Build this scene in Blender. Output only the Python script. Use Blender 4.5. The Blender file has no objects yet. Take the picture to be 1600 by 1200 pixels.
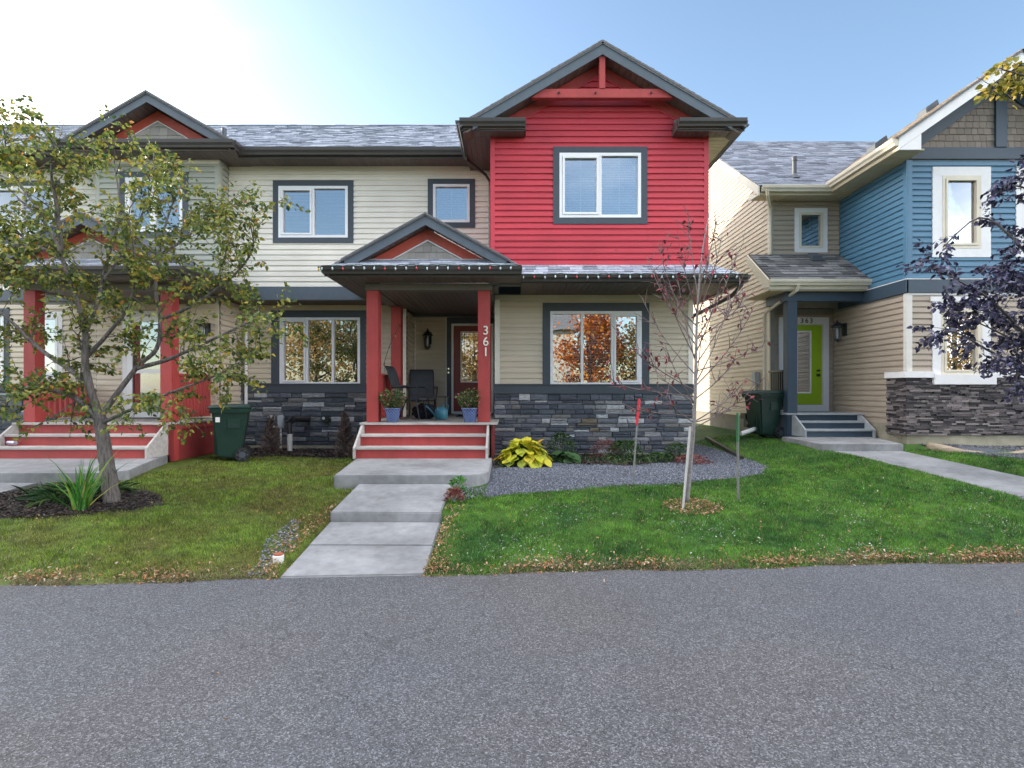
import bpy, bmesh, math, random
import numpy as np
from mathutils import Vector, Matrix, noise

R = math.radians
random.seed(7)
rng = np.random.default_rng(7)
scene = bpy.context.scene
COL = scene.collection

# ------------------------------------------------------------------ camera
cam_data = bpy.data.cameras.new('camera')
cam = bpy.data.objects.new('camera', cam_data)
COL.objects.link(cam)
cam.location = (0, 0, 1.64)
cam.rotation_euler = (R(90), 0, 0)
cam_data.sensor_width = 36
cam_data.lens = 36 * 850 / 1600
cam_data.shift_y = 12 / 1600
cam_data.clip_end = 3000
scene.camera = cam

# ------------------------------------------------------------------ light
TO_SUN = Vector((-1.0, 0.60, 0.36)).normalized()
SUN_EL = math.asin(TO_SUN.z)
SUN_AZ = math.atan2(TO_SUN.x, TO_SUN.y)
sun_data = bpy.data.lights.new('sun', 'SUN')
sun_data.energy = 2.8
sun_data.angle = R(0.6)
sun_data.color = (1.0, 0.90, 0.72)
sun = bpy.data.objects.new('sun', sun_data)
COL.objects.link(sun)
sun.location = (-20, 20, 20)
sun.rotation_euler = TO_SUN.to_track_quat('Z', 'Y').to_euler()

world = bpy.data.worlds.new('World')
scene.world = world
world.use_nodes = True
wt = world.node_tree
for n in list(wt.nodes): wt.nodes.remove(n)
def wn(t, **k):
    n = wt.nodes.new(t)
    for a, b in k.items(): setattr(n, a, b)
    return n
out = wn('ShaderNodeOutputWorld'); bg = wn('ShaderNodeBackground')
sky = wn('ShaderNodeTexSky', sky_type='NISHITA', sun_disc=False, sun_elevation=SUN_EL, sun_rotation=SUN_AZ % (2*math.pi))
sky.air_density = 1.0; sky.dust_density = 1.0; sky.ozone_density = 1.6
bg.inputs['Strength'].default_value = 0.15
# thin bright cloud over most of the sky, its unseen part added as fill light, with a clear blue opening to the right of the gable
tc = wn('ShaderNodeTexCoord')
mp = wn('ShaderNodeMapping'); mp.inputs['Scale'].default_value = (1.0, 1.0, 2.2)
nz = wn('ShaderNodeTexNoise'); nz.inputs['Scale'].default_value = 1.7; nz.inputs['Detail'].default_value = 7; nz.inputs['Roughness'].default_value = 0.5
dotn = wn('ShaderNodeVectorMath', operation='DOT_PRODUCT'); dotn.inputs[1].default_value = Vector((0.34, 0.88, 0.48)).normalized()
opn = wn('ShaderNodeMapRange', interpolation_type='SMOOTHSTEP')
opn.inputs['From Min'].default_value = 0.25; opn.inputs['From Max'].default_value = 0.95
opn.inputs['To Min'].default_value = 0.34; opn.inputs['To Max'].default_value = -0.36
# the glass shows a second clear opening low in the sky across the lane
dot2 = wn('ShaderNodeVectorMath', operation='DOT_PRODUCT'); dot2.inputs[1].default_value = Vector((-0.05, -1.0, 0.42)).normalized()
opn2 = wn('ShaderNodeMapRange', interpolation_type='SMOOTHSTEP')
opn2.inputs['From Min'].default_value = 0.58; opn2.inputs['From Max'].default_value = 0.93
opn2.inputs['To Min'].default_value = 0.0; opn2.inputs['To Max'].default_value = -0.52
add2 = wn('ShaderNodeMath', operation='ADD')
add = wn('ShaderNodeMath', operation='ADD')
cov = wn('ShaderNodeMapRange', interpolation_type='SMOOTHSTEP')
cov.inputs['From Min'].default_value = 0.30; cov.inputs['From Max'].default_value = 0.90; cov.inputs['To Min'].default_value = 0.0
cpw = wn('ShaderNodeMath', operation='POWER'); cpw.inputs[1].default_value = 2.0
mixc = wn('ShaderNodeMix', data_type='RGBA')
lvl = wn('ShaderNodeMapRange')
lvl.inputs['From Min'].default_value = 0.3; lvl.inputs['From Max'].default_value = 0.7
lvl.inputs['To Min'].default_value = 11.0; lvl.inputs['To Max'].default_value = 15.0
ccol = wn('ShaderNodeVectorMath', operation='SCALE'); ccol.inputs[0].default_value = (1.0, 0.99, 1.02)
skys = wn('ShaderNodeVectorMath', operation='MULTIPLY'); skys.inputs[1].default_value = (0.80, 0.79, 0.77)
L = wt.links.new
L(tc.outputs['Generated'], mp.inputs['Vector']); L(mp.outputs[0], nz.inputs['Vector'])
L(tc.outputs['Generated'], dotn.inputs[0]); L(dotn.outputs['Value'], opn.inputs['Value'])
L(nz.outputs['Fac'], add.inputs[0]); L(opn.outputs['Result'], add.inputs[1])
L(tc.outputs['Generated'], dot2.inputs[0]); L(dot2.outputs['Value'], opn2.inputs['Value'])
L(add.outputs[0], add2.inputs[0]); L(opn2.outputs['Result'], add2.inputs[1]); L(add2.outputs[0], cov.inputs['Value'])
L(nz.outputs['Fac'], lvl.inputs['Value']); L(lvl.outputs['Result'], ccol.inputs['Scale'])
L(sky.outputs['Color'], skys.inputs[0])
L(cov.outputs['Result'], cpw.inputs[0]); L(cpw.outputs[0], mixc.inputs['Factor']); L(skys.outputs[0], mixc.inputs['A']); L(ccol.outputs[0], mixc.inputs['B'])
L(mixc.outputs['Result'], bg.inputs['Color']); L(bg.outputs[0], out.inputs[0])

vs = scene.view_settings
vs.view_transform = 'Standard'; vs.look = 'None'; vs.gamma = 1; vs.exposure = 1.60
vs.use_curve_mapping = False
scene.cycles.max_bounces = 6
scene.cycles.transparent_max_bounces = 12
scene.cycles.caustics_reflective = False
scene.cycles.caustics_refractive = False

# ------------------------------------------------------------------ materials
def nodes_of(m):
    m.use_nodes = True
    nt = m.node_tree
    return nt, nt.nodes['Principled BSDF']
def mat(name, col, rough=0.6, var=0.12, scale=6.0, bump=0.0, bscale=60, spec=0.4, stretch=None, island=0.0, objrand=0.0,
        col2=None, metallic=0.0, detail=5, dirt=0.0, bdist=0.01):
    """procedural material: base colour with noise mottling, per-island / per-object value changes, optional fine bump"""
    m = bpy.data.materials.new(name)
    nt, p = nodes_of(m); N = nt.nodes.new; K = nt.links.new
    tcn = N('ShaderNodeTexCoord'); mpn = N('ShaderNodeMapping')
    mpn.inputs['Scale'].default_value = stretch or (1, 1, 1)
    K(tcn.outputs['Object'], mpn.inputs[0])
    ns = N('ShaderNodeTexNoise'); ns.inputs['Scale'].default_value = scale; ns.inputs['Detail'].default_value = detail
    ns.inputs['Roughness'].default_value = 0.6
    K(mpn.outputs[0], ns.inputs['Vector'])
    mr = N('ShaderNodeMapRange'); mr.inputs['From Min'].default_value = 0.25; mr.inputs['From Max'].default_value = 0.75
    mr.inputs['To Min'].default_value = 1 - var; mr.inputs['To Max'].default_value = 1 + var
    K(ns.outputs['Fac'], mr.inputs['Value'])
    val = mr.outputs['Result']
    if island or objrand:
        src = N('ShaderNodeNewGeometry').outputs['Random Per Island'] if island else N('ShaderNodeObjectInfo').outputs['Random']
        amt = island or objrand
        r2 = N('ShaderNodeMapRange'); r2.inputs['To Min'].default_value = 1 - amt; r2.inputs['To Max'].default_value = 1 + amt
        K(src, r2.inputs['Value'])
        mu = N('ShaderNodeMath'); mu.operation = 'MULTIPLY'; K(val, mu.inputs[0]); K(r2.outputs['Result'], mu.inputs[1]); val = mu.outputs[0]
    if dirt:
        n3 = N('ShaderNodeTexNoise'); n3.inputs['Scale'].default_value = 1.3; n3.inputs['Detail'].default_value = 8
        K(tcn.outputs['Object'], n3.inputs['Vector'])
        r3 = N('ShaderNodeMapRange'); r3.inputs['From Min'].default_value = 0.35; r3.inputs['From Max'].default_value = 0.6
        r3.inputs['To Min'].default_value = 1 - dirt; r3.inputs['To Max'].default_value = 1.0
        K(n3.outputs['Fac'], r3.inputs['Value'])
        mu = N('ShaderNodeMath'); mu.operation = 'MULTIPLY'; K(val, mu.inputs[0]); K(r3.outputs['Result'], mu.inputs[1]); val = mu.outputs[0]
    sc = N('ShaderNodeVectorMath'); sc.operation = 'SCALE'
    if col2:
        mx = N('ShaderNodeMix'); mx.data_type = 'RGBA'
        mx.inputs['A'].default_value = (*col, 1); mx.inputs['B'].default_value = (*col2, 1)
        if island: K(N('ShaderNodeNewGeometry').outputs['Random Per Island'], mx.inputs['Factor'])
        elif objrand: K(N('ShaderNodeObjectInfo').outputs['Random'], mx.inputs['Factor'])
        else: K(ns.outputs['Fac'], mx.inputs['Factor'])
        K(mx.outputs['Result'], sc.inputs[0])
    else:
        sc.inputs[0].default_value = col
    K(val, sc.inputs['Scale']); K(sc.outputs[0], p.inputs['Base Color'])
    p.inputs['Roughness'].default_value = rough
    p.inputs['Specular IOR Level'].default_value = spec
    p.inputs['Metallic'].default_value = metallic
    if bump:
        nb = N('ShaderNodeTexNoise'); nb.inputs['Scale'].default_value = bscale; nb.inputs['Detail'].default_value = 4
        K(mpn.outputs[0], nb.inputs['Vector'])
        bp = N('ShaderNodeBump'); bp.inputs['Strength'].default_value = bump; bp.inputs['Distance'].default_value = bdist
        K(nb.outputs['Fac'], bp.inputs['Height']); K(bp.outputs[0], p.inputs['Normal'])
    return m
def ramp_mat(name, stops, rough=0.55, source='island', transl=0.25, var=0.2):
    """leaf-like material: colour picked per leaf from a ramp"""
    m = bpy.data.materials.new(name)
    nt, p = nodes_of(m); N = nt.nodes.new; K = nt.links.new
    src = N('ShaderNodeNewGeometry').outputs['Random Per Island'] if source == 'island' else N('ShaderNodeObjectInfo').outputs['Random']
    cr = N('ShaderNodeValToRGB'); cr.color_ramp.interpolation = 'LINEAR'
    el = cr.color_ramp.elements
    el[0].position = stops[0][0]; el[0].color = (*stops[0][1], 1)
    el[1].position = stops[-1][0]; el[1].color = (*stops[-1][1], 1)
    for pos, c in stops[1:-1]:
        e = el.new(pos); e.color = (*c, 1)
    K(src, cr.inputs['Fac'])
    tcn = N('ShaderNodeTexCoord'); ns = N('ShaderNodeTexNoise'); ns.inputs['Scale'].default_value = 14
    K(tcn.outputs['Object'], ns.inputs['Vector'])
    mr = N('ShaderNodeMapRange'); mr.inputs['To Min'].default_value = 1 - var; mr.inputs['To Max'].default_value = 1 + var
    K(ns.outputs['Fac'], mr.inputs['Value'])
    sc = N('ShaderNodeVectorMath'); sc.operation = 'SCALE'; K(cr.outputs['Color'], sc.inputs[0]); K(mr.outputs['Result'], sc.inputs['Scale'])
    K(sc.outputs[0], p.inputs['Base Color']); p.inputs['Roughness'].default_value = rough
    p.inputs['Specular IOR Level'].default_value = 0.35
    if transl:
        tr = N('ShaderNodeBsdfTranslucent'); K(sc.outputs[0], tr.inputs['Color'])
        ms = N('ShaderNodeMixShader'); ms.inputs[0].default_value = transl
        o = [n for n in nt.nodes if n.type == 'OUTPUT_MATERIAL'][0]
        K(p.outputs[0], ms.inputs[1]); K(tr.outputs[0], ms.inputs[2]); K(ms.outputs[0], o.inputs['Surface'])
    return m

M = {}
M['red_siding'] = mat('red_siding', (0.52, 0.052, 0.070), 0.45, 0.10, 5, 0.12, 90, stretch=(0.25, 1, 3), objrand=0.05, dirt=0.10)
M['cream_siding'] = mat('cream_siding', (0.78, 0.735, 0.64), 0.5, 0.06, 4, 0.1, 90, stretch=(0.25, 1, 3), objrand=0.03, dirt=0.08)
M['tan_siding'] = mat('tan_siding', (0.60, 0.52, 0.40), 0.5, 0.06, 4, 0.1, 90, stretch=(0.25, 1, 3), objrand=0.03, dirt=0.08)
M['taupe_siding'] = mat('taupe_siding', (0.38, 0.315, 0.25), 0.5, 0.06, 4, 0.1, 90, stretch=(0.25, 1, 3), objrand=0.03, dirt=0.08)
M['buff_siding'] = mat('buff_siding', (0.60, 0.51, 0.40), 0.5, 0.06, 4, 0.1, 90, stretch=(0.25, 1, 3), objrand=0.03, dirt=0.08)
M['sage_siding'] = mat('sage_siding', (0.36, 0.37, 0.31), 0.5, 0.06, 4, 0.1, 90, stretch=(0.25, 1, 3), objrand=0.03, dirt=0.08)
M['blue_siding'] = mat('blue_siding', (0.075, 0.185, 0.285), 0.45, 0.08, 4, 0.1, 90, stretch=(0.25, 1, 3), objrand=0.05, dirt=0.1)
M['pale_siding'] = mat('pale_siding', (0.62, 0.60, 0.55), 0.5, 0.06, 4)
M['wall_board'] = mat('wall_board', (0.25, 0.23, 0.2), 0.8)
M['slate_trim'] = mat('slate_trim', (0.062, 0.074, 0.090), 0.5, 0.08, 9, 0.08, 70, objrand=0.06, dirt=0.1)
M['slate_skylit'] = mat('slate_skylit', (0.095, 0.118, 0.142), 0.5, 0.10, 8, 0.08, 70, dirt=0.15)  # slate trim again, lighter: light from the sky put into its colour
M['navy_trim'] = mat('navy_trim', (0.040, 0.065, 0.095), 0.5, 0.08, 9, dirt=0.1)
M['brown_metal'] = mat('brown_metal', (0.056, 0.050, 0.046), 0.38, 0.12, 5, spec=0.5)
M['brown_soffit'] = mat('brown_soffit', (0.13, 0.10, 0.085), 0.5, 0.1, 8, island=0.12)
M['beam_metal'] = mat('beam_metal', (0.15, 0.135, 0.115), 0.5, 0.1, 6)
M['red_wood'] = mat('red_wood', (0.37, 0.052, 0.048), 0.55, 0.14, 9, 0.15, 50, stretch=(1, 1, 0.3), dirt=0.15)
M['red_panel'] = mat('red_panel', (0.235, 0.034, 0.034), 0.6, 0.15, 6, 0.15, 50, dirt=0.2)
M['orange_red'] = mat('orange_red', (0.46, 0.085, 0.055), 0.55, 0.12, 9, dirt=0.12)
M['white_vinyl'] = mat('white_vinyl', (0.80, 0.80, 0.80), 0.35, 0.03, 8)
M['white_trim'] = mat('white_trim', (0.74, 0.73, 0.73), 0.5, 0.05, 8, dirt=0.08)
M['cream_metal'] = mat('cream_metal', (0.66, 0.60, 0.48), 0.4, 0.05, 6, dirt=0.1)
M['cream_soffit'] = mat('cream_soffit', (0.50, 0.42, 0.27), 0.6, 0.06, 6, island=0.08)
M['shake'] = mat('shake', (0.42, 0.38, 0.34), 0.75, 0.2, 30, 0.3, 60, stretch=(6, 1, 1), objrand=0.14)
M['shake_brown'] = mat('shake_brown', (0.24, 0.195, 0.165), 0.75, 0.2, 30, 0.3, 60, stretch=(6, 1, 1), objrand=0.16)
M['roof_shingle'] = mat('roof_shingle', (0.14, 0.155, 0.19), 0.85, 0.35, 25, 0.6, 120, island=0.18, col2=(0.22, 0.24, 0.285))
M['roof_frost'] = mat('roof_frost', (0.20, 0.225, 0.275), 0.85, 0.35, 25, 0.6, 120, island=0.16, col2=(0.33, 0.36, 0.42))
M['roof_dark'] = mat('roof_dark', (0.085, 0.088, 0.092), 0.85, 0.3, 25, 0.6, 120, island=0.3, col2=(0.16, 0.16, 0.165))
M['roof_sunlit'] = mat('roof_sunlit', (0.20, 0.165, 0.13), 0.85, 0.3, 25, 0.6, 120, island=0.3, col2=(0.30, 0.25, 0.20))  # golden sunlight on the gable slopes put into the shingle colour
M['weathered_wood'] = mat('weathered_wood', (0.44, 0.42, 0.40), 0.8, 0.25, 8, 0.3, 60, stretch=(0.3, 2, 2), dirt=0.25)
M['deck_wood'] = mat('deck_wood', (0.36, 0.34, 0.31), 0.8, 0.2, 6, 0.2, 60, dirt=0.25, objrand=0.1)
M['grey_wood'] = mat('grey_wood', (0.36, 0.39, 0.41), 0.75, 0.2, 6, 0.2, 60, dirt=0.2)
M['concrete'] = mat('concrete', (0.262, 0.268, 0.275), 0.9, 0.22, 9, 0.6, 170, detail=12, dirt=0.34)
M['foundation'] = mat('foundation', (0.36, 0.33, 0.25), 0.9, 0.22, 4, 0.5, 60, detail=9, dirt=0.25)
M['black_metal'] = mat('black_metal', (0.018, 0.019, 0.022), 0.35, 0.15, 8, spec=0.5)
M['chrome'] = mat('chrome', (0.7, 0.7, 0.7), 0.25, 0.03, 8, metallic=1.0)
M['bin_green'] = mat('bin_green', (0.010, 0.036, 0.027), 0.42, 0.18, 5, 0.1, 60, dirt=0.2)
M['bin_black'] = mat('bin_black', (0.014, 0.014, 0.013), 0.5, 0.2, 6)
M['rubber'] = mat('rubber', (0.014, 0.014, 0.015), 0.7, 0.2, 10)
M['grey_plastic'] = mat('grey_plastic', (0.40, 0.43, 0.45), 0.5, 0.06, 8)
M['white_pvc'] = mat('white_pvc', (0.66, 0.66, 0.63), 0.4, 0.06, 8, dirt=0.15)
M['soil'] = mat('soil', (0.030, 0.025, 0.021), 0.95, 0.5, 25, 1.0, 60)
M['mulch'] = mat('mulch', (0.022, 0.020, 0.021), 0.9, 0.4, 20, 0.6, 80, island=0.6, col2=(0.075, 0.055, 0.045))
M['pebble'] = mat('pebble', (0.07, 0.08, 0.10), 0.8, 0.2, 60, island=0.45, col2=(0.20, 0.215, 0.25))
M['gravel_base'] = mat('gravel_base', (0.085, 0.095, 0.12), 0.9, 0.5, 90, 0.8, 120)
M['slate_pebble'] = mat('slate_pebble', (0.04, 0.045, 0.055), 0.7, 0.2, 60, island=0.5, col2=(0.12, 0.125, 0.14))
M['mesh_fabric'] = mat('mesh_fabric', (0.055, 0.062, 0.070), 0.6, 0.1, 10)
M['lime_door'] = mat('lime_door', (0.30, 0.47, 0.012), 0.4, 0.05, 6)
M['red_door'] = mat('red_door', (0.235, 0.035, 0.03), 0.4, 0.08, 6)
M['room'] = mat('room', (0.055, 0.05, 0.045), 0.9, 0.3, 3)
M['blind'] = mat('blind', (0.62, 0.62, 0.62), 0.5, 0.03, 6)
M['brass'] = mat('brass', (0.45, 0.40, 0.30), 0.4, 0.05, 6)
M['bark'] = mat('bark', (0.17, 0.15, 0.14), 0.9, 0.6, 26, 1.0, 38, stretch=(1.6, 1.6, 0.22), bdist=0.05)
M['bark_dark'] = mat('bark_dark', (0.085, 0.075, 0.07), 0.85, 0.4, 12, 0.8, 40)
M['bark_pale'] = mat('bark_pale', (0.215, 0.20, 0.195), 0.8, 0.3, 12, 0.6, 30, stretch=(1, 1, 2.5))
M['twig_red'] = mat('twig_red', (0.13, 0.095, 0.095), 0.7, 0.3, 12)
M['blue_glaze'] = None
M['cord_green'] = mat('cord_green', (0.01, 0.05, 0.03), 0.5)
M['bulb_clear'] = mat('bulb_clear', (0.42, 0.48, 0.52), 0.15, 0.05, 8, spec=0.8)
M['bulb_red'] = mat('bulb_red', (0.42, 0.012, 0.03), 0.2, 0.05, 8, spec=0.8)
M['bulb_green'] = mat('bulb_green', (0.03, 0.22, 0.14), 0.2, 0.05, 8, spec=0.8)
M['bulb_yellow'] = mat('bulb_yellow', (0.55, 0.33, 0.03), 0.2, 0.05, 8, spec=0.8)
M['red_tape'] = mat('red_tape', (0.50, 0.015, 0.03), 0.5, 0.15, 20)
M['green_paint'] = mat('green_paint', (0.03, 0.12, 0.05), 0.5, 0.15, 20)
M['stake_wood'] = mat('stake_wood', (0.16, 0.16, 0.15), 0.8, 0.25, 20)
M['stake_pale'] = mat('stake_pale', (0.42, 0.41, 0.40), 0.7, 0.15, 20)
M['log'] = mat('log', (0.30, 0.24, 0.17), 0.85, 0.4, 7, 0.8, 30, stretch=(0.4, 2, 2))
M['teal'] = mat('teal', (0.05, 0.20, 0.27), 0.35, 0.1, 6)
M['terracotta'] = mat('terracotta', (0.30, 0.09, 0.045), 0.8, 0.2, 10)
M['mat_dark'] = mat('mat_dark', (0.012, 0.013, 0.02), 0.95, 0.2, 40)
M['numeral_cream'] = mat('numeral_cream', (0.70, 0.66, 0.56), 0.4, 0.05, 8)
M['numeral_black'] = mat('numeral_black', (0.015, 0.015, 0.015), 0.4, 0.05, 8)
M['needle_brown'] = ramp_mat('needle_brown', [(0, (0.075, 0.055, 0.045)), (0.5, (0.15, 0.105, 0.085)), (1, (0.24, 0.19, 0.16))], transl=0.1)

def stone_mat():
    m = bpy.data.materials.new('ledge_stone'); nt, p = nodes_of(m); N = nt.nodes.new; K = nt.links.new
    oi = N('ShaderNodeObjectInfo'); cr = N('ShaderNodeValToRGB'); cr.color_ramp.interpolation = 'CONSTANT'
    el = cr.color_ramp.elements
    cols = [(0.0, (0.048, 0.060, 0.076)), (0.16, (0.082, 0.095, 0.112)), (0.32, (0.115, 0.125, 0.148)), (0.46, (0.062, 0.070, 0.088)),
            (0.58, (0.15, 0.155, 0.165)), (0.70, (0.098, 0.106, 0.135)), (0.78, (0.155, 0.15, 0.145)), (0.84, (0.23, 0.235, 0.245)), (0.91, (0.40, 0.41, 0.42)), (0.985, (0.15, 0.13, 0.09))]
    el[0].position, el[0].color = 0, (*cols[0][1], 1); el[1].position, el[1].color = cols[-1][0], (*cols[-1][1], 1)
    for pz, c in cols[1:-1]:
        e = el.new(pz); e.color = (*c, 1)
    K(oi.outputs['Random'], cr.inputs['Fac'])
    tcn = N('ShaderNodeNewGeometry'); mpn = N('ShaderNodeMapping'); mpn.inputs['Scale'].default_value = (1, 1, 2.4); K(tcn.outputs['Position'], mpn.inputs[0])
    n1 = N('ShaderNodeTexNoise'); n1.inputs['Scale'].default_value = 16; n1.inputs['Detail'].default_value = 8; n1.inputs['Roughness'].default_value = 0.7
    K(mpn.outputs[0], n1.inputs['Vector'])
    mr = N('ShaderNodeMapRange'); mr.inputs['From Min'].default_value = 0.3; mr.inputs['From Max'].default_value = 0.7; mr.inputs['To Min'].default_value = 0.55; mr.inputs['To Max'].default_value = 1.5
    K(n1.outputs['Fac'], mr.inputs['Value'])
    sc = N('ShaderNodeVectorMath'); sc.operation = 'SCALE'; K(cr.outputs[0], sc.inputs[0]); K(mr.outputs[0], sc.inputs['Scale']); K(sc.outputs[0], p.inputs['Base Color'])
    bp = N('ShaderNodeBump'); bp.inputs['Strength'].default_value = 0.8; bp.inputs['Distance'].default_value = 0.015
    K(n1.outputs['Fac'], bp.inputs['Height']); K(bp.outputs[0], p.inputs['Normal']); p.inputs['Roughness'].default_value = 0.7
    return m
M['stone'] = stone_mat()
M['ledge_dark'] = mat('ledge_dark', (0.040, 0.036, 0.044), 0.75, 0.4, 40, 0.8, 60, stretch=(1, 1, 2), island=0.55, col2=(0.17, 0.145, 0.14))

def glaze_mat():
    m = bpy.data.materials.new('blue_glaze'); nt, p = nodes_of(m); N = nt.nodes.new; K = nt.links.new
    tcn = N('ShaderNodeTexCoord'); sx = N('ShaderNodeSeparateXYZ'); K(tcn.outputs['Object'], sx.inputs[0])
    at = N('ShaderNodeMath'); at.operation = 'ARCTAN2'; K(sx.outputs['X'], at.inputs[0]); K(sx.outputs['Y'], at.inputs[1])
    def mth(op, a, b=None, v=None):
        n = N('ShaderNodeMath'); n.operation = op; K(a, n.inputs[0])
        if b is not None: K(b, n.inputs[1])
        if v is not None: n.inputs[1].default_value = v
        return n.outputs[0]
    u = mth('MULTIPLY', at.outputs[0], v=8 / math.pi * 1.0); v = mth('MULTIPLY', sx.outputs['Z'], v=17.0)
    a = mth('ABSOLUTE', mth('SUBTRACT', mth('FRACT', mth('ADD', u, v)), v=0.5)); b = mth('ABSOLUTE', mth('SUBTRACT', mth('FRACT', mth('SUBTRACT', u, v)), v=0.5))
    mn = mth('MAXIMUM', a, b); g = mth('GREATER_THAN', mn, v=0.44)
    mx = N('ShaderNodeMix'); mx.data_type = 'RGBA'; mx.inputs['A'].default_value = (0.010, 0.032, 0.15, 1); mx.inputs['B'].default_value = (0.32, 0.40, 0.56, 1)
    K(g, mx.inputs['Factor']); K(mx.outputs['Result'], p.inputs['Base Color']); p.inputs['Roughness'].default_value = 0.25
    return m
M['blue_glaze'] = glaze_mat()

def glass_mat(name, refl, tint=(0.75, 0.8, 0.82)):
    m = bpy.data.materials.new(name); m.use_nodes = True; nt = m.node_tree
    for n in list(nt.nodes): nt.nodes.remove(n)
    N = nt.nodes.new; K = nt.links.new
    o = N('ShaderNodeOutputMaterial'); gl = N('ShaderNodeBsdfGlossy'); gl.inputs['Roughness'].default_value = 0.004; gl.inputs['Color'].default_value = (0.95, 0.97, 1, 1)
    tr = N('ShaderNodeBsdfTransparent'); tr.inputs['Color'].default_value = (*tint, 1)
    ms = N('ShaderNodeMixShader'); fr = N('ShaderNodeFresnel'); fr.inputs['IOR'].default_value = 1.5
    ad = N('ShaderNodeMath'); ad.operation = 'ADD'; ad.use_clamp = True; ad.inputs[1].default_value = refl
    nz2 = N('ShaderNodeTexNoise'); nz2.inputs['Scale'].default_value = 1.6; g = N('ShaderNodeNewGeometry'); K(g.outputs['Position'], nz2.inputs['Vector'])
    bp = N('ShaderNodeBump'); bp.inputs['Strength'].default_value = 0.05; bp.inputs['Distance'].default_value = 0.02; K(nz2.outputs['Fac'], bp.inputs['Height']); K(bp.outputs[0], gl.inputs['Normal'])
    K(fr.outputs[0], ad.inputs[0]); K(ad.outputs[0], ms.inputs[0]); K(tr.outputs[0], ms.inputs[1]); K(gl.outputs[0], ms.inputs[2]); K(ms.outputs[0], o.inputs[0])
    return m
M['glass'] = glass_mat('glass', 0.36)
M['glass_upper'] = glass_mat('glass_upper', 0.30)

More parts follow.
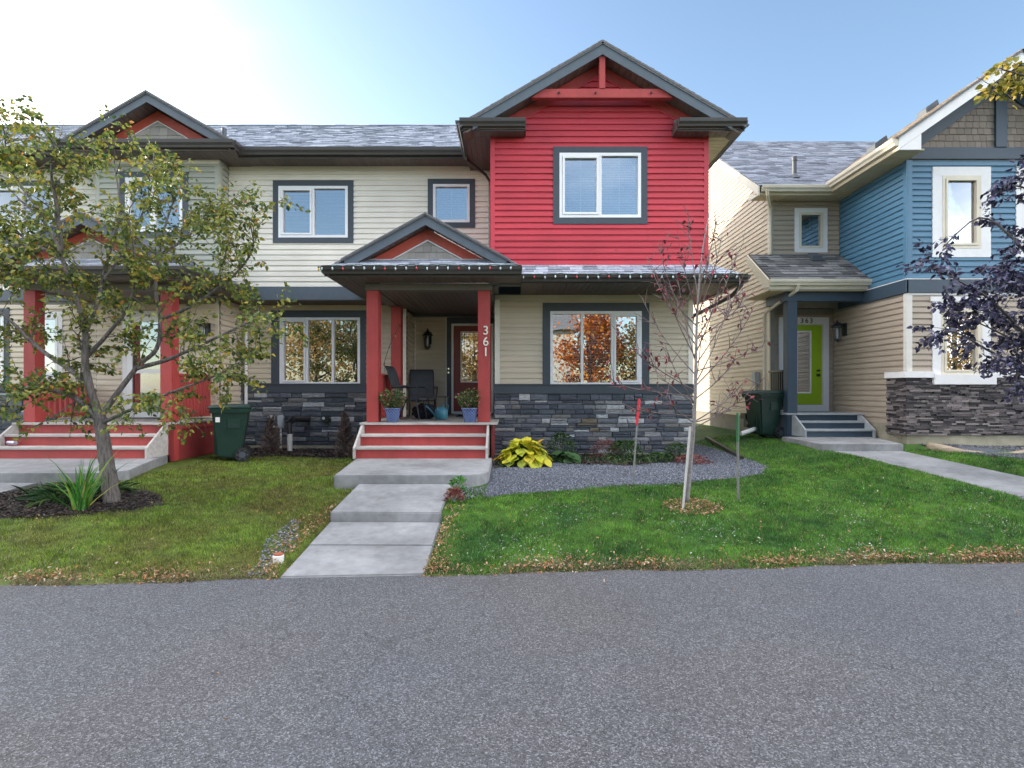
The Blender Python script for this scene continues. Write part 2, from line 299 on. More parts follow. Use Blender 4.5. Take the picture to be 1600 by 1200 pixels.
def asphalt_mat():
    m = bpy.data.materials.new('asphalt'); nt, p = nodes_of(m); N = nt.nodes.new; K = nt.links.new
    g = N('ShaderNodeNewGeometry')
    v = N('ShaderNodeTexVoronoi'); v.inputs['Scale'].default_value = 130; K(g.outputs['Position'], v.inputs['Vector'])
    n = N('ShaderNodeTexNoise'); n.inputs['Scale'].default_value = 190; n.inputs['Detail'].default_value = 4; K(g.outputs['Position'], n.inputs['Vector'])
    big = N('ShaderNodeTexNoise'); big.inputs['Scale'].default_value = 0.9; big.inputs['Detail'].default_value = 7; K(g.outputs['Position'], big.inputs['Vector'])
    sep = N('ShaderNodeSeparateColor'); K(v.outputs['Color'], sep.inputs[0])
    cr = N('ShaderNodeValToRGB'); el = cr.color_ramp.elements
    el[0].position = 0.0; el[0].color = (0.032, 0.033, 0.037, 1); el[1].position = 1.0; el[1].color = (0.19, 0.195, 0.21, 1)
    e = el.new(0.35); e.color = (0.066, 0.066, 0.070, 1); e = el.new(0.75); e.color = (0.092, 0.095, 0.103, 1)
    K(sep.outputs[0], cr.inputs['Fac'])
    r1 = N('ShaderNodeMapRange'); r1.inputs['From Min'].default_value = 0.3; r1.inputs['From Max'].default_value = 0.7; r1.inputs['To Min'].default_value = 0.6; r1.inputs['To Max'].default_value = 1.35; K(n.outputs['Fac'], r1.inputs['Value'])
    r2 = N('ShaderNodeMapRange'); r2.inputs['From Min'].default_value = 0.3; r2.inputs['From Max'].default_value = 0.7; r2.inputs['To Min'].default_value = 0.92; r2.inputs['To Max'].default_value = 1.07; K(big.outputs['Fac'], r2.inputs['Value'])
    mu = N('ShaderNodeMath'); mu.operation = 'MULTIPLY'; K(r1.outputs[0], mu.inputs[0]); K(r2.outputs[0], mu.inputs[1])
    sc = N('ShaderNodeVectorMath'); sc.operation = 'SCALE'; K(cr.outputs[0], sc.inputs[0]); K(mu.outputs[0], sc.inputs['Scale']); K(sc.outputs[0], p.inputs['Base Color'])
    wn_ = N('ShaderNodeTexNoise'); wn_.inputs['Scale'].default_value = 0.35; wn_.inputs['Detail'].default_value = 3; K(g.outputs['Position'], wn_.inputs['Vector'])
    tm = N('ShaderNodeMix'); tm.data_type = 'RGBA'; tm.inputs['A'].default_value = (0.97, 1.0, 1.03, 1); tm.inputs['B'].default_value = (1.04, 1.0, 0.96, 1)
    wr = N('ShaderNodeMapRange'); wr.inputs['From Min'].default_value = .4; wr.inputs['From Max'].default_value = .6; K(wn_.outputs['Fac'], wr.inputs['Value']); K(wr.outputs[0], tm.inputs['Factor'])
    ve = N('ShaderNodeTexVoronoi'); ve.feature = 'DISTANCE_TO_EDGE'; ve.inputs['Scale'].default_value = 0.42
    wd = N('ShaderNodeTexNoise'); wd.inputs['Scale'].default_value = 3.0; wd.inputs['Detail'].default_value = 6; K(g.outputs['Position'], wd.inputs['Vector'])
    va = N('ShaderNodeVectorMath'); va.operation = 'MULTIPLY_ADD'; va.inputs[1].default_value = (.35, .35, .35); K(wd.outputs['Color'], va.inputs[0]); K(g.outputs['Position'], va.inputs[2]); K(va.outputs[0], ve.inputs['Vector'])
    ck = N('ShaderNodeMapRange'); ck.inputs['From Min'].default_value = 0.0; ck.inputs['From Max'].default_value = 0.0035; ck.inputs['To Min'].default_value = 0.62; ck.inputs['To Max'].default_value = 1.0; K(ve.outputs['Distance'], ck.inputs['Value'])
    c1_ = N('ShaderNodeVectorMath'); c1_.operation = 'MULTIPLY'; K(sc.outputs[0], c1_.inputs[0]); K(tm.outputs['Result'], c1_.inputs[1])
    c2_ = N('ShaderNodeVectorMath'); c2_.operation = 'SCALE'; K(c1_.outputs[0], c2_.inputs[0]); K(ck.outputs[0], c2_.inputs['Scale']); K(c2_.outputs[0], p.inputs['Base Color'])
    bp = N('ShaderNodeBump'); bp.inputs['Strength'].default_value = 0.8; bp.inputs['Distance'].default_value = 0.004
    ah = N('ShaderNodeMath'); ah.operation = 'ADD'; K(v.outputs['Distance'], ah.inputs[0]); K(n.outputs['Fac'], ah.inputs[1]); K(ah.outputs[0], bp.inputs['Height']); K(bp.outputs[0], p.inputs['Normal'])
    p.inputs['Roughness'].default_value = 0.8
    return m
M['asphalt'] = asphalt_mat()

def lawn_mat(blade):
    """green to the right, dry olive to the left (two neighbours' lawns), blotched by noise"""
    m = bpy.data.materials.new('grass_blade' if blade else 'lawn_soil'); nt, p = nodes_of(m); N = nt.nodes.new; K = nt.links.new
    g = N('ShaderNodeNewGeometry'); sx = N('ShaderNodeSeparateXYZ'); K(g.outputs['Position'], sx.inputs[0])
    side = N('ShaderNodeMapRange'); side.inputs['From Min'].default_value = -2.0; side.inputs['From Max'].default_value = -1.0; K(sx.outputs['X'], side.inputs['Value'])
    nb = N('ShaderNodeTexNoise'); nb.inputs['Scale'].default_value = 1.5; nb.inputs['Detail'].default_value = 6; K(g.outputs['Position'], nb.inputs['Vector'])
    nr = N('ShaderNodeMapRange'); nr.inputs['From Min'].default_value = 0.32; nr.inputs['From Max'].default_value = 0.68; K(nb.outputs['Fac'], nr.inputs['Value'])
    nf = N('ShaderNodeTexNoise'); nf.inputs['Scale'].default_value = 7.5; nf.inputs['Detail'].default_value = 5; K(g.outputs['Position'], nf.inputs['Vector'])
    fr_ = N('ShaderNodeMapRange'); fr_.inputs['From Min'].default_value = 0.3; fr_.inputs['From Max'].default_value = 0.7; fr_.inputs['To Min'].default_value = 0.62; fr_.inputs['To Max'].default_value = 1.42; K(nf.outputs['Fac'], fr_.inputs['Value'])
    def mix(f, a, b):
        x = N('ShaderNodeMix'); x.data_type = 'RGBA'
        if isinstance(f, float): x.inputs['Factor'].default_value = f
        else: K(f, x.inputs['Factor'])
        for s, c in (('A', a), ('B', b)):
            if isinstance(c, tuple): x.inputs[s].default_value = (*c, 1)
            else: K(c, x.inputs[s])
        return x.outputs['Result']
    left = mix(nr.outputs[0], (0.125, 0.125, 0.028), (0.140, 0.225, 0.030))
    right = mix(nr.outputs[0], (0.032, 0.105, 0.018), (0.105, 0.230, 0.028))
    c0 = mix(side.outputs[0], left, right)
    cs = N('ShaderNodeVectorMath'); cs.operation = 'SCALE'; K(c0, cs.inputs[0]); K(fr_.outputs[0], cs.inputs['Scale']); c = cs.outputs[0]
    if blade:
        r = g.outputs['Random Per Island']
        mr = N('ShaderNodeMapRange'); mr.inputs['To Min'].default_value = 0.25; mr.inputs['To Max'].default_value = 1.95; K(r, mr.inputs['Value'])
        sc = N('ShaderNodeVectorMath'); sc.operation = 'SCALE'; K(c, sc.inputs[0]); K(mr.outputs[0], sc.inputs['Scale'])
        gt = N('ShaderNodeMath'); gt.operation = 'GREATER_THAN'; gt.inputs[1].default_value = 0.965; K(r, gt.inputs[0])
        c2 = mix(gt.outputs[0], sc.outputs[0], (0.36, 0.34, 0.20))
        K(c2, p.inputs['Base Color'])
        tr = N('ShaderNodeBsdfTranslucent'); K(c2, tr.inputs['Color']); ms = N('ShaderNodeMixShader'); ms.inputs[0].default_value = 0.3
        o = [n for n in nt.nodes if n.type == 'OUTPUT_MATERIAL'][0]; K(p.outputs[0], ms.inputs[1]); K(tr.outputs[0], ms.inputs[2]); K(ms.outputs[0], o.inputs['Surface'])
    else:
        d = N('ShaderNodeVectorMath'); d.operation = 'SCALE'; K(c, d.inputs[0]); d.inputs['Scale'].default_value = 0.5
        K(d.outputs[0], p.inputs['Base Color'])
    p.inputs['Roughness'].default_value = 0.7; p.inputs['Specular IOR Level'].default_value = 0.25
    return m
M['lawn'] = lawn_mat(False); M['blade'] = lawn_mat(True)
M['leaf_apple'] = ramp_mat('leaf_apple', [(0, (0.030, 0.070, 0.020)), (0.3, (0.100, 0.150, 0.032)), (0.6, (0.22, 0.24, 0.045)), (0.88, (0.25, 0.25, 0.045)), (0.97, (0.38, 0.28, 0.04)), (1, (0.42, 0.15, 0.03))], transl=0.3)
M['leaf_red'] = ramp_mat('leaf_red', [(0, (0.06, 0.012, 0.02)), (0.5, (0.13, 0.02, 0.03)), (0.8, (0.24, 0.03, 0.045)), (1, (0.32, 0.07, 0.09))], source='object', transl=0.2)
M['leaf_plum'] = ramp_mat('leaf_plum', [(0, (0.016, 0.015, 0.034)), (0.5, (0.034, 0.030, 0.070)), (0.85, (0.075, 0.070, 0.14)), (1, (0.15, 0.15, 0.24))], rough=0.35, transl=0.1)
M['leaf_yellow'] = ramp_mat('leaf_yellow', [(0, (0.10, 0.11, 0.02)), (0.6, (0.30, 0.25, 0.03)), (1, (0.42, 0.28, 0.05))], transl=0.35)
M['leaf_golden'] = ramp_mat('leaf_golden', [(0, (0.16, 0.10, 0.03)), (0.5, (0.34, 0.20, 0.05)), (1, (0.45, 0.33, 0.12))], transl=0.2)
M['leaf_orange'] = ramp_mat('leaf_orange', [(0, (0.30, 0.07, 0.015)), (0.5, (0.45, 0.13, 0.02)), (1, (0.50, 0.22, 0.03))], transl=0.2)
M['leaf_hosta'] = ramp_mat('leaf_hosta', [(0, (0.30, 0.36, 0.03)), (0.4, (0.52, 0.52, 0.03)), (0.8, (0.62, 0.56, 0.05)), (1, (0.60, 0.30, 0.03))], source='object', transl=0.3)
M['leaf_dark'] = ramp_mat('leaf_dark', [(0, (0.014, 0.040, 0.014)), (0.6, (0.04, 0.10, 0.03)), (1, (0.12, 0.18, 0.05))], transl=0.2)
M['leaf_rust'] = ramp_mat('leaf_rust', [(0, (0.10, 0.03, 0.03)), (0.6, (0.25, 0.06, 0.06)), (1, (0.33, 0.22, 0.15))], transl=0.2)
M['leaf_iris'] = ramp_mat('leaf_iris', [(0, (0.03, 0.12, 0.02)), (0.6, (0.06, 0.24, 0.03)), (0.9, (0.16, 0.32, 0.05)), (1, (0.35, 0.32, 0.08))], transl=0.25)
M['leaf_pot'] = ramp_mat('leaf_pot', [(0, (0.02, 0.07, 0.02)), (0.55, (0.06, 0.13, 0.03)), (0.8, (0.30, 0.28, 0.12)), (0.92, (0.25, 0.04, 0.06)), (1, (0.55, 0.15, 0.25))], transl=0.2)
M['litter'] = ramp_mat('litter', [(0, (0.10, 0.06, 0.03)), (0.4, (0.25, 0.15, 0.07)), (0.7, (0.40, 0.27, 0.15)), (0.88, (0.38, 0.12, 0.03)), (1, (0.55, 0.50, 0.42))], transl=0.1)

# ------------------------------------------------------------------ mesh helpers
WL = {}
class MB:
    def __init__(s): s.v = []; s.f = []; s.m = []
    def add(s, vs, fs, mi=0):
        b = len(s.v); s.v += [tuple(p) for p in vs]; s.f += [tuple(i + b for i in f) for f in fs]; s.m += [mi] * len(fs); return s
    def hexa(s, p, mi=0):      # p: 8 points, bottom ring 0-3 then top ring 4-7
        return s.add(p, [(3, 2, 1, 0), (4, 5, 6, 7), (0, 1, 5, 4), (1, 2, 6, 5), (2, 3, 7, 6), (3, 0, 4, 7)], mi)
    def box(s, x0, x1, y0, y1, z0, z1, mi=0):
        if x0 > x1: x0, x1 = x1, x0
        if y0 > y1: y0, y1 = y1, y0
        if z0 > z1: z0, z1 = z1, z0
        return s.hexa([(x0, y0, z0), (x1, y0, z0), (x1, y1, z0), (x0, y1, z0), (x0, y0, z1), (x1, y0, z1), (x1, y1, z1), (x0, y1, z1)], mi)
    def prism(s, poly, a0, a1, axis='y', mi=0):   # poly in the other two coordinates
        n = len(poly)
        def P(u, w, a): return (u, a, w) if axis == 'y' else ((a, u, w) if axis == 'x' else (u, w, a))
        vs = [P(u, w, a0) for u, w in poly] + [P(u, w, a1) for u, w in poly]
        fs = [tuple(range(n)), tuple(range(2 * n - 1, n - 1, -1))] + [(i, i + n, (i + 1) % n + n, (i + 1) % n) for i in range(n)]
        return s.add(vs, fs, mi)
    def tube(s, pts, radii, n=8, mi=0, cap=True):
        pts = [Vector(p) for p in pts]
        if not hasattr(radii, '__len__'): radii = [radii] * len(pts)
        up = Vector((0.013, 0.021, 1)); vs = []; prev = None
        for i, p in enumerate(pts):
            d = (pts[min(i + 1, len(pts) - 1)] - pts[max(i - 1, 0)])
            if d.length < 1e-9: d = Vector((0, 0, 1))
            d.normalize()
            a = prev if prev is not None else d.cross(up if abs(d.z) < 0.95 else Vector((1, 0.02, 0)))
            a = (a - d * a.dot(d)); a = a.normalized() if a.length > 1e-6 else d.orthogonal().normalized()
            prev = a; b = d.cross(a)
            for k in range(n):
                t = 2 * math.pi * k / n
                vs.append(p + (a * math.cos(t) + b * math.sin(t)) * radii[i])
        fs = []
        for i in range(len(pts) - 1):
            for k in range(n):
                fs.append((i * n + k, i * n + (k + 1) % n, (i + 1) * n + (k + 1) % n, (i + 1) * n + k))
        if cap: fs += [tuple(range(n - 1, -1, -1)), tuple(range((len(pts) - 1) * n, len(pts) * n))]
        return s.add(vs, fs, mi)
    def lathe(s, prof, cx, cy, n=20, mi=0):
        vs = []; fs = []
        for r, z in prof:
            for k in range(n):
                t = 2 * math.pi * k / n; vs.append((cx + r * math.cos(t), cy + r * math.sin(t), z))
        for i in range(len(prof) - 1):
            for k in range(n): fs.append((i * n + k, i * n + (k + 1) % n, (i + 1) * n + (k + 1) % n, (i + 1) * n + k))
        fs += [tuple(range(n - 1, -1, -1)), tuple(range((len(prof) - 1) * n, len(prof) * n))]
        return s.add(vs, fs, mi)
    def build(s, name, m, parent=None, smooth=False, bevel=0.0, **tags):
        base = WL.get(parent, Vector((0, 0, 0))) if parent is not None else tags.pop('at', Vector((0, 0, 0)))
        base = Vector(base)
        me = bpy.data.meshes.new(name)
        me.from_pydata([(p[0] - base[0], p[1] - base[1], p[2] - base[2]) for p in s.v], [], s.f)
        ms = m if isinstance(m, (list, tuple)) else [m]
        for mm in ms: me.materials.append(M[mm] if isinstance(mm, str) else mm)
        if len(ms) > 1: me.polygons.foreach_set('material_index', s.m)
        if bevel:
            bm = bmesh.new(); bm.from_mesh(me); bmesh.ops.remove_doubles(bm, verts=bm.verts, dist=1e-5)
            bmesh.ops.recalc_face_normals(bm, faces=bm.faces)
            ed = [e for e in bm.edges if len(e.link_faces) == 2 and e.calc_face_angle(0) > 0.5]
            bmesh.ops.bevel(bm, geom=ed, offset=bevel, segments=2, affect='EDGES', clamp_overlap=True)
            bm.to_mesh(me); bm.free()
        if smooth: me.polygons.foreach_set('use_smooth', [True] * len(me.polygons))
        me.update()
        o = bpy.data.objects.new(name, me); COL.objects.link(o)
        if parent is not None:
            o.parent = parent; WL[o] = base
        else:
            o.location = base; WL[o] = base
        for k, v in tags.items(): o[k] = v
        return o
def thing(name, label, cat, loc=(0, 0, 0), group=None, rz=0):
    o = bpy.data.objects.new(name, None); COL.objects.link(o); o.location = loc; o.rotation_euler = (0, 0, rz); WL[o] = Vector(loc)
    o.empty_display_size = 0.2
    o['label'] = label; o['category'] = cat
    if group: o['group'] = group
    return o
def tag(o, label, cat, group=None):
    o['label'] = label; o['category'] = cat
    if group: o['group'] = group
    return o
def piece(name, me, parent, loc, scale=(1, 1, 1), rot=(0, 0, 0)):
    o = bpy.data.objects.new(name, me); COL.objects.link(o); o.parent = parent
    o.location = Vector(loc) - WL[parent]; o.scale = scale; o.rotation_euler = rot
    return o
def copy_thing(root, loc, rz, label, group=None):
    r = root.copy(); COL.objects.link(r); r.location = loc; r.rotation_euler = (0, 0, rz); r['label'] = label
    for ch in list(root.children):
        c = ch.copy(); COL.objects.link(c); c.parent = r
        for g in list(ch.children):
            d = g.copy(); COL.objects.link(d); d.parent = c
    return r

class Frame:   # a wall: u runs along it, n out of it, z up
    def __init__(s, kind, at): s.kind = kind; s.at = at
    def p(s, u, n, z):
        if s.kind == 'front': return (u, s.at - n, z)
        if s.kind == 'west': return (s.at - n, u, z)
        if s.kind == 'east': return (s.at + n, u, z)
        return (u, s.at + n, z)   # back
    def box(s, mb, u0, u1, n0, n1, z0, z1, mi=0):
        a, b = s.p(u0, n0, z0), s.p(u1, n1, z1)
        return mb.box(a[0], b[0], a[1], b[1], a[2], b[2], mi)

LAP = 0.114
JR = random.Random(77)
def siding(parent, fr, u0, u1, z0, z1, m, holes=(), clip=None, h=LAP, name='siding_board'):
    z = z0
    prof = [(0.0, 0.024), (0.60, 0.019), (0.69, 0.006), (1.0, 0.0005)]
    def nof(t):
        for (a, x), (b, y) in zip(prof, prof[1:]):
            if t <= b: return x + (y - x) * (t - a) / (b - a)
        return prof[-1][1]
    while z < z1 - 0.012:
        zt = min(z + h, z1)
        cuts = sorted({z, zt} | {c for q in holes for c in (q[2], q[3]) if z + 1e-4 < c < zt - 1e-4})
        pieces = []
        for a, b in zip(cuts, cuts[1:]):
            mid = (a + b) / 2
            if clip:
                la, ra = clip(a); lb, rb = clip(b)
                la, lb = max(la, u0), max(lb, u0); ra, rb = min(ra, u1), min(rb, u1)
                if ra - la < 0.02: continue
                if rb < lb: lb = rb = (lb + rb) / 2
            else: la = lb = u0; ra = rb = u1
            hs = sorted((q[0], q[1]) for q in holes if q[2] < mid < q[3])
            ca, cb = la, lb
            for h0, h1 in hs:
                if h0 > ca + 0.004: pieces.append([a, b, ca, min(h0, ra), cb, min(h0, rb)])
                ca = cb = max(ca, h1)
            if ra > ca + 0.004: pieces.append([a, b, ca, ra, cb, rb])
        groups = []
        for pc in pieces:
            for gr in groups:
                if any(abs(q[1] - pc[0]) < 1e-5 and q[2] < pc[3] - 0.01 and pc[2] < q[3] - 0.01 for q in gr): gr.append(pc); break
            else: groups.append([pc])
        # butt joints: long boards are made of two lengths
        cutg = []
        for gr in groups:
            lo = min(q[2] for q in gr); hi = max(q[3] for q in gr)
            if len(gr) == 1 and hi - lo > 2.4 and JR.random() < .6:
                a_, b_, la, ra, lb, rb = gr[0]; s = JR.uniform(lo + .5, hi - .5)
                if s > max(la, lb) + .1 and s < min(ra, rb) - .1: cutg += [[[a_, b_, la, s - .002, lb, s - .002]], [[a_, b_, s + .002, ra, s + .002, rb]]]; continue
            cutg.append(gr)
        for gr in cutg:
            jn = JR.uniform(-.0007, .0012)
            mb = MB()
            for a, b, la, ra, lb, rb in gr:
                ts = sorted({(a - z) / h, (b - z) / h} | {t for t, _ in prof if (a - z) / h < t < (b - z) / h})
                vs = []; fs = []
                if a == z: vs += [fr.p(la, 0, a), fr.p(ra, 0, a)]
                for t in ts:
                    zz = z + t * h; k = (zz - a) / (b - a)
                    vs += [fr.p(la + (lb - la) * k, nof(t) + jn, zz), fr.p(ra + (rb - ra) * k, nof(t) + jn * .4, zz)]
                for i in range(len(vs) // 2 - 1): fs.append((2 * i, 2 * i + 1, 2 * i + 3, 2 * i + 2))
                mb.add(vs, fs)
            mb.build(name, m, parent)
        z += h
def wall_back(parent, fr, u0, u1, z0, z1, holes=(), t=0.12, m='wall_board', name='wall'):
    us = sorted({u0, u1} | {c for q in holes for c in q[:2] if u0 < c < u1}); zs = sorted({z0, z1} | {c for q in holes for c in q[2:] if z0 < c < z1})
    mb = MB()
    for a, b in zip(us, us[1:]):
        for c, d in zip(zs, zs[1:]):
            if any(q[0] < (a + b) / 2 < q[1] and q[2] < (c + d) / 2 < q[3] for q in holes): continue
            fr.box(mb, a, b, -t, -0.001, c, d)
    return mb.build(name, m, parent)
def board(parent, fr, u0, u1, z0, z1, m, n0=0.0, n1=0.026, name='trim_board', bevel=0.0):
    mb = MB(); fr.box(mb, u0, u1, n0, n1, z0, z1); return mb.build(name, m, parent, bevel=bevel)

def window(parent, fr, u0, u1, z0, z1, panes, trim=None, tm='slate_trim', fm='white_vinyl', grid=(2, 4), blind=None, glass='glass', fw=0.055, mun='brass', tn=0.028, room=True, roomcol='room', ledge=False):
    """u0..u1, z0..z1 outer frame; panes = [(share, opens)]; trim = (left, right, top, bottom)"""
    if trim:
        l, r, t, b = trim
        board(parent, fr, u0 - l, u0, z0, z1, tm, n1=tn); board(parent, fr, u1, u1 + r, z0, z1, tm, n1=tn)
        board(parent, fr, u0 - l, u1 + r, z1, z1 + t, tm, n1=tn + 0.002)
        if b: board(parent, fr, u0 - l, u1 + r, z0 - b, z0, tm, n1=tn + 0.002)
    mb = MB(); fr.box(mb, u0, u0 + fw, -0.09, 0.035, z0, z1); fr.box(mb, u1 - fw, u1, -0.09, 0.035, z0, z1)
    fr.box(mb, u0 + fw, u1 - fw, -0.09, 0.035, z0, z0 + fw); fr.box(mb, u0 + fw, u1 - fw, -0.09, 0.035, z1 - fw, z1)
    w = mb.build('window', fm, parent)
    iu0, iu1, iz0, iz1 = u0 + fw, u1 - fw, z0 + fw, z1 - fw
    mw = 0.05; tot = (iu1 - iu0) - mw * (len(panes) - 1); x = iu0
    for i, (sh, opens) in enumerate(panes):
        a, b = x, x + tot * sh
        if i < len(panes) - 1:
            mb = MB(); fr.box(mb, b, b + mw, -0.09, 0.030, iz0, iz1); mb.build('mullion', fm, w)
        ga, gb, gc, gd = a, b, iz0, iz1
        if opens:
            s_ = 0.042; mb = MB()
            fr.box(mb, a + .005, a + s_, -0.05, 0.046, iz0 + .005, iz1 - .005); fr.box(mb, b - s_, b - .005, -0.05, 0.046, iz0 + .005, iz1 - .005)
            fr.box(mb, a + s_, b - s_, -0.05, 0.046, iz0 + .005, iz0 + s_); fr.box(mb, a + s_, b - s_, -0.05, 0.046, iz1 - s_, iz1 - .005)
            mb.build('sash', fm, w); ga, gb, gc, gd = a + s_, b - s_, iz0 + s_, iz1 - s_
        mb = MB(); fr.box(mb, ga, gb, -0.024, -0.018, gc, gd); mb.build('pane', glass, w)
        if grid:
            nx, nzz = grid; mb = MB()
            for k in range(1, nx): c = ga + (gb - ga) * k / nx; fr.box(mb, c - .004, c + .004, -0.036, -0.028, gc, gd)
            for k in range(1, nzz): c = gc + (gd - gc) * k / nzz; fr.box(mb, ga, gb, -0.037, -0.029, c - .004, c + .004)
            if mb.v: mb.build('muntin', mun, w)
        if blind:
            f, pitch = blind if isinstance(blind, tuple) else (1.0, 0.05)
            mb = MB(); zz = gd - 0.02; zb = gd - (gd - gc) * f
            fr.box(mb, ga, gb, -0.11, -0.07, gd - .03, gd)
            while zz > zb:
                p = [fr.p(ga + .01, -0.115, zz + .016), fr.p(gb - .01, -0.115, zz + .016), fr.p(gb - .01, -0.075, zz - .012), fr.p(ga + .01, -0.075, zz - .012)]
                q = [fr.p(ga + .01, -0.115, zz + .018), fr.p(gb - .01, -0.115, zz + .018), fr.p(gb - .01, -0.075, zz - .010), fr.p(ga + .01, -0.075, zz - .010)]
                mb.hexa(p + q); zz -= pitch
            mb.build('blind', 'blind', w)
        x = b + mw
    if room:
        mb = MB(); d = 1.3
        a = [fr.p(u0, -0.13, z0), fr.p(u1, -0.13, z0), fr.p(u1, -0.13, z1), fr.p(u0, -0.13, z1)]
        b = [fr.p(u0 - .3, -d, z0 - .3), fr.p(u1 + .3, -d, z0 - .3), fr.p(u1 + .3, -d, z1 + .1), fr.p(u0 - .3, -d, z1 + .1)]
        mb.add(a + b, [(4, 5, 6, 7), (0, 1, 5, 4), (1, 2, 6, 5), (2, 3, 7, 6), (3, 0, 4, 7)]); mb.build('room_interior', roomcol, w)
    return w

def gutter(parent, p0, p1, out, m='brown_metal', h=0.13, name='gutter', fascia=0.15, fm=None):
    """K-style trough from p0 to p1 (top back edge), out = unit vector away from the house"""
    p0, p1, o = Vector(p0), Vector(p1), Vector(out)
    prof = [(0, 0), (0, -h), (0.075, -h), (0.085, -h * .72), (0.118, -h * .45), (0.125, -h * .10), (0.125, 0), (0.115, 0), (0.112, -h * .35), (0.01, -h * .8), (0.01, 0)]
    mb = MB(); n = len(prof)
    vs = [p0 + o * a + Vector((0, 0, b)) for a, b in prof] + [p1 + o * a + Vector((0, 0, b)) for a, b in prof]
    mb.add(vs, [(i, (i + 1) % n, (i + 1) % n + n, i + n) for i in range(n)])
    mb.add([p0 + o * a + Vector((0, 0, b)) for a, b in prof[:7]], [tuple(range(7))]); mb.add([p1 + o * a + Vector((0, 0, b)) for a, b in prof[:7]], [tuple(range(7))])
    g = mb.build(name, m, parent)
    if fascia:
        mb = MB(); q = [p0 - o * .002, p1 - o * .002, p1 - o * .022, p0 - o * .022]
        mb.hexa([v + Vector((0, 0, -fascia - .035)) for v in q] + [v + Vector((0, 0, -.004)) for v in q]); mb.build('fascia_board', fm or m, parent)
    return g

def soffit(parent, x0, x1, y0, y1, z, m='brown_soffit', run='y', w=0.105, name='soffit_panel', cut=None):
    """vented soffit: narrow ribs with recessed joints, joined"""
    mb = MB(); a, b = (x0, x1) if run == 'y' else (y0, y1); s = a
    mb.box(x0, x1, y0, y1, z + 0.016, z + 0.03)
    while s < b - 1e-4:
        e = min(s + w, b)
        c0, c1 = (y0, y1) if run == 'y' else (x0, x1)
        if cut: c0, c1 = cut((s + e) / 2)
        if e - s > 0.02 and c1 - c0 > 0.01:
            if run == 'y': mb.box(s + .004, e - .004, c0, c1, z, z + .014)
            else: mb.box(c0, c1, s + .004, e - .004, z, z + .014)
        s = e
    o = mb.build(name, m, parent); o['kind'] = 'stuff'; return o

def roof(parent, el, er, rr, rl, m, exposure=0.14, thick=0.06, name='roof_slope', tabw=(0.16, 0.36), under='roof_dark', rnd=None):
    """roof plane from eave-left, eave-right, ridge-right, ridge-left: deck plus rows of raised shingle tabs"""
    rnd = rnd or random
    el, er, rr, rl = map(Vector, (el, er, rr, rl))
    nrm = (er - el).cross(rl - el).normalized() if (rl - el).length > 1e-6 else (er - el).cross(rr - el).normalized()
    if nrm.z < 0: nrm = -nrm
    mb = MB(); dn = nrm * -thick
    mb.hexa([el + dn, er + dn, rr + dn, rl + dn, el, er, rr, rl]); r = mb.build(name, under, parent)
    U = (er - el).normalized(); V = nrm.cross(U)
    if V.z < 0: V = -V
    def q(p): d = p - el; return d.dot(U), d.dot(V)
    a, b, c, d = q(el), q(er), q(rr), q(rl)
    H = max(c[1], d[1]); mb = MB(); v = -0.02
    def left(v): return a[0] + (d[0] - a[0]) * min(max(v / max(d[1], 1e-6), 0), 1)
    def right(v): return b[0] + (c[0] - b[0]) * min(max(v / max(c[1], 1e-6), 0), 1)
    while v < H - 0.01:
        vt = min(v + exposure, H); L0, R0, L1, R1 = left(v), right(v), left(vt), right(vt)
        lo, hi = min(L0, L1), max(R0, R1); u = lo - rnd.random() * 0.2
        while u < hi:
            w = rnd.uniform(*tabw); x0, x1 = u + .003, u + w
            b0, b1 = max(x0, L0), min(x1, R0); t0, t1 = max(x0, L1), min(x1, R1)
            if b1 - b0 > 0.01 or t1 - t0 > 0.01:
                if b1 < b0: b0 = b1 = (min(max(b0, L0), R0))
                if t1 < t0: t0 = t1 = (min(max(t0, L1), R1))
                hgt = rnd.choice((0.008, 0.012, 0.017)); dv = rnd.uniform(-.006, .006)
                def P(uu, vv, nn): return el + U * uu + V * vv + nrm * nn
                mb.add([P(b0, v + dv, hgt), P(b1, v + dv, hgt), P(t1, vt, .003), P(t0, vt, .003), P(b0, v + dv, 0), P(b1, v + dv, 0), P(t0, vt, 0), P(t1, vt, 0)],
                       [(0, 1, 2, 3), (4, 5, 1, 0), (4, 0, 3, 6), (1, 5, 7, 2)])
            u += w
        v += exposure
    s = mb.build('roof_shingle', m, r); s['kind'] = 'stuff'
    return r

def rake_board(parent, apex, foot, width, y0, y1, m, name='rake_fascia', ft=None):
    """sloping fascia in the XZ plane: apex (x,z) and foot (x,z) along its top edge, vertical plumb cuts"""
    vx = width
    poly = [apex, foot, (foot[0], foot[1] - vx), (apex[0], apex[1] - vx)]
    mb = MB(); mb.prism(poly, y0, y1); return mb.build(name, m, parent)

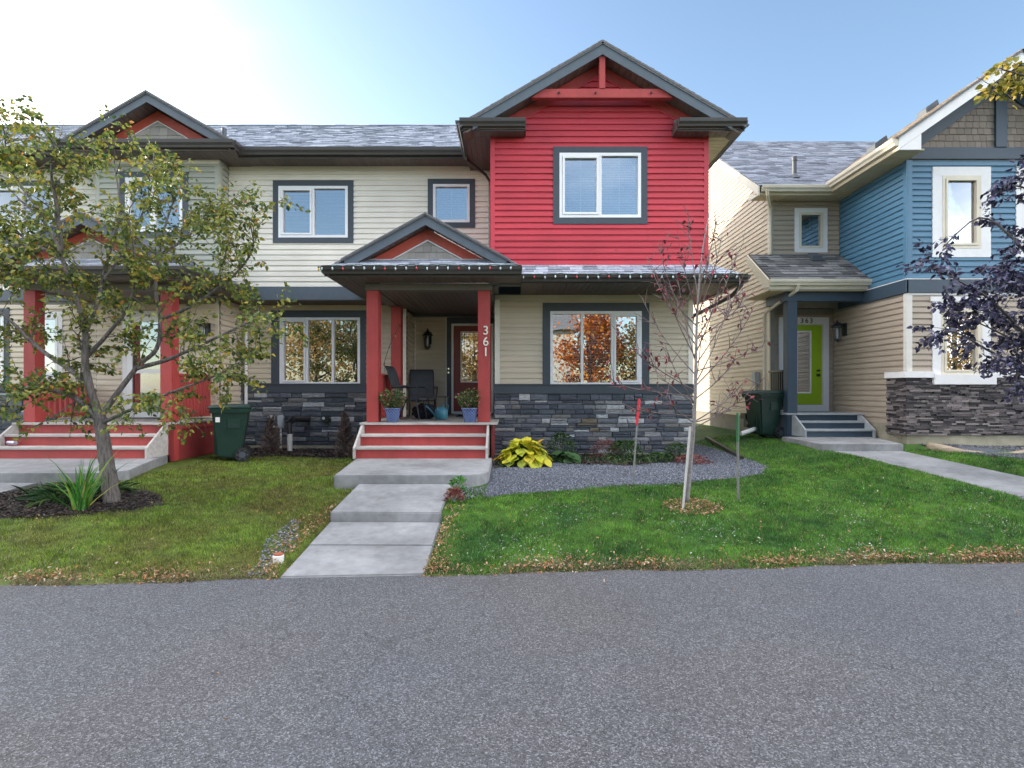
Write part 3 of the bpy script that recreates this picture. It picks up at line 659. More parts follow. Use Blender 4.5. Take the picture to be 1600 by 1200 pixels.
def gable_shakes(parent, fr, xa, za, x0, x1, zb, slope, m, course=0.14, wr=(0.10, 0.16), name='shake', n0=0.0, rnd=random):
    """cedar-look shakes inside a triangle"""
    z = zb
    while z < za - 0.02:
        zt = min(z + course, za - 0.005)
        def lim(zz): return max(x0, xa - (za - zz) / slope), min(x1, xa + (za - zz) / slope)
        L0, R0 = lim(z); L1, R1 = lim(zt); u = L0 - rnd.random() * .05
        while u < R0:
            w = rnd.uniform(*wr); a, b = max(u + .003, L0), min(u + w - .003, R0); c, d = max(u + .003, L1), min(u + w - .003, R1)
            if b - a > 0.015:
                if d < c: c = d = min(max((a + b) / 2, L1), R1)
                dz = rnd.uniform(0, .008)
                mb = MB(); mb.add([fr.p(a, n0 + .016, z + dz), fr.p(b, n0 + .016, z + dz), fr.p(d, n0 + .005, zt), fr.p(c, n0 + .005, zt), fr.p(a, n0, z + dz), fr.p(b, n0, z + dz), fr.p(c, n0, zt), fr.p(d, n0, zt)],
                                  [(0, 1, 2, 3), (4, 5, 1, 0), (4, 0, 3, 6), (1, 5, 7, 2)])
                mb.build(name, m, parent)
            u += w
        z += course

def stone_meshes(n=14):
    r = random.Random(3); res = []
    for k in range(n):
        j = lambda s: r.uniform(-s, s)
        # unit stone: x 0..1, z 0..1, y 0 (wall) .. -1 (face)
        b = [(0, 0), (1, 0), (1, 1), (0, 1)]
        o = [(x + j(.012), z + j(.03)) for x, z in b]
        mid = [(0.5 + j(.1), -0.0 + r.uniform(0, .06)), (1 - r.uniform(0, .01), .5), (.5 + j(.1), 1 - r.uniform(0, .06)), (0.0 + r.uniform(0, .01), .5)]
        ring = [o[0], mid[0], o[1], mid[1], o[2], mid[2], o[3], mid[3]]
        back = [(x, 0, z) for x, z in ring]
        f1 = [(x, -0.75 - r.uniform(0, .1), z) for x, z in ring]
        f2 = [(0.5 + (x - .5) * .955, -1 - r.uniform(-.12, .12), .5 + (z - .5) * .82) for x, z in ring]
        c = (0.5 + j(.15), -1.08 - j(.1), .5 + j(.1))
        vs = back + f1 + f2 + [c]; fs = []
        for i in range(8):
            i2 = (i + 1) % 8
            fs += [(i, i2, i2 + 8, i + 8), (i + 8, i2 + 8, i2 + 16, i + 16), (i + 16, i2 + 16, 24)]
        me = bpy.data.meshes.new('stone'); me.from_pydata(vs, [], fs); me.materials.append(M['stone']); me.update(); res.append(me)
    return res
STONES = stone_meshes()
def stone_wall(parent, x0, x1, y, z0, z1, rnd, hr=(0.072, 0.112), wr=(0.14, 0.42)):
    z = z0
    while z < z1 - 0.02:
        h = rnd.uniform(*hr)
        if z1 - z - h < 0.045: h = z1 - z
        x = x0
        while x < x1 - 0.01:
            w = rnd.uniform(*wr)
            if x1 - x - w < 0.1: w = x1 - x
            dep = rnd.uniform(0.035, 0.062)
            if rnd.random() < 0.14 and h > 0.075:
                for k in (0, 1): piece('stone', rnd.choice(STONES), parent, (x + .003, y, z + k * h / 2 + .002), (w - .006, dep + k * .006, h / 2 - .004))
            else:
                piece('stone', rnd.choice(STONES), parent, (x + .003, y, z + .003), (w - .006, dep, h - .006))
            x += w
        z += h

def downspout(parent, pts, m, w=0.045, name='downspout'):
    mb = MB(); mb.tube(pts, w, 6); return mb.build(name, m, parent)

def text_mesh(parent, ch, x, y, z, size, m, name='house_number', rot=(R(90), 0, 0), depth=0.012):
    cu = bpy.data.curves.new('number', 'FONT'); cu.body = ch; cu.size = size; cu.extrude = depth; cu.align_x = 'CENTER'; cu.offset = 0.0015
    t = bpy.data.objects.new('number', cu); COL.objects.link(t)
    dg = bpy.context.evaluated_depsgraph_get(); me = bpy.data.meshes.new_from_object(t.evaluated_get(dg))
    bpy.data.objects.remove(t); me.name = name; me.materials.clear(); me.materials.append(M[m])
    o = bpy.data.objects.new(name, me); COL.objects.link(o); o.parent = parent; o.location = Vector((x, y, z)) - WL[parent]; o.rotation_euler = rot
    return o

# ------------------------------------------------------------------ terrain
def sstep(a, b, x):
    t = np.clip((np.asarray(x, float) - a) / (b - a), 0, 1); return t * t * (3 - 2 * t)
def lane_edge(x): return 4.81 + 0.071 * (np.asarray(x, float) + 1.4) + 0.025 * np.sin(np.asarray(x) * 2.3) + 0.012 * np.sin(np.asarray(x) * 7.1)
def ground(x, y):
    x = np.asarray(x, float); y = np.asarray(y, float)
    t = np.clip((y - lane_edge(x)) / 3.4, 0, 1)
    zh = 0.335 + 0.02 * np.sin(x * 0.9 + 1)
    z = zh * (1 - (1 - t) ** 1.7) + sstep(3.6, 5.6, x) * 0.27 * np.clip((y - 5.2) / 5.5, 0, 1)
    z = np.where(y < lane_edge(x), -0.03, z + 0.008)
    z = z + np.where(y > lane_edge(x) + .2, 0.012 * np.sin(x * 3.1 + y * 1.7) * np.sin(y * 2.3), 0)
    # cut away under the concrete walks
    def sink(z, d, ok, top): return np.where(ok & (d < .9), np.minimum(z, np.where(d <= .012, top - .035, top - .004 + np.maximum(d, 0) * .30)), z)
    zt = np.where(y > 6.35, .252 + (y - 6.28) * .119, np.minimum(.008 + (y - 4.8) * .09, .140))
    z = sink(z, np.maximum(-2.09 - x, x + .80), (y > 4.7) & (y < 7.5), zt)
    px = 5.80 + (9.85 - y) * .207
    z = sink(z, np.maximum(px - x, x - px - 1.27), (y > 5.0) & (y < 9.9), np.where(y > 6.89, .315 + (y - 6.9) * .0847, .03 + (y - 5.4) * .188))
    z = sink(z, np.maximum(-8.0 - x, x + 6.60), (y > 4.3) & (y < 7.65), np.where(y > 6.295, .29, .01 + (y - 4.5) * .094))
    return z
def G(x, y): return float(ground(x, y))
def axis(*segs):
    r = []
    for a, b, n in segs: r += list(np.linspace(a, b, n, endpoint=False))
    return np.array(r + [segs[-1][1]])
def grid_mesh(name, xs, ys, zf, m, **tags):
    X, Y = np.meshgrid(xs, ys); Z = zf(X, Y); nx, ny = len(xs), len(ys)
    V = np.stack([X.ravel(), Y.ravel(), Z.ravel()], 1); i = np.arange(nx * ny).reshape(ny, nx)
    F = np.stack([i[:-1, :-1].ravel(), i[:-1, 1:].ravel(), i[1:, 1:].ravel(), i[1:, :-1].ravel()], 1)
    me = bpy.data.meshes.new(name); me.from_pydata(V.tolist(), [], F.tolist()); me.materials.append(M[m])
    me.polygons.foreach_set('use_smooth', [True] * len(me.polygons)); me.update()
    o = bpy.data.objects.new(name, me); COL.objects.link(o)
    for k, v in tags.items(): o[k] = v
    return o
grid_mesh('ground', axis((-900, -60, 6), (-60, -12, 12), (-12, 13, 300), (13, 60, 12), (60, 900, 6)), axis((-900, -60, 6), (-60, 2, 12), (2, 14, 210), (14, 40, 12), (40, 900, 6)), ground, 'lawn', kind='structure')
# asphalt lane
mb = MB(); xs = np.concatenate([np.linspace(-80, -8, 8), np.linspace(-7.8, 8, 120), np.linspace(8.3, 80, 8)]); n = len(xs)
vs = [(x, float(lane_edge(x)) + random.uniform(-.012, .012), 0.0) for x in xs] + [(x, -1.9 + .071 * x, 0.0) for x in xs] + [(x, float(lane_edge(x)) + .005, -0.06) for x in xs]
mb.add(vs, [(i, i + n, i + n + 1, i + 1) for i in range(n - 1)] + [(i, i + 1, i + 1 + 2 * n, i + 2 * n) for i in range(n - 1)])
mb.build('lane', 'asphalt', None, kind='structure')

def slab(name, poly, z_back, z_front, yb, yf, depth, m='concrete', bevel=0.012):
    """slab on a polygon in xy, top sloping from z_back at yb to z_front at yf"""
    def zt(y): k = (y - yf) / (yb - yf) if abs(yb - yf) > 1e-6 else 0; return z_front + (z_back - z_front) * k
    mb = MB(); n = len(poly)
    mb.add([(x, y, zt(y) - depth) for x, y in poly] + [(x, y, zt(y)) for x, y in poly], [tuple(range(n - 1, -1, -1)), tuple(range(n, 2 * n))] + [(i, (i + 1) % n, (i + 1) % n + n, i + n) for i in range(n)])
    return mb.build(name, m, None, bevel=bevel, kind='structure')
def arc(cx, cy, r, a0, a1, n=7): return [(cx + r * math.cos(R(a0 + (a1 - a0) * k / n)), cy + r * math.sin(R(a0 + (a1 - a0) * k / n))) for k in range(n + 1)]
slab('landing', [(-2.66, 9.35), (-2.43, 7.42)] + arc(-.72, 7.80, .39, -90, 0) + [(-.34, 9.35)], .505, .50, 9.3, 7.4, .30)
slab('path', [(-2.09, 7.40), (-2.10, 6.28), (-.825, 6.26), (-.815, 7.40)], .385, .252, 7.4, 6.28, .22)
slab('path', [(-2.10, 6.275), (-2.075, 5.55), (-.80, 5.54), (-.82, 6.255)], .142, .075, 6.28, 5.5, .2)
slab('path', [(-2.073, 5.538), (-2.05, 4.80), (-.77, 4.86), (-.798, 5.528)], .074, .008, 5.53, 4.8, .2)
# left neighbour's landing and walk
slab('landing', [(-10.2, 9.35), (-10.2, 7.63), (-5.95, 7.60)] + arc(-5.9, 7.95, .36, -85, -10) + [(-5.95, 9.0), (-6.17, 9.75), (-6.3, 9.75), (-6.3, 9.35)], .505, .50, 9.3, 7.6, .32)
slab('path', [(-8.0, 7.62), (-7.9, 6.3), (-6.62, 6.3), (-6.62, 7.60)], .37, .29, 7.6, 6.3, .25)
slab('path', [(-7.9, 6.29), (-7.8, 4.45), (-6.55, 4.5), (-6.62, 6.29)], .18, .01, 6.3, 4.5, .25)
# right neighbour's landing and walk
slab('landing', [(5.62, 11.35), (5.60, 9.86), (7.10, 9.86), (7.52, 11.35)], .70, .69, 11.3, 9.86, .32)
slab('path', [(5.80, 9.85), (6.42, 6.9), (7.65, 6.9), (7.08, 9.85)], .565, .315, 9.85, 6.9, .25)
slab('path', [(6.425, 6.89), (6.85, 5.40), (8.10, 5.48), (7.655, 6.89)], .312, .03, 6.9, 5.4, .25)

def strip(name, xs, yf, yb, m, dz=0.02, n=14, **tags):
    mb = MB(); N = n + 1
    for x in xs:
        a, b = yf(x), yb(x)
        for k in range(N):
            y = a + (b - a) * k / n; mb.v.append((x, y, G(x, y) + dz * min(1, 4 * k / n, 6 * (n - k) / n + .3)))
    for i in range(len(xs) - 1):
        for k in range(n): mb.f.append((i * N + k, (i + 1) * N + k, (i + 1) * N + k + 1, i * N + k + 1)); mb.m.append(0)
    return mb.build(name, m, None, smooth=True, **tags)
def bed_front(x): return float(np.interp(x, [-.9, -.33, .52, 1.34, 2.3, 2.86, 3.9, 4.35], [6.75, 6.98, 7.30, 7.52, 7.80, 8.05, 8.55, 9.3])) + .04 * math.sin(x * 5)
def bed_mid(x): return float(np.interp(x, [-.9, -.4, .2, .6, 1.3, 2.0, 3.0, 3.7, 4.35], [7.3, 8.3, 9.3, 9.6, 9.3, 9.3, 10.0, 11.2, 12.2]))
strip('gravel_bed', list(np.linspace(-.34, 4.3, 50)), bed_front, lambda x: 11.0 if x < 3.7 else 13.2, 'gravel_base', .018, 24, kind='structure')
strip('soil_bed', list(np.linspace(-.3, 3.66, 40)), lambda x: max(bed_mid(x), 7.8), lambda x: 11.03, 'soil', .03, 12, kind='structure')
strip('soil_bed', list(np.linspace(-5.75, -2.7, 30)), lambda x: 10.75 + .1 * math.sin(x * 4), lambda x: 12.15, 'soil', .02, 8, kind='structure')
def bedL(x): d = max(0, 1 - ((x + 5.55) / 1.22) ** 2); return .60 * math.sqrt(d)
strip('mulch_bed', list(np.linspace(-6.65, -4.22, 40)), lambda x: 6.62 - bedL(x) - .02, lambda x: 6.62 + bedL(x) * 1.1 + .02 + .35 * float(sstep(-5.6, -6.5, x)), 'soil', .02, 14, kind='structure')
strip('stone_bed', list(np.linspace(7.75, 13, 40)), lambda x: float(np.interp(x, [7.7, 8.3, 9.5, 13], [9.6, 8.7, 8.0, 7.2])), lambda x: 10.35, 'gravel_base', .018, 14, kind='structure')

def scatter_rocks(name, pts, size, m, **tags):
    """angular pebbles: squashed octahedra"""
    n = len(pts); base = np.array([(1, 0, 0), (0, 1, 0), (-1, 0, 0), (0, -1, 0), (0, 0, .7), (0, 0, -.5)], float)
    s = rng.uniform(size[0], size[1], (n, 1, 1)); V = base[None] * s * rng.uniform(.6, 1.3, (n, 6, 3))
    a = rng.uniform(0, 6.28, n); c, q = np.cos(a), np.sin(a)
    X = V[:, :, 0] * c[:, None] - V[:, :, 1] * q[:, None]; Y = V[:, :, 0] * q[:, None] + V[:, :, 1] * c[:, None]
    V = np.stack([X, Y, V[:, :, 2]], 2) + pts[:, None, :]
    f = np.array([(0, 1, 4), (1, 2, 4), (2, 3, 4), (3, 0, 4), (1, 0, 5), (2, 1, 5), (3, 2, 5), (0, 3, 5)])
    F = (f[None] + 6 * np.arange(n)[:, None, None]).reshape(-1, 3)
    return np_mesh(name, V.reshape(-1, 3), F, m, **tags)
def np_mesh(name, V, F, m, parent=None, smooth=False, **tags):
    base = np.array(WL[parent]) if parent is not None else np.zeros(3)
    V = (V - base).astype(np.float32); F = np.asarray(F, np.int32); k = F.shape[1]
    me = bpy.data.meshes.new(name); me.vertices.add(len(V)); me.vertices.foreach_set('co', V.ravel())
    me.loops.add(F.size); me.loops.foreach_set('vertex_index', F.ravel()); me.polygons.add(len(F))
    me.polygons.foreach_set('loop_start', np.arange(0, F.size, k, dtype=np.int32))
    if smooth: me.polygons.foreach_set('use_smooth', np.ones(len(F), bool))
    me.update(calc_edges=True); me.materials.append(M[m] if isinstance(m, str) else m)
    o = bpy.data.objects.new(name, me); COL.objects.link(o)
    if parent is not None: o.parent = parent; WL[o] = WL[parent]
    for a, b in tags.items(): o[a] = b
    return o
# gravel
xs = rng.uniform(-.75, 4.3, 62000); ys = rng.uniform(6.7, 12.8, 62000)
bf = np.interp(xs, [-.9, -.33, .52, 1.34, 2.3, 2.86, 3.9, 4.35], [6.75, 6.98, 7.30, 7.52, 7.80, 8.05, 8.55, 9.3]); bm_ = np.interp(xs, [-.9, -.4, .2, .6, 1.3, 2.0, 3.0, 3.7, 4.35], [7.3, 8.3, 9.3, 9.6, 9.3, 9.3, 10.0, 11.2, 13])
k = (ys > bf - .05 + rng.normal(0, .05, len(xs))) & (ys < bm_ + rng.normal(0, .12, len(xs))) & ~((xs < -.30) & (ys > 7.35))
P = np.stack([xs[k], ys[k], ground(xs[k], ys[k]) + .022], 1)
scatter_rocks('gravel', P, (.006, .014), 'pebble', kind='stuff', label='blue-grey gravel in the bed in front of the stone wall', category='gravel')
xs = rng.uniform(7.75, 12, 14000); ys = rng.uniform(7.2, 10.35, 14000)
k = (ys > np.interp(xs, [7.7, 8.3, 9.5, 13], [9.6, 8.7, 8.0, 7.2])) & (noise and (np.sin(xs * 2.3 + 1) * np.sin(ys * 3.1) > -.45))
scatter_rocks('gravel', np.stack([xs[k], ys[k], ground(xs[k], ys[k]) + .02], 1), (.010, .026), 'slate_pebble', kind='stuff', label='dark slate chips beside the foundation of the blue house', category='gravel')
xs = rng.uniform(-2.75, -2.05, 1500); ys = rng.uniform(4.8, 6.1, 1500); k = np.abs((xs + 2.30) + (ys - 5.0) * .12 - .02) < .11 + .05 * np.sin(ys * 6)
scatter_rocks('gravel', np.stack([xs[k], ys[k], ground(xs[k], ys[k]) + .010], 1), (.006, .016), 'pebble', kind='stuff', label='patch of loose gravel along the left edge of the front path', category='gravel')
# bark chips in the beds
def chips(name, n, fx, m, size, label, cat):
    P = fx(n); L_ = len(P); a = rng.uniform(0, 6.28, L_); l = rng.uniform(*size, L_); w = l * rng.uniform(.25, .6, L_); tl = rng.uniform(-.5, .5, L_)
    d = np.stack([np.cos(a), np.sin(a), tl], 1); e = np.stack([-np.sin(a), np.cos(a), rng.uniform(-.4, .4, L_)], 1)
    V = np.stack([P - d * l[:, None] - e * w[:, None], P + d * l[:, None] - e * w[:, None], P + d * l[:, None] + e * w[:, None], P - d * l[:, None] + e * w[:, None]], 1)
    V = np.concatenate([V, V - np.array([0, 0, .006])], 1)
    f = np.array([(0, 1, 2, 3), (0, 1, 5, 4), (1, 2, 6, 5), (2, 3, 7, 6), (3, 0, 4, 7)])
    F = (f[None] + 8 * np.arange(L_)[:, None, None]).reshape(-1, 4)
    return np_mesh(name, V.reshape(-1, 3), F, m, kind='stuff', label=label, category=cat)
def leftbed(n):
    x = rng.uniform(-6.7, -4.2, n); y = rng.uniform(5.8, 7.7, n); k = ((x + 5.55) / 1.18) ** 2 + ((y - 6.65) / .62) ** 2 < 1
    x, y = x[k], y[k]; return np.stack([x, y, ground(x, y) + .028], 1)
chips('mulch', 5500, leftbed, 'mulch', (.010, .030), 'dark bark mulch around the foot of the leafy tree', 'mulch')
def wallbed(n):
    x = rng.uniform(-.2, 3.6, n); y = rng.uniform(9, 11, n); k = y > np.interp(x, [-.9, -.4, .2, .6, 1.3, 2.0, 3.0, 3.7, 4.35], [7.3, 8.3, 9.3, 9.6, 9.3, 9.3, 10.0, 11.2, 12.2]); x, y = x[k], y[k]
    x2 = rng.uniform(-5.7, -2.7, n); y2 = rng.uniform(10.8, 12.1, n); x = np.concatenate([x, x2]); y = np.concatenate([y, y2]); return np.stack([x, y, ground(x, y) + .035], 1)
chips('mulch', 3000, wallbed, 'mulch', (.012, .035), 'dark bark mulch at the foot of the stone walls', 'mulch')

# ------------------------------------------------------------------ the end townhouse (red)
XR, XL = 3.66, -.39
H1 = thing('townhouse', 'end townhouse with red upper storey and gable over dark stacked stone, number 361', 'house', (1.6, 11.0, 0.35))
rnd = random.Random(11)
fUp, fLow, fMid, fLL, fDoor = Frame('front', 10.12), Frame('front', 11.04), Frame('front', 11.64), Frame('front', 12.20), Frame('front', 13.15)
# red upper wall + gable
redwin = (0.881, 2.393, 4.87, 6.07); tr = .118
rh = [(redwin[0] - tr, redwin[1] + tr, redwin[2] - tr, redwin[3] + tr)]
AX, AZ, SL = 1.625, 7.91, 0.583
def redclip(z):
    if z < 6.36: return (XL, XR - .02)
    k = (AZ - .17 - z) / SL; return (AX - k, AX + k)
wall_back(H1, fUp, XL, XR - .02, 3.62, 6.42, [(redwin[0], redwin[1], redwin[2], redwin[3])])
mb = MB(); mb.prism([(XL, 6.42), (XR - .02, 6.42), (AX, 6.42 + SL * 2.03)], 10.13, 10.24); mb.build('gable_wall', 'wall_board', H1)
siding(H1, fUp, XL + .07, XR - .09, 3.99, 7.55, 'red_siding', rh, redclip)
for a, b in ((XL - .012, XL + .075), (XR - .095, XR - .008)): board(H1, fUp, a, b, 3.985, 6.38, 'red_siding', name='corner_post', n0=-.01, n1=.022)
window(H1, fUp, *redwin, [(.5, True), (.5, False)], trim=(tr, tr, tr, tr), grid=(2, 4), blind=(1.0, .045), glass='glass_upper', mun='white_vinyl')
# frieze boards under the rake (stained red)
for s in (-1, 1):
    mb = MB(); t0 = (AX, AZ - .20); foot = (AX + s * 2.02, AZ - .20 - SL * 2.02)
    poly = [t0, foot, (foot[0], foot[1] - .19), (AX, t0[1] - .19)]
    mb.prism(poly, 10.075, 10.118); mb.build('rake_frieze', 'red_wood', H1)
    mb = MB(); poly = [(AX, t0[1] - .19), (foot[0], foot[1] - .19), (foot[0], foot[1] - .215), (AX, t0[1] - .215)]
    mb.prism(poly, 10.085, 10.119); mb.build('siding_channel', 'red_siding', H1)
    rake_board(H1, (AX, AZ), (AX + s * 2.33, AZ - SL * 2.33), .215, 9.755, 9.79, 'slate_skylit')
    mb = MB(); mb.prism([(AX, AZ + .035), (AX + s * 2.40, AZ + .035 - SL * 2.4), (AX + s * 2.40, AZ - .004 - SL * 2.4), (AX, AZ - .004)], 9.735, 9.80); mb.build('drip_edge', 'roof_dark', H1)
    # rake soffit ribs
    mb = MB(); k = 0.02
    while k < 2.45:
        a, b = k, min(k + .098, 2.5)
        mb.prism([(AX + s * a, AZ - .165 - SL * a), (AX + s * b, AZ - .165 - SL * b), (AX + s * b, AZ - .185 - SL * b), (AX + s * a, AZ - .185 - SL * a)], 9.79, 10.12); k += .106
    mb.prism([(AX, AZ - .15), (AX + s * 2.5, AZ - .15 - SL * 2.5), (AX + s * 2.5, AZ - .165 - SL * 2.5), (AX, AZ - .165)], 9.79, 10.12)
    o = mb.build('rake_soffit', 'brown_soffit', H1); o['kind'] = 'stuff'
# gable timber: collar beam and king post
mb = MB(); zb0, zb1 = 6.935, 7.10; xw = (AZ - .19 - zb1) / SL
mb.prism([(AX - xw - .22, zb0), (AX + xw + .22, zb0), (AX + xw, zb1), (AX - xw, zb1)], 9.80, 9.90); mb.build('collar_beam', 'red_wood', H1, bevel=.006)
mb = MB(); mb.box(AX - .055, AX + .055, 9.79, 9.88, zb1 + .002, AZ - .20); mb.build('king_post', 'red_wood', H1, bevel=.005)
mb = MB()
for q in (-.78, -.12, .88):
    mb.tube([(AX + q, 9.80, 7.02), (AX + q, 9.775, 7.02)], .018, 8)
mb.build('bolt_head', 'black_metal', H1)
# main roofs: red gable roof running back, long roof behind
for s in (-1, 1):
    e, r_ = AX + s * 2.60, AX
    p = [(e, 9.74, AZ - SL * 2.6 + .03), (e, 15.8, AZ - SL * 2.6 + .03), (r_, 15.8, AZ + .035), (r_, 9.74, AZ + .035)]
    if s < 0:
        p = [(e, 9.74, p[0][2]), (e, 11.2, p[0][2]), (r_, 14.0, AZ + .035), (r_, 9.74, AZ + .035)]
    else:
        p = [(e, 17.9, p[0][2]), (e, 9.74, p[0][2]), (r_, 9.74, AZ + .035), (r_, 14.3, AZ + .035)]
    roof(H1, *p, 'roof_shingle', rnd=rnd)
# eave returns with gutters
gz = 6.53
gutter(H1, (-.94, 9.82, gz), (.235, 9.82, gz), (0, -1, 0)); gutter(H1, (2.985, 9.82, gz), (4.20, 9.82, gz), (0, -1, 0))
gutter(H1, (-.90, 9.80, gz), (-.90, 11.2, gz), (-1, 0, 0)); gutter(H1, (4.13, 9.80, gz), (4.13, 17.9, gz), (1, 0, 0))
for a, b in ((-.90, .225), (2.995, 4.14)):
    mb = MB(); mb.hexa([(a, 9.80, gz - .012), (b, 9.80, gz - .012), (b, 10.10, gz - .012), (a, 10.10, gz - .012), (a, 9.80, gz), (b, 9.80, gz), (b, 10.10, gz + .16), (a, 10.10, gz + .16)]); mb.build('return_roof', 'roof_dark', H1)
    soffit(H1, a + .005, b - .005, 9.80, 10.10, 6.37)
for x0, x1 in ((.225, .250), (2.970, 2.995)):
    mb = MB(); mb.box(x0, x1, 9.80, 10.10, 6.36, gz + .02); mb.build('return_cheek', 'brown_metal', H1)
soffit(H1, XR, 4.13, 10.11, 17.9, 6.37, run='x') if False else None
mb = MB(); mb.box(3.655, 4.13, 10.11, 17.9, 6.385, 6.40); mb.build('soffit_deck', 'cream_soffit', H1)
mb = MB(); yy = 10.12
while yy < 14: mb.box(3.655, 4.13, yy, yy + .13, 6.37, 6.383); yy += .14
mb.build('soffit_panel', 'cream_soffit', H1, kind='stuff')
soffit(H1, -.90, -.40, 10.11, 11.64, 6.37, run='y')
# side walls of the upper box
fE, fW = Frame('east', XR - .02), Frame('west', XL)
wall_back(H1, fE, 10.13, 17.9, 3.62, 6.4); wall_back(H1, fE, 11.06, 17.9, .3, 3.62); wall_back(H1, fW, 10.13, 11.64, 3.62, 6.4)
siding(H1, fW, 10.20, 11.63, 3.99, 6.38, 'red_siding')
siding(H1, fE, 10.16, 17.85, 3.99, 6.38, 'cream_siding')
siding(H1, fE, 11.13, 17.85, .50, 3.60, 'cream_siding')
mb = MB(); mb.box(-6.0, 3.6, 17.8, 17.92, .3, 6.45); mb.build('back_wall', 'wall_board', H1)
# long roof: front slope between the neighbour's bay and the red gable, hipped at the right end
EY, EZ, RY, RZ = 11.05, 6.60, 14.75, 8.86
roof(H1, (-6.0, EY, EZ), (-.30, EY, EZ), (.85, RY, RZ), (-6.0, RY, RZ), 'roof_frost', rnd=rnd)
mb = MB(); B = (4.2, 18.45, EZ); mb.add([(4.2, 11.05, 6.46), (4.2, 18.45, 6.46), (.85, RY, RZ), (-6.0, RY, RZ), (-6.0, 18.45, EZ), (4.2, 11.05, 6.40), (4.2, 18.45, 6.40)], [(0, 1, 2), (1, 4, 3, 2), (0, 1, 6, 5)]); mb.build('rear_roof', 'roof_shingle', H1)
mb = MB(); x = -6.0
while x < .8: mb.prism([(RY - .14, RZ - .06), (RY, RZ + .03), (RY + .14, RZ - .06), (RY, RZ + .012)], x, x + .30, 'x'); x += .305
mb.build('ridge_cap', 'roof_frost', H1, kind='stuff')
gutter(H1, (-5.60, 11.12, 6.60), (-.30, 11.12, 6.60), (0, -1, 0), h=.145); soffit(H1, -5.6, -.40, 11.10, 11.64, 6.455)
# cream upper wall
cw = (-4.985, -3.505, 4.93, 6.03); sw = (-1.685, -.905, 5.255, 6.07)
chs = [(cw[0] - .12, cw[1] + .12, cw[2] - .12, cw[3] + .12), (sw[0] - .115, sw[1] + .115, sw[2] - .115, sw[3] + .115)]
wall_back(H1, fMid, -6.06, -.40, 3.62, 6.46, [cw, sw])
siding(H1, fMid, -6.05, -.41, 3.885, 6.38, 'cream_siding', chs)
board(H1, fMid, -6.05, -.41, 6.375, 6.455, 'cream_siding', name='frieze_board', n1=.02)
window(H1, fMid, *cw, [(.5, True), (.5, False)], trim=(.12, .12, .12, .12), glass='glass_upper', grid=(2, 4), blind=(1.0, .03))
window(H1, fMid, *sw, [(1, False)], trim=(.115, .115, .115, .115), glass='glass_upper', grid=(2, 1), blind=(.75, .05), mun='white_vinyl')
board(H1, fMid, -6.05, -2.9, 3.60, 3.875, 'slate_skylit', name='band_board', n1=.04)
mb = MB(); mb.box(-6.05, -2.4, 11.62, 12.2, 3.585, 3.60); mb.build('overhang_soffit', 'brown_soffit', H1)
# lower left wall
lw = (-5.20, -3.40, 1.80, 3.30)
hl = [(lw[0] - .19, lw[1] + .13, 1.62, lw[3] + .16)]
wall_back(H1, fLL, -6.06, -2.37, .3, 3.58, [lw])
siding(H1, fLL, -6.05, -2.46, 1.83, 3.47, 'tan_siding', hl + [(-2.6, -2.4, 0, 1)])
board(H1, fLL, -6.05, -2.46, 3.47, 3.58, 'tan_siding', name='frieze_board', n1=.02)
window(H1, fLL, *lw, [(1/3, True), (1/3, False), (1/3, False)], trim=(.19, .13, .16, .0), grid=(2, 4), blind=None)
board(H1, fLL, -6.05, -2.55, 1.62, 1.80, 'slate_trim', name='sill_band', n1=.065)
board(H1, fLL, -6.05, -2.55, 1.80, 1.822, 'slate_trim', name='band_cap', n1=.085)
board(H1, fLL, -2.47, -2.37, 1.08, 3.58, 'cream_siding', name='corner_post', n1=.022)
stone_wall(H1, -6.0, -2.62, 12.2, .44, 1.617, rnd, hr=(.085, .125), wr=(.22, .55))
mb = MB(); mb.box(-6.0, -2.7, 12.15, 12.19, .25, .44); mb.build('foundation', 'foundation', H1)
# alcove
fA = Frame('east', -2.37); wall_back(H1, fA, 12.2, 13.15, .5, 3.46); siding(H1, fA, 12.22, 13.13, 1.10, 3.44, 'tan_siding')
dx0, dx1 = -1.41, -.50
wall_back(H1, fDoor, -2.36, -.35, .6, 3.46)
siding(H1, fDoor, -2.33, -1.60, 1.10, 3.44, 'tan_siding'); board(H1, fDoor, -2.36, -2.325, 1.1, 3.44, 'cream_siding', name='corner_post', n1=.02)
board(H1, fDoor, -1.605, -1.575, 1.1, 3.44, 'cream_siding', n1=.02)
board(H1, fDoor, -1.575, dx0 - .05, 1.1, 3.42, 'slate_trim', n1=.03); board(H1, fDoor, dx0 - .05, -.36, 3.28, 3.42, 'slate_trim', n1=.03)
mb = MB(); fDoor.box(mb, dx0 - .05, dx0, 0, .05, 1.12, 3.28); fDoor.box(mb, dx1, dx1 + .05, 0, .05, 1.12, 3.28); fDoor.box(mb, dx0, dx1, 0, .05, 3.23, 3.28); fDoor.box(mb, dx0, dx1, 0, .07, 1.10, 1.16); mb.build('door_frame', 'white_vinyl', H1)
mb = MB(); gx0, gx1, gz0, gz1 = dx0 + .17, dx1 - .17, 1.86, 3.09
fDoor.box(mb, dx0 + .005, gx0, .002, .03, 1.17, 3.225); fDoor.box(mb, gx1, dx1 - .005, .002, .03, 1.17, 3.225); fDoor.box(mb, gx0, gx1, .002, .03, 1.17, gz0); fDoor.box(mb, gx0, gx1, .002, .03, gz1, 3.225)
dr = mb.build('door', 'red_door', H1)
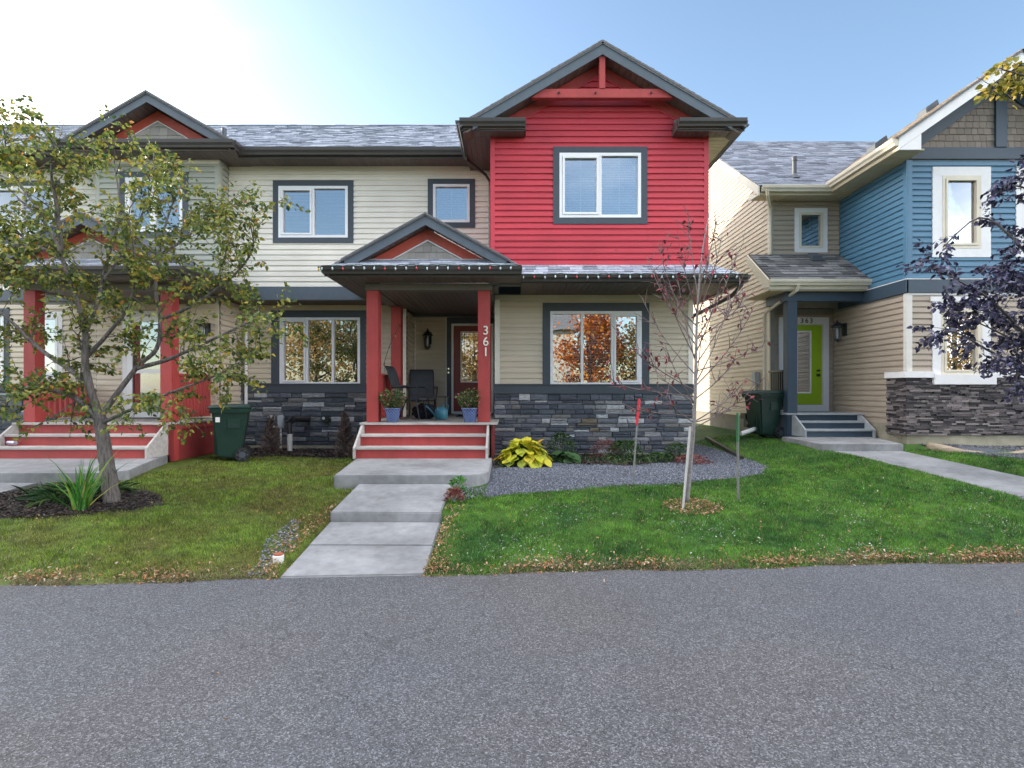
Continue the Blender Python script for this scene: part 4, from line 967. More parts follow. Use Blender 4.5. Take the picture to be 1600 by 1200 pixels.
mb = MB(); fDoor.box(mb, gx0, gx0 + .03, .004, .045, gz0, gz1); fDoor.box(mb, gx1 - .03, gx1, .004, .045, gz0, gz1); fDoor.box(mb, gx0 + .03, gx1 - .03, .004, .045, gz0, gz0 + .03); fDoor.box(mb, gx0 + .03, gx1 - .03, .004, .045, gz1 - .03, gz1); mb.build('glazing_frame', 'white_vinyl', dr)
mb = MB(); fDoor.box(mb, gx0 + .03, gx1 - .03, .014, .020, gz0 + .03, gz1 - .03); mb.build('pane', 'glass', dr)
mb = MB(); fDoor.box(mb, gx0 + .03, gx1 - .03, .004, .008, gz0 + .03, gz1 - .03); mb.build('backing_glass', 'brass', dr)
mb = MB()
for k in (.12, .88): fDoor.box(mb, gx0 + .03 + k * (gx1 - gx0 - .06) - .004, gx0 + .03 + k * (gx1 - gx0 - .06) + .004, .021, .025, gz0 + .03, gz1 - .03)
for k in (.06, .12, .88, .94): fDoor.box(mb, gx0 + .03, gx1 - .03, .021, .025, gz0 + k * (gz1 - gz0) - .004, gz0 + k * (gz1 - gz0) + .004)
mb.build('leaded_came', 'black_metal', dr)
for zz in (2.10, 2.19): mb = MB(); mb.tube([(-1.525, 13.13, zz), (-1.525, 13.07, zz)], .022, 12); mb.build('door_handle' if zz < 2.15 else 'deadbolt', 'chrome', dr, smooth=False)
mb = MB()
for k in range(3): mb.box(dx0 + .20, dx1 - .2, 13.105, 13.118, 1.26 + k * .19, 1.41 + k * .19)
# right alcove wall (side of the front room)
fB = Frame('west', -.35); wall_back(H1, fB, 11.05, 13.15, .5, 3.46); siding(H1, fB, 11.1, 13.12, 1.1, 3.44, 'tan_siding')
# lower right wall
rw = (.775, 2.625, 1.77, 3.27)
hr_ = [(rw[0] - .155, rw[1] + .155, 1.60, rw[3] + .17)]
wall_back(H1, fLow, -.35, XR, .3, 3.62, [rw])
siding(H1, fLow, -.25, XR - .02, 1.80, 3.50, 'tan_siding', hr_); board(H1, fLow, -.35, -.25, 1.80, 3.50, 'cream_siding', name='corner_post', n1=.024)
board(H1, fLow, XR - .09, XR + .01, 1.80, 3.5, 'cream_siding', name='corner_post', n0=-.005, n1=.03)
board(H1, fLow, -.35, XR, 3.50, 3.60, 'tan_siding', name='frieze_board', n1=.022)
window(H1, fLow, *rw, [(.345, False), (.345, False), (.31, True)], trim=(.155, .155, .17, .0), grid=(2, 4), blind=(1.0, .055))
board(H1, fLow, -.37, XR + .01, 1.60, 1.77, 'slate_trim', name='sill_band', n1=.075)
board(H1, fLow, -.37, XR + .01, 1.77, 1.792, 'slate_trim', name='band_cap', n1=.095)
stone_wall(H1, -.36, XR + .005, 11.04, .40, 1.597, rnd)
mb = MB(); mb.box(-.35, XR, 11.0, 11.03, .25, .40); mb.build('foundation', 'foundation', H1)
# pent roof in front of the red wall
roof(H1, (-.45, 9.70, 3.735), (4.12, 9.70, 3.735), (3.66, 10.115, 4.0), (-.45, 10.115, 4.0), 'roof_frost', tabw=(.15, .30), exposure=.125, thick=.03, rnd=rnd)
roof(H1, (4.12, 9.70, 3.735), (4.12, 12.2, 3.735), (3.66, 12.2, 4.0), (3.66, 10.115, 4.0), 'roof_frost', exposure=.125, thick=.03, rnd=rnd)
gutter(H1, (.17, 9.74, 3.72), (4.18, 9.74, 3.72), (0, -1, 0), h=.12, fascia=.10); gutter(H1, (4.12, 9.66, 3.72), (4.12, 12.2, 3.72), (1, 0, 0), h=.12, fascia=.10)
soffit(H1, .17, 4.10, 9.73, 11.03, 3.60); mb = MB(); mb.box(3.67, 4.10, 11.03, 12.2, 3.60, 3.61); mb.build('soffit_return', 'red_panel', H1)
downspout(H1, [(4.18, 9.85, 3.60), (4.10, 10.2, 3.42), (3.74, 11.2, 3.2), (3.72, 11.4, 2.9), (3.72, 11.4, .6)], 'brown_metal', .035)
downspout(H1, [(-.93, 10.95, 6.42), (-.93, 10.98, 6.34), (-.55, 11.5, 6.22), (-.47, 11.58, 6.1), (-.47, 11.58, 3.95)], 'brown_metal', .032)
# vent pipe on the long roof
mb = MB(); mb.tube([(-6.15, 11.62, 6.8), (-6.15, 11.62, 7.26)], .05, 12); mb.tube([(-6.15, 11.62, 6.85), (-6.15, 11.62, 6.93)], [.11, .055], 12); mb.build('vent_pipe', 'slate_trim', H1)

def porch(parent, xl, xr, ax, zr, posts, ybk, roofbk, tag_, shelf=True, beamx=None):
    """gabled porch roof on a beam: fascia, gutter, soffit, gable and skirt of shingles"""
    GY, FZ = 9.30, 3.77
    gutter(parent, (xl, GY, FZ), (xr, GY, FZ), (0, -1, 0), h=.13, fascia=.12)
    gutter(parent, (xl + .07, GY - .06, FZ), (xl + .07, roofbk, FZ), (-1, 0, 0), h=.13, fascia=.12)
    if tag_ == 'left': gutter(parent, (xr - .07, GY - .06, FZ), (xr - .07, roofbk, FZ), (1, 0, 0), h=.13, fascia=.12)
    # skirt under the gable
    mb = MB()
    roof(parent, (xl + .05, GY, FZ + .015), (xr - .03, GY, FZ + .015), (xr - .40, 9.72, FZ + .25), (xl + .40, 9.72, FZ + .25), 'roof_frost', exposure=.12, thick=.02, tabw=(.15, .3), rnd=rnd)
    hw = ax - xl; sl = (zr - FZ - .04) / (hw - .05)
    gy = 9.42
    for s in (-1, 1):
        e = ax + s * (hw - .05)
        if tag_ == 'left' or s < 0: bk = roofbk
        else: bk = 10.14
        q = [(e, gy - .02, FZ + .04), (e, bk, FZ + .04), (ax, roofbk, zr), (ax, gy - .02, zr)]
        if s > 0: q = [q[1], q[0], q[3], (ax, bk if tag_ != 'left' else roofbk, zr)]
        roof(parent, *q, 'roof_frost' if tag_ != 'left' else 'roof_shingle', exposure=.13, thick=.03, rnd=rnd)
        w = .175; reach = hw - .30
        rake_board(parent, (ax, zr - .015), (ax + s * reach, zr - .015 - sl * reach), w, gy, gy + .03, 'slate_skylit')
        mb = MB(); mb.prism([(ax, zr + .02), (ax + s * (reach + .05), zr + .02 - sl * (reach + .05)), (ax + s * (reach + .05), zr - .012 - sl * (reach + .05)), (ax, zr - .012)], gy - .03, gy + .035); mb.build('drip_edge', 'roof_dark', parent)
        mb = MB(); k = 0.02
        while k < reach - .25:
            mb.prism([(ax + s * k, zr - .15 - sl * k), (ax + s * (k + .098), zr - .15 - sl * (k + .098)), (ax + s * (k + .098), zr - .165 - sl * (k + .098)), (ax + s * k, zr - .165 - sl * k)], gy + .03, 9.70); k += .106
        o = mb.build('rake_soffit', 'brown_soffit', parent); o['kind'] = 'stuff'
        mb = MB(); t0 = zr - .19; kk = (t0 - 3.99) / sl
        mb.prism([(ax, t0), (ax + s * kk, 3.99), (ax + s * (kk - .19 / sl), 3.99), (ax, t0 - .19)], 9.66, 9.70); mb.build('rake_frieze', 'orange_red', parent)
        mb = MB(); k2 = kk - .19 / sl
        mb.prism([(ax, t0 - .19), (ax + s * k2, 3.99), (ax + s * (k2 - .035), 3.99), (ax, t0 - .212)], 9.655, 9.70); mb.build('gable_bead', 'white_trim', parent)
    mb = MB(); mb.box(ax - (zr - .19 - 3.99) / sl - .12, ax + (zr - .19 - 3.99) / sl + .12, 9.64, 9.70, 3.972, 3.99); mb.build('gable_sill', 'white_trim', parent)
    mb = MB(); mb.prism([(ax - .9, 3.97), (ax + .9, 3.97), (ax, zr - .2)], 9.71, 9.75); mb.build('gable_panel', 'wall_board', parent)
    gable_shakes(parent, Frame('front', 9.70), ax, zr - .40, ax - 1, ax + 1, 3.992, sl, 'shake', course=.13, rnd=rnd)
    # soffit round the beam, ceiling inside
    bx0, bx1 = beamx
    soffit(parent, xl + .07, xr - (0.0 if tag_ != 'left' else .07), GY + .02, 9.83, 3.605, run='y')
    soffit(parent, xl + .07, bx0 - .0, 9.84, roofbk - .01, 3.605, run='y')
    if tag_ == 'left': soffit(parent, bx1, xr - .07, 9.84, roofbk - .01, 3.605, run='y')
    mb = MB(); mb.box(bx0, bx1, 9.84, 10.06, 3.48, 3.60); mb.build('porch_beam', 'beam_metal', parent, bevel=.004)
    mb = MB(); mb.box(bx0, bx0 + .2, 10.07, ybk, 3.482, 3.602); mb.build('porch_beam', 'beam_metal', parent, bevel=.004)
    if tag_ == 'left': mb = MB(); mb.box(bx1 - .2, bx1, 10.07, ybk, 3.482, 3.602); mb.build('porch_beam', 'beam_metal', parent, bevel=.004)
    soffit(parent, bx0 + .2, (bx1 if tag_ != 'left' else bx1 - .2), 10.07, ybk, 3.50, run='y', w=.11, name='porch_ceiling')
    for (x0, x1, y0, y1) in posts:
        mb = MB(); mb.box(x0, x1, y0, y1, 1.085, 3.478); mb.build('porch_post', 'red_wood', parent, bevel=.008)

porch(H1, -3.21, .165, -1.50, 4.72, [(-2.64, -2.42, 9.86, 10.07), (-.62, -.40, 9.86, 10.07), (-2.61, -2.39, 11.72, 11.93)], 13.14, 11.63, 'main', beamx=(-2.66, -.36))
mb = MB(); mb.box(-.42, -.36, 10.07, 11.03, 3.45, 3.60); mb.build('beam_cheek', 'beam_metal', H1)

def steps(parent, x0, x1, yb, yt, zb, zt, riser, tread='weathered_wood', cheek='weathered_wood', n=3, skip_deck=False):
    """closed risers with wooden treads between sloping cheeks"""
    h = (zt - zb) / n; run = (yt - yb) / (n - 1)
    for k in range(n):
        y = yb + run * k
        mb = MB(); mb.box(x0 + .03, x1 - .03, y, y + .025, zb + h * k, zb + h * (k + 1) - .042); mb.build('riser', riser, parent)
        if k < n - 1: mb = MB(); mb.box(x0 + .028, x1 - .028, y - .03, y + run + .02, zb + h * (k + 1) - .04, zb + h * (k + 1)); mb.build('tread', tread, parent, bevel=.006)
    for xa in (x0, x1):
        a, b = (xa - .012, xa + .028) if xa == x0 else (xa - .028, xa + .012)
        mb = MB(); mb.prism([(yb - .05, zb), (yt - .0, zb), (yt - .0, zt - .045), (yt - .12, zt - .045), (yb - .05, zb + h * .95)], a, b, 'x'); mb.build('stringer', cheek, parent, bevel=.004)
def deck(parent, x0, x1, y0, y1, z, m='deck_wood', w=.14, edge='weathered_wood'):
    y = y0; k = 0
    while y < y1 - .01:
        e = min(y + w, y1); mb = MB(); mb.box(x0, x1, y + .002, e - .004, z - .035, z)
        mb.build('deck_board', edge if k == 0 else m, parent); y = e; k += 1
steps(H1, -2.68, -.42, 9.24, 9.79, .503, 1.083, 'red_wood')
deck(H1, -2.73, -.26, 9.73, 13.14, 1.083)
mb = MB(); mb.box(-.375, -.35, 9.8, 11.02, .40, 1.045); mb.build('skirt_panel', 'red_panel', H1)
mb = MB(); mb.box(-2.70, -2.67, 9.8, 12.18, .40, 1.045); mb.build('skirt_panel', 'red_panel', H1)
# left porch rail between the posts
def railing(parent, x, y0, y1, zb, zt, m, gap=.105, w=.04, along='y', rail=.05):
    def bx(mb, a0, a1, c0, c1, z0, z1):
        if along == 'y': mb.box(c0, c1, a0, a1, z0, z1)
        else: mb.box(a0, a1, c0, c1, z0, z1)
    mb = MB(); bx(mb, y0, y1, x - .045, x + .045, zt - .04, zt); mb.build('hand_rail', m, parent)
    mb = MB(); bx(mb, y0, y1, x - .02, x + .02, zb + .06, zb + .12); mb.build('bottom_rail', m, parent)
    y = y0 + gap * .6
    while y < y1 - w:
        mb = MB(); bx(mb, y, y + w, x - .022, x + .022, zb + .12, zt - .04); mb.build('baluster', m, parent); y += gap
railing(H1, -2.52, 10.08, 11.71, 1.083, 1.98, 'red_wood', gap=.125, w=.085)
# numbers down the right post
for ch, zz in (('3', 2.675), ('6', 2.475), ('1', 2.285)):
    text_mesh(H1, ch, -.475, 9.852, zz, .225, 'numeral_cream')

# ------------------------------------------------------------------ the next townhouse to the left (sage)
H2 = thing('townhouse', 'attached townhouse with sage green upper bay and small orange-trimmed gable', 'house', (-7.4, 11.3, 0.35))
fBay = Frame('front', 11.28); BX0, BX1 = -8.62, -6.07
bw = (-8.0, -6.82, 4.95, 6.07)
wall_back(H2, fBay, BX0, BX1, .3, 6.5, [bw]); siding(H2, fBay, BX0 + .08, BX1 - .08, 3.80, 6.36, 'sage_siding', [(bw[0] - .12, bw[1] + .12, bw[2] - .12, bw[3] + .12)])
board(H2, fBay, BX0, BX1, 6.36, 6.44, 'cream_siding', name='frieze_board', n1=.02)
for a, b in ((BX0, BX0 + .085), (BX1 - .085, BX1)): board(H2, fBay, a, b, 3.80, 6.36, 'sage_siding', name='corner_post', n1=.024)
window(H2, fBay, *bw, [(.5, True), (.5, False)], trim=(.12, .12, .12, .12), glass='glass_upper', blind=(1, .045))
fBE = Frame('east', BX1); wall_back(H2, fBE, 11.29, 11.63, 1.0, 6.45); siding(H2, fBE, 11.30, 11.63, 3.80, 6.44, 'sage_siding')
mb = MB(); mb.box(BX1 + .001, BX1 + .024, 11.262, 11.36, 3.8, 6.44); mb.build('corner_post', 'sage_siding', H2)
fBW = Frame('west', BX0); wall_back(H2, fBW, 11.29, 11.63, 1.0, 6.45); siding(H2, fBW, 11.30, 11.63, 3.80, 6.44, 'sage_siding')
gutter(H2, (-9.12, 10.85, 6.63), (-5.52, 10.85, 6.63), (0, -1, 0), h=.145); gutter(H2, (-5.60, 10.80, 6.63), (-5.60, 11.12, 6.63), (1, 0, 0), h=.145, fascia=.15)
soffit(H2, -9.05, -5.57, 10.85, 11.27, 6.445); soffit(H2, -6.05, -5.57, 11.275, 11.64, 6.445)
# bay roof and its gable
gx, gtop, gs = -7.27, 7.60, .578
mb = MB(); mb.prism([(10.85, 6.64), (11.45, 6.845), (11.45, 6.78), (10.85, 6.56)], -9.1, -5.55, 'x'); mb.build('bay_roof', 'roof_shingle', H2)
for s in (-1, 1):
    hw = 1.62; e = gx + s * hw
    q = [(e, 10.80, gtop - gs * hw), (e, 12.2, gtop - gs * hw), (gx, 13.2, gtop), (gx, 10.80, gtop)]
    if s > 0: q = [q[1], q[0], q[3], q[2]]
    roof(H2, *q, 'roof_shingle', rnd=rnd, thick=.03)
    rake_board(H2, (gx, gtop - .015), (gx + s * 1.60, gtop - .015 - gs * 1.60), .18, 10.82, 10.85, 'slate_skylit')
    mb = MB(); mb.prism([(gx, gtop + .03), (gx + s * 1.64, gtop + .03 - gs * 1.64), (gx + s * 1.64, gtop - .01 - gs * 1.64), (gx, gtop - .01)], 10.79, 10.86); mb.build('drip_edge', 'roof_dark', H2)
    mb = MB(); k = .02
    while k < 1.3: mb.prism([(gx + s * k, gtop - .16 - gs * k), (gx + s * (k + .098), gtop - .16 - gs * (k + .098)), (gx + s * (k + .098), gtop - .175 - gs * (k + .098)), (gx + s * k, gtop - .175 - gs * k)], 10.85, 11.20); k += .106
    mb.build('rake_soffit', 'brown_soffit', H2, kind='stuff')
    t0 = gtop - .20; kk = (t0 - 6.74) / gs; k2 = kk - .2 / gs; mb = MB(); mb.prism([(gx, t0), (gx + s * kk, 6.74), (gx + s * k2, 6.74), (gx, t0 - .2)], 11.16, 11.20); mb.build('rake_frieze', 'orange_red', H2)
    mb = MB(); mb.prism([(gx, t0 - .2), (gx + s * k2, 6.74), (gx + s * (k2 - .03), 6.74), (gx, t0 - .22)], 11.155, 11.20); mb.build('gable_bead', 'white_trim', H2)
mb = MB(); mb.prism([(gx - 1.2, 6.6), (gx + 1.2, 6.6), (gx, gtop - .2)], 11.21, 11.25); mb.build('gable_panel', 'wall_board', H2)
mb = MB(); mb.box(gx - 1.35, gx + 1.35, 11.13, 11.20, 6.72, 6.74); mb.build('gable_sill', 'slate_skylit', H2)
gable_shakes(H2, Frame('front', 11.20), gx, gtop - .40, gx - 1, gx + 1, 6.742, gs, 'shake', course=.17, wr=(.14, .2), rnd=rnd)
# lower storey
pdx = (-7.90, -7.05)
wwl = (-7.95, -7.0, 1.13, 3.2)
siding(H2, fBay, BX0 + .02, BX1 - .08, 1.10, 3.46, 'tan_siding', [(-8.07, -6.93, 1.0, 3.32)]); board(H2, fBay, BX1 - .08, BX1, 1.10, 3.8, 'tan_siding', name='corner_post', n1=.024)
board(H2, fBay, -8.06, -7.96, 1.1, 3.31, 'white_trim', n1=.03); board(H2, fBay, -7.04, -6.94, 1.1, 3.31, 'white_trim', n1=.03); board(H2, fBay, -7.96, -7.04, 3.21, 3.31, 'white_trim', n1=.03)
mb = MB(); fBay.box(mb, -7.95, -7.85, .002, .04, 1.11, 3.20); fBay.box(mb, -7.15, -7.05, .002, .04, 1.11, 3.20); fBay.box(mb, -7.85, -7.15, .002, .04, 1.11, 1.22); fBay.box(mb, -7.85, -7.15, .002, .04, 3.08, 3.20); fBay.box(mb, -7.85, -7.15, .002, .04, 2.02, 2.10)
dr = mb.build('storm_door', 'white_vinyl', H2)
mb = MB(); fBay.box(mb, -7.85, -7.15, .018, .024, 1.22, 3.08); mb.build('pane', 'glass', dr)
mb = MB(); fBay.box(mb, -7.85, -7.15, .002, .008, 1.22, 3.08); mb.build('inner_door', 'red_door', dr)
mb = MB(); mb.tube([(-7.12, 11.2, 2.05), (-7.12, 11.15, 2.05)], .02, 8); mb.build('door_handle', 'chrome', dr)
fBE2 = Frame('east', BX1); siding(H2, fBE2, 11.30, 12.19, 1.10, 3.57, 'tan_siding'); wall_back(H2, fBE2, 11.29, 12.2, .3, 3.58)
stone_wall(H2, BX1 + .0, BX1 + .07, 12.19, .44, 1.6, rnd, wr=(.07, .07))
# cream wall beyond the bay
fFar = Frame('front', 11.64); w2 = (-11.2, -9.77, 4.93, 6.03)
wall_back(H2, fFar, -14, BX0, .3, 6.5, [w2, (-11.5, -10.85, 1.8, 3.3), (-10.15, -9.70, 2.0, 3.25)]); siding(H2, fFar, -14, BX0, 3.80, 6.4, 'cream_siding', [(w2[0] - .12, w2[1] + .12, w2[2] - .12, w2[3] + .12)])
siding(H2, fFar, -14, BX0, 1.70, 3.5, 'tan_siding', [(-11.62, -10.73, 1.7, 3.42), (-10.25, -9.60, 1.9, 3.35)])
window(H2, fFar, *w2, [(.5, True), (.5, False)], trim=(.12, .12, .12, .12), glass='glass_upper', blind=(1, .045))
window(H2, fFar, -11.5, -10.85, 1.8, 3.3, [(1, False)], trim=(.12, .12, .12, .1))
window(H2, fFar, -10.15, -9.70, 2.0, 3.25, [(1, False)], trim=(.10, .10, .10, .10), tm='white_trim', roomcol='red_door')
stone_wall(H2, -12.4, -9.0, 11.64, .44, 1.66, rnd, hr=(.1, .14), wr=(.3, .6)); board(H2, fFar, -13, -9, 1.66, 1.72, 'slate_trim', n1=.08, name='sill_band')
gutter(H2, (-16, 11.12, 6.60), (-9.1, 11.12, 6.60), (0, -1, 0), h=.145); soffit(H2, -14, -9.1, 11.1, 11.64, 6.455)
board(H2, fFar, -14, BX0, 3.58, 3.80, 'slate_skylit', name='band_board', n1=.04)
roof(H2, (-28, EY, EZ), (-6.02, EY, EZ), (-6.02, RY, RZ), (-28, RY, RZ), 'roof_frost', rnd=rnd)  # row lengthened unseen past the left edge, added to shade the lane
mb = MB(); mb.add([(-6.01, RY, RZ), (-28, RY, RZ), (-28, 18.45, EZ), (-6.01, 18.45, EZ)], [(0, 1, 2, 3)]); mb.build('rear_roof', 'roof_shingle', H2)
mb = MB(); mb.box(-28, -6.02, 17.8, 17.92, .3, 6.5); mb.box(-28.1, -28, 11.7, 17.9, .3, 6.5); mb.box(-28, -14.02, 11.66, 11.78, .3, 6.5); mb.build('back_wall', 'wall_board', H2)
mb = MB(); x = -18
while x < -6.1: mb.prism([(RY - .14, RZ - .06), (RY, RZ + .03), (RY + .14, RZ - .06), (RY, RZ + .012)], x, x + .30, 'x'); x += .305
mb.build('ridge_cap', 'roof_frost', H2, kind='stuff')
porch(H2, -9.42, -5.55, -7.47, 4.74, [(-8.86, -8.64, 9.86, 10.07), (-6.38, -6.16, 9.86, 10.07)], 11.27, 11.62, 'left', beamx=(-8.90, -6.12))
deck(H2, -8.95, -6.10, 9.73, 11.27, 1.083)
steps(H2, -8.9, -6.18, 9.24, 9.79, .503, 1.083, 'red_wood')
mb = MB(); mb.box(-6.175, -6.14, 9.80, 11.26, .38, 1.045); mb.build('skirt_panel', 'red_panel', H2)
mb = MB(); mb.box(-6.14, -6.125, 9.86, 10.0, .38, 1.045); mb.box(-6.14, -6.125, 10.0, 11.2, .95, 1.045); mb.build('skirt_frame', 'red_wood', H2)
mb = MB(); mb.box(-6.4, -6.14, 9.76, 9.79, .5, 1.045); mb.build('skirt_panel', 'red_panel', H2)
railing(H2, -6.26, 10.08, 11.26, 1.083, 1.98, 'red_wood', gap=.115, w=.075); railing(H2, -8.75, 10.08, 11.26, 1.083, 1.80, 'red_wood', gap=.125, w=.075)
downspout(H2, [(-5.93, 12.13, 3.45), (-5.93, 12.13, 1.0), (-5.93, 12.0, .55)], 'white_trim', .035)

# ------------------------------------------------------------------ the blue house to the right
H3 = thing('house', 'blue and taupe house with a lime green door, number 363', 'house', (8.5, 11.0, 0.45))
BXL = 7.62
fF, fSide, fUpA, fDo, fWs = Frame('front', 10.5), Frame('west', BXL), Frame('front', 12.65), Frame('front', 12.9), Frame('west', 6.0)
# ground floor front
w1 = (8.27, 9.05, 1.97, 3.26); wh = [(8.09, 9.24, 1.80, 3.45)]
wall_back(H3, fF, BXL, 11.2, .3, 3.6, [w1]); siding(H3, fF, BXL + .08, 11.2, 2.03, 3.5, 'taupe_siding', wh)
board(H3, fF, BXL, BXL + .09, 2.03, 3.54, 'pale_siding', name='corner_post', n1=.024); board(H3, fF, BXL, 11.2, 3.50, 3.545, 'white_trim', name='frieze_board', n1=.02)
window(H3, fF, *w1, [(1, True)], trim=(.17, .17, .12, .0), tm='white_trim', fm='cream_metal', grid=None, fw=.05)
board(H3, fF, 8.06, 9.27, 3.38, 3.47, 'white_trim', n1=.04)
board(H3, fF, 8.08, 9.26, 1.78, 1.97, 'white_trim', n1=.11, name='window_apron')
board(H3, fF, 7.50, 8.08, 1.91, 2.03, 'white_trim', n1=.10, name='stone_cap'); board(H3, fF, 9.26, 11.2, 1.91, 2.03, 'white_trim', n1=.10, name='stone_cap')
# thin ledge stone, too fine to pick apart: one mass
def ledge(parent, fr, u0, u1, z0, z1, holes=()):
    r = random.Random(5); mb = MB(); z = z0
    while z < z1 - .01:
        h = r.uniform(.022, .045); h = min(h, z1 - z); u = u0 - r.random() * .1
        while u < u1:
            w = r.uniform(.07, .30); a, b = max(u, u0), min(u + w, u1)
            if b - a > .01 and not any(q[0] < (a + b) / 2 < q[1] and q[2] < z + h / 2 < q[3] for q in holes): fr.box(mb, a + .002, b - .002, 0, r.uniform(.045, .085), z + .002, z + h - .002)
            u += w
        z += h
    o = mb.build('ledge_stone', 'ledge_dark', parent); o['kind'] = 'stuff'; return o
ledge(H3, fF, 7.56, 11.2, .80, 1.908, [(8.08, 9.26, 1.78, 2)])
ledge(H3, Frame('west', BXL - .0), 10.44, 10.98, .80, 1.908)
board(H3, fSide, 10.42, 10.99, 1.91, 2.03, 'white_trim', n1=.10, name='stone_cap')
mb = MB(); mb.box(7.60, 11.2, 10.47, 10.6, .2, .80); mb.build('foundation', 'foundation', H3); mb = MB(); mb.box(7.60, 7.7, 10.61, 12.9, .2, 1.0); mb.build('foundation', 'foundation', H3)
# blue upper storey
bwins = [(8.29, 9.03, 4.40, 5.80), (9.90, 10.64, 4.40, 5.80)]
bh = [(a - .19, b + .19, c - .17, d + .17) for a, b, c, d in bwins]
wall_back(H3, fF, BXL, 11.2, 3.6, 6.3, bwins); siding(H3, fF, BXL + .08, 11.2, 3.83, 6.10, 'blue_siding', bh)
board(H3, fF, BXL, BXL + .09, 3.82, 6.10, 'blue_siding', name='corner_post', n1=.026); board(H3, fF, BXL - .03, 11.2, 3.55, 3.80, 'navy_trim', name='band_board', n1=.045)
board(H3, fF, BXL - .03, 11.2, 3.80, 3.815, 'white_trim', name='band_flashing', n1=.05)
for b_ in bwins: window(H3, fF, *b_, [(1, True)], trim=(.19, .19, .17, .17), tm='white_trim', fm='cream_metal', grid=(3, 4), glass='glass_upper', blind=None, mun='white_vinyl')
board(H3, fF, BXL - .02, 11.2, 6.12, 6.34, 'navy_trim', name='frieze_board', n1=.04)
# gable
gx, gz_, gs = 9.40, 7.92, .70
mb = MB(); mb.prism([(BXL, 6.3), (11.18, 6.3), (gx, 6.3 + gs * 1.79)], 10.52, 10.62); mb.build('gable_wall', 'wall_board', H3)
gable_shakes(H3, fF, gx - .0, gz_ - .46, BXL, 11.2, 6.345, gs, 'shake_brown', course=.125, wr=(.10, .16), n0=.002, rnd=rnd)
mb = MB(); mb.box(gx - .105, gx + .105, 10.44, 10.497, 6.342, gz_ - .46); mb.build('king_post', 'navy_trim', H3)
for s in (-1, 1):
    mb = MB(); t0 = gz_ - .22; kk = 1.85; mb.prism([(gx, t0), (gx + s * kk, t0 - gs * kk), (gx + s * kk, t0 - .26 - gs * kk), (gx, t0 - .26)], 10.45, 10.495); mb.build('rake_frieze', 'navy_trim', H3)
    rake_board(H3, (gx, gz_), (gx + s * 2.27, gz_ - gs * 2.27), .22, 10.02, 10.055, 'white_trim')
    mb = MB(); mb.prism([(gx + s * 1.86, gz_ - .225 - gs * 1.86), (gx + s * 2.27, gz_ - .225 - gs * 2.27), (gx + s * 2.27, 6.10), (gx + s * 1.86, 6.10)], 10.022, 10.052); mb.build('eave_end', 'white_trim', H3)
    e = gx + s * 2.32; q = [(e, 10.0, gz_ - gs * 2.32 + .03), (e, 13.6, gz_ - gs * 2.32 + .03), (gx, 16.0, gz_ + .03), (gx, 10.0, gz_ + .03)]
    if s > 0: q = [q[1], q[0], q[3], q[2]]
    roof(H3, *q, 'roof_sunlit', rnd=rnd, thick=.04)
    mb = MB(); k = .02
    while k < 1.85: mb.prism([(gx + s * k, gz_ - .20 - gs * k), (gx + s * (k + .098), gz_ - .20 - gs * (k + .098)), (gx + s * (k + .098), gz_ - .215 - gs * (k + .098)), (gx + s * k, gz_ - .215 - gs * k)], 10.056, 10.45); k += .106
    mb.build('rake_soffit', 'cream_soffit', H3, kind='stuff')
gutter(H3, (7.13, 10.03, 6.31), (7.13, 12.15, 6.31), (-1, 0, 0), m='cream_metal', h=.13, fascia=.15)
soffit(H3, 7.13, BXL, 10.05, 12.65, 6.10, m='cream_soffit', run='x')
# blue side wall
wall_back(H3, fSide, 10.52, 12.9, .3, 6.12); siding(H3, fSide, 10.56, 12.64, 3.83, 6.09, 'blue_siding'); siding(H3, fSide, 10.56, 12.89, 2.04, 3.50, 'taupe_siding'); siding(H3, fSide, 10.99, 12.89, 1.0, 2.04, 'taupe_siding')
mb = MB(); mb.box(BXL - .026, BXL - .001, 10.476, 10.56, 3.82, 6.10); mb.build('corner_post', 'blue_siding', H3); mb = MB(); mb.box(BXL - .024, BXL - .001, 10.476, 10.56, 2.04, 3.54); mb.build('corner_post', 'pale_siding', H3)
board(H3, fSide, 10.455, 12.64, 3.55, 3.80, 'navy_trim', name='band_board', n1=.045)
board(H3, fSide, 10.455, 12.64, 3.80, 3.815, 'white_trim', name='band_flashing', n1=.05)
# recessed upper wall over the entry
w3 = (6.66, 7.22, 4.97, 5.80)
wall_back(H3, fUpA, 6.0, BXL, 3.6, 6.12, [w3]); siding(H3, fUpA, 6.07, BXL - .02, 4.60, 6.09, 'taupe_siding', [(6.56, 7.32, 4.87, 5.90)]); board(H3, fUpA, 6.0, 6.075, 4.6, 6.09, 'taupe_siding', name='corner_post', n1=.024)
window(H3, fUpA, *w3, [(1, False)], trim=(.10, .10, .10, .10), tm='white_trim', fm='cream_metal', grid=(2, 2), glass='glass_upper')
gutter(H3, (5.58, 12.20, 6.24), (7.20, 12.20, 6.24), (0, -1, 0), m='cream_metal', h=.13, fascia=.15)
soffit(H3, 5.56, 7.62, 12.19, 12.64, 6.07, m='cream_soffit', run='y')
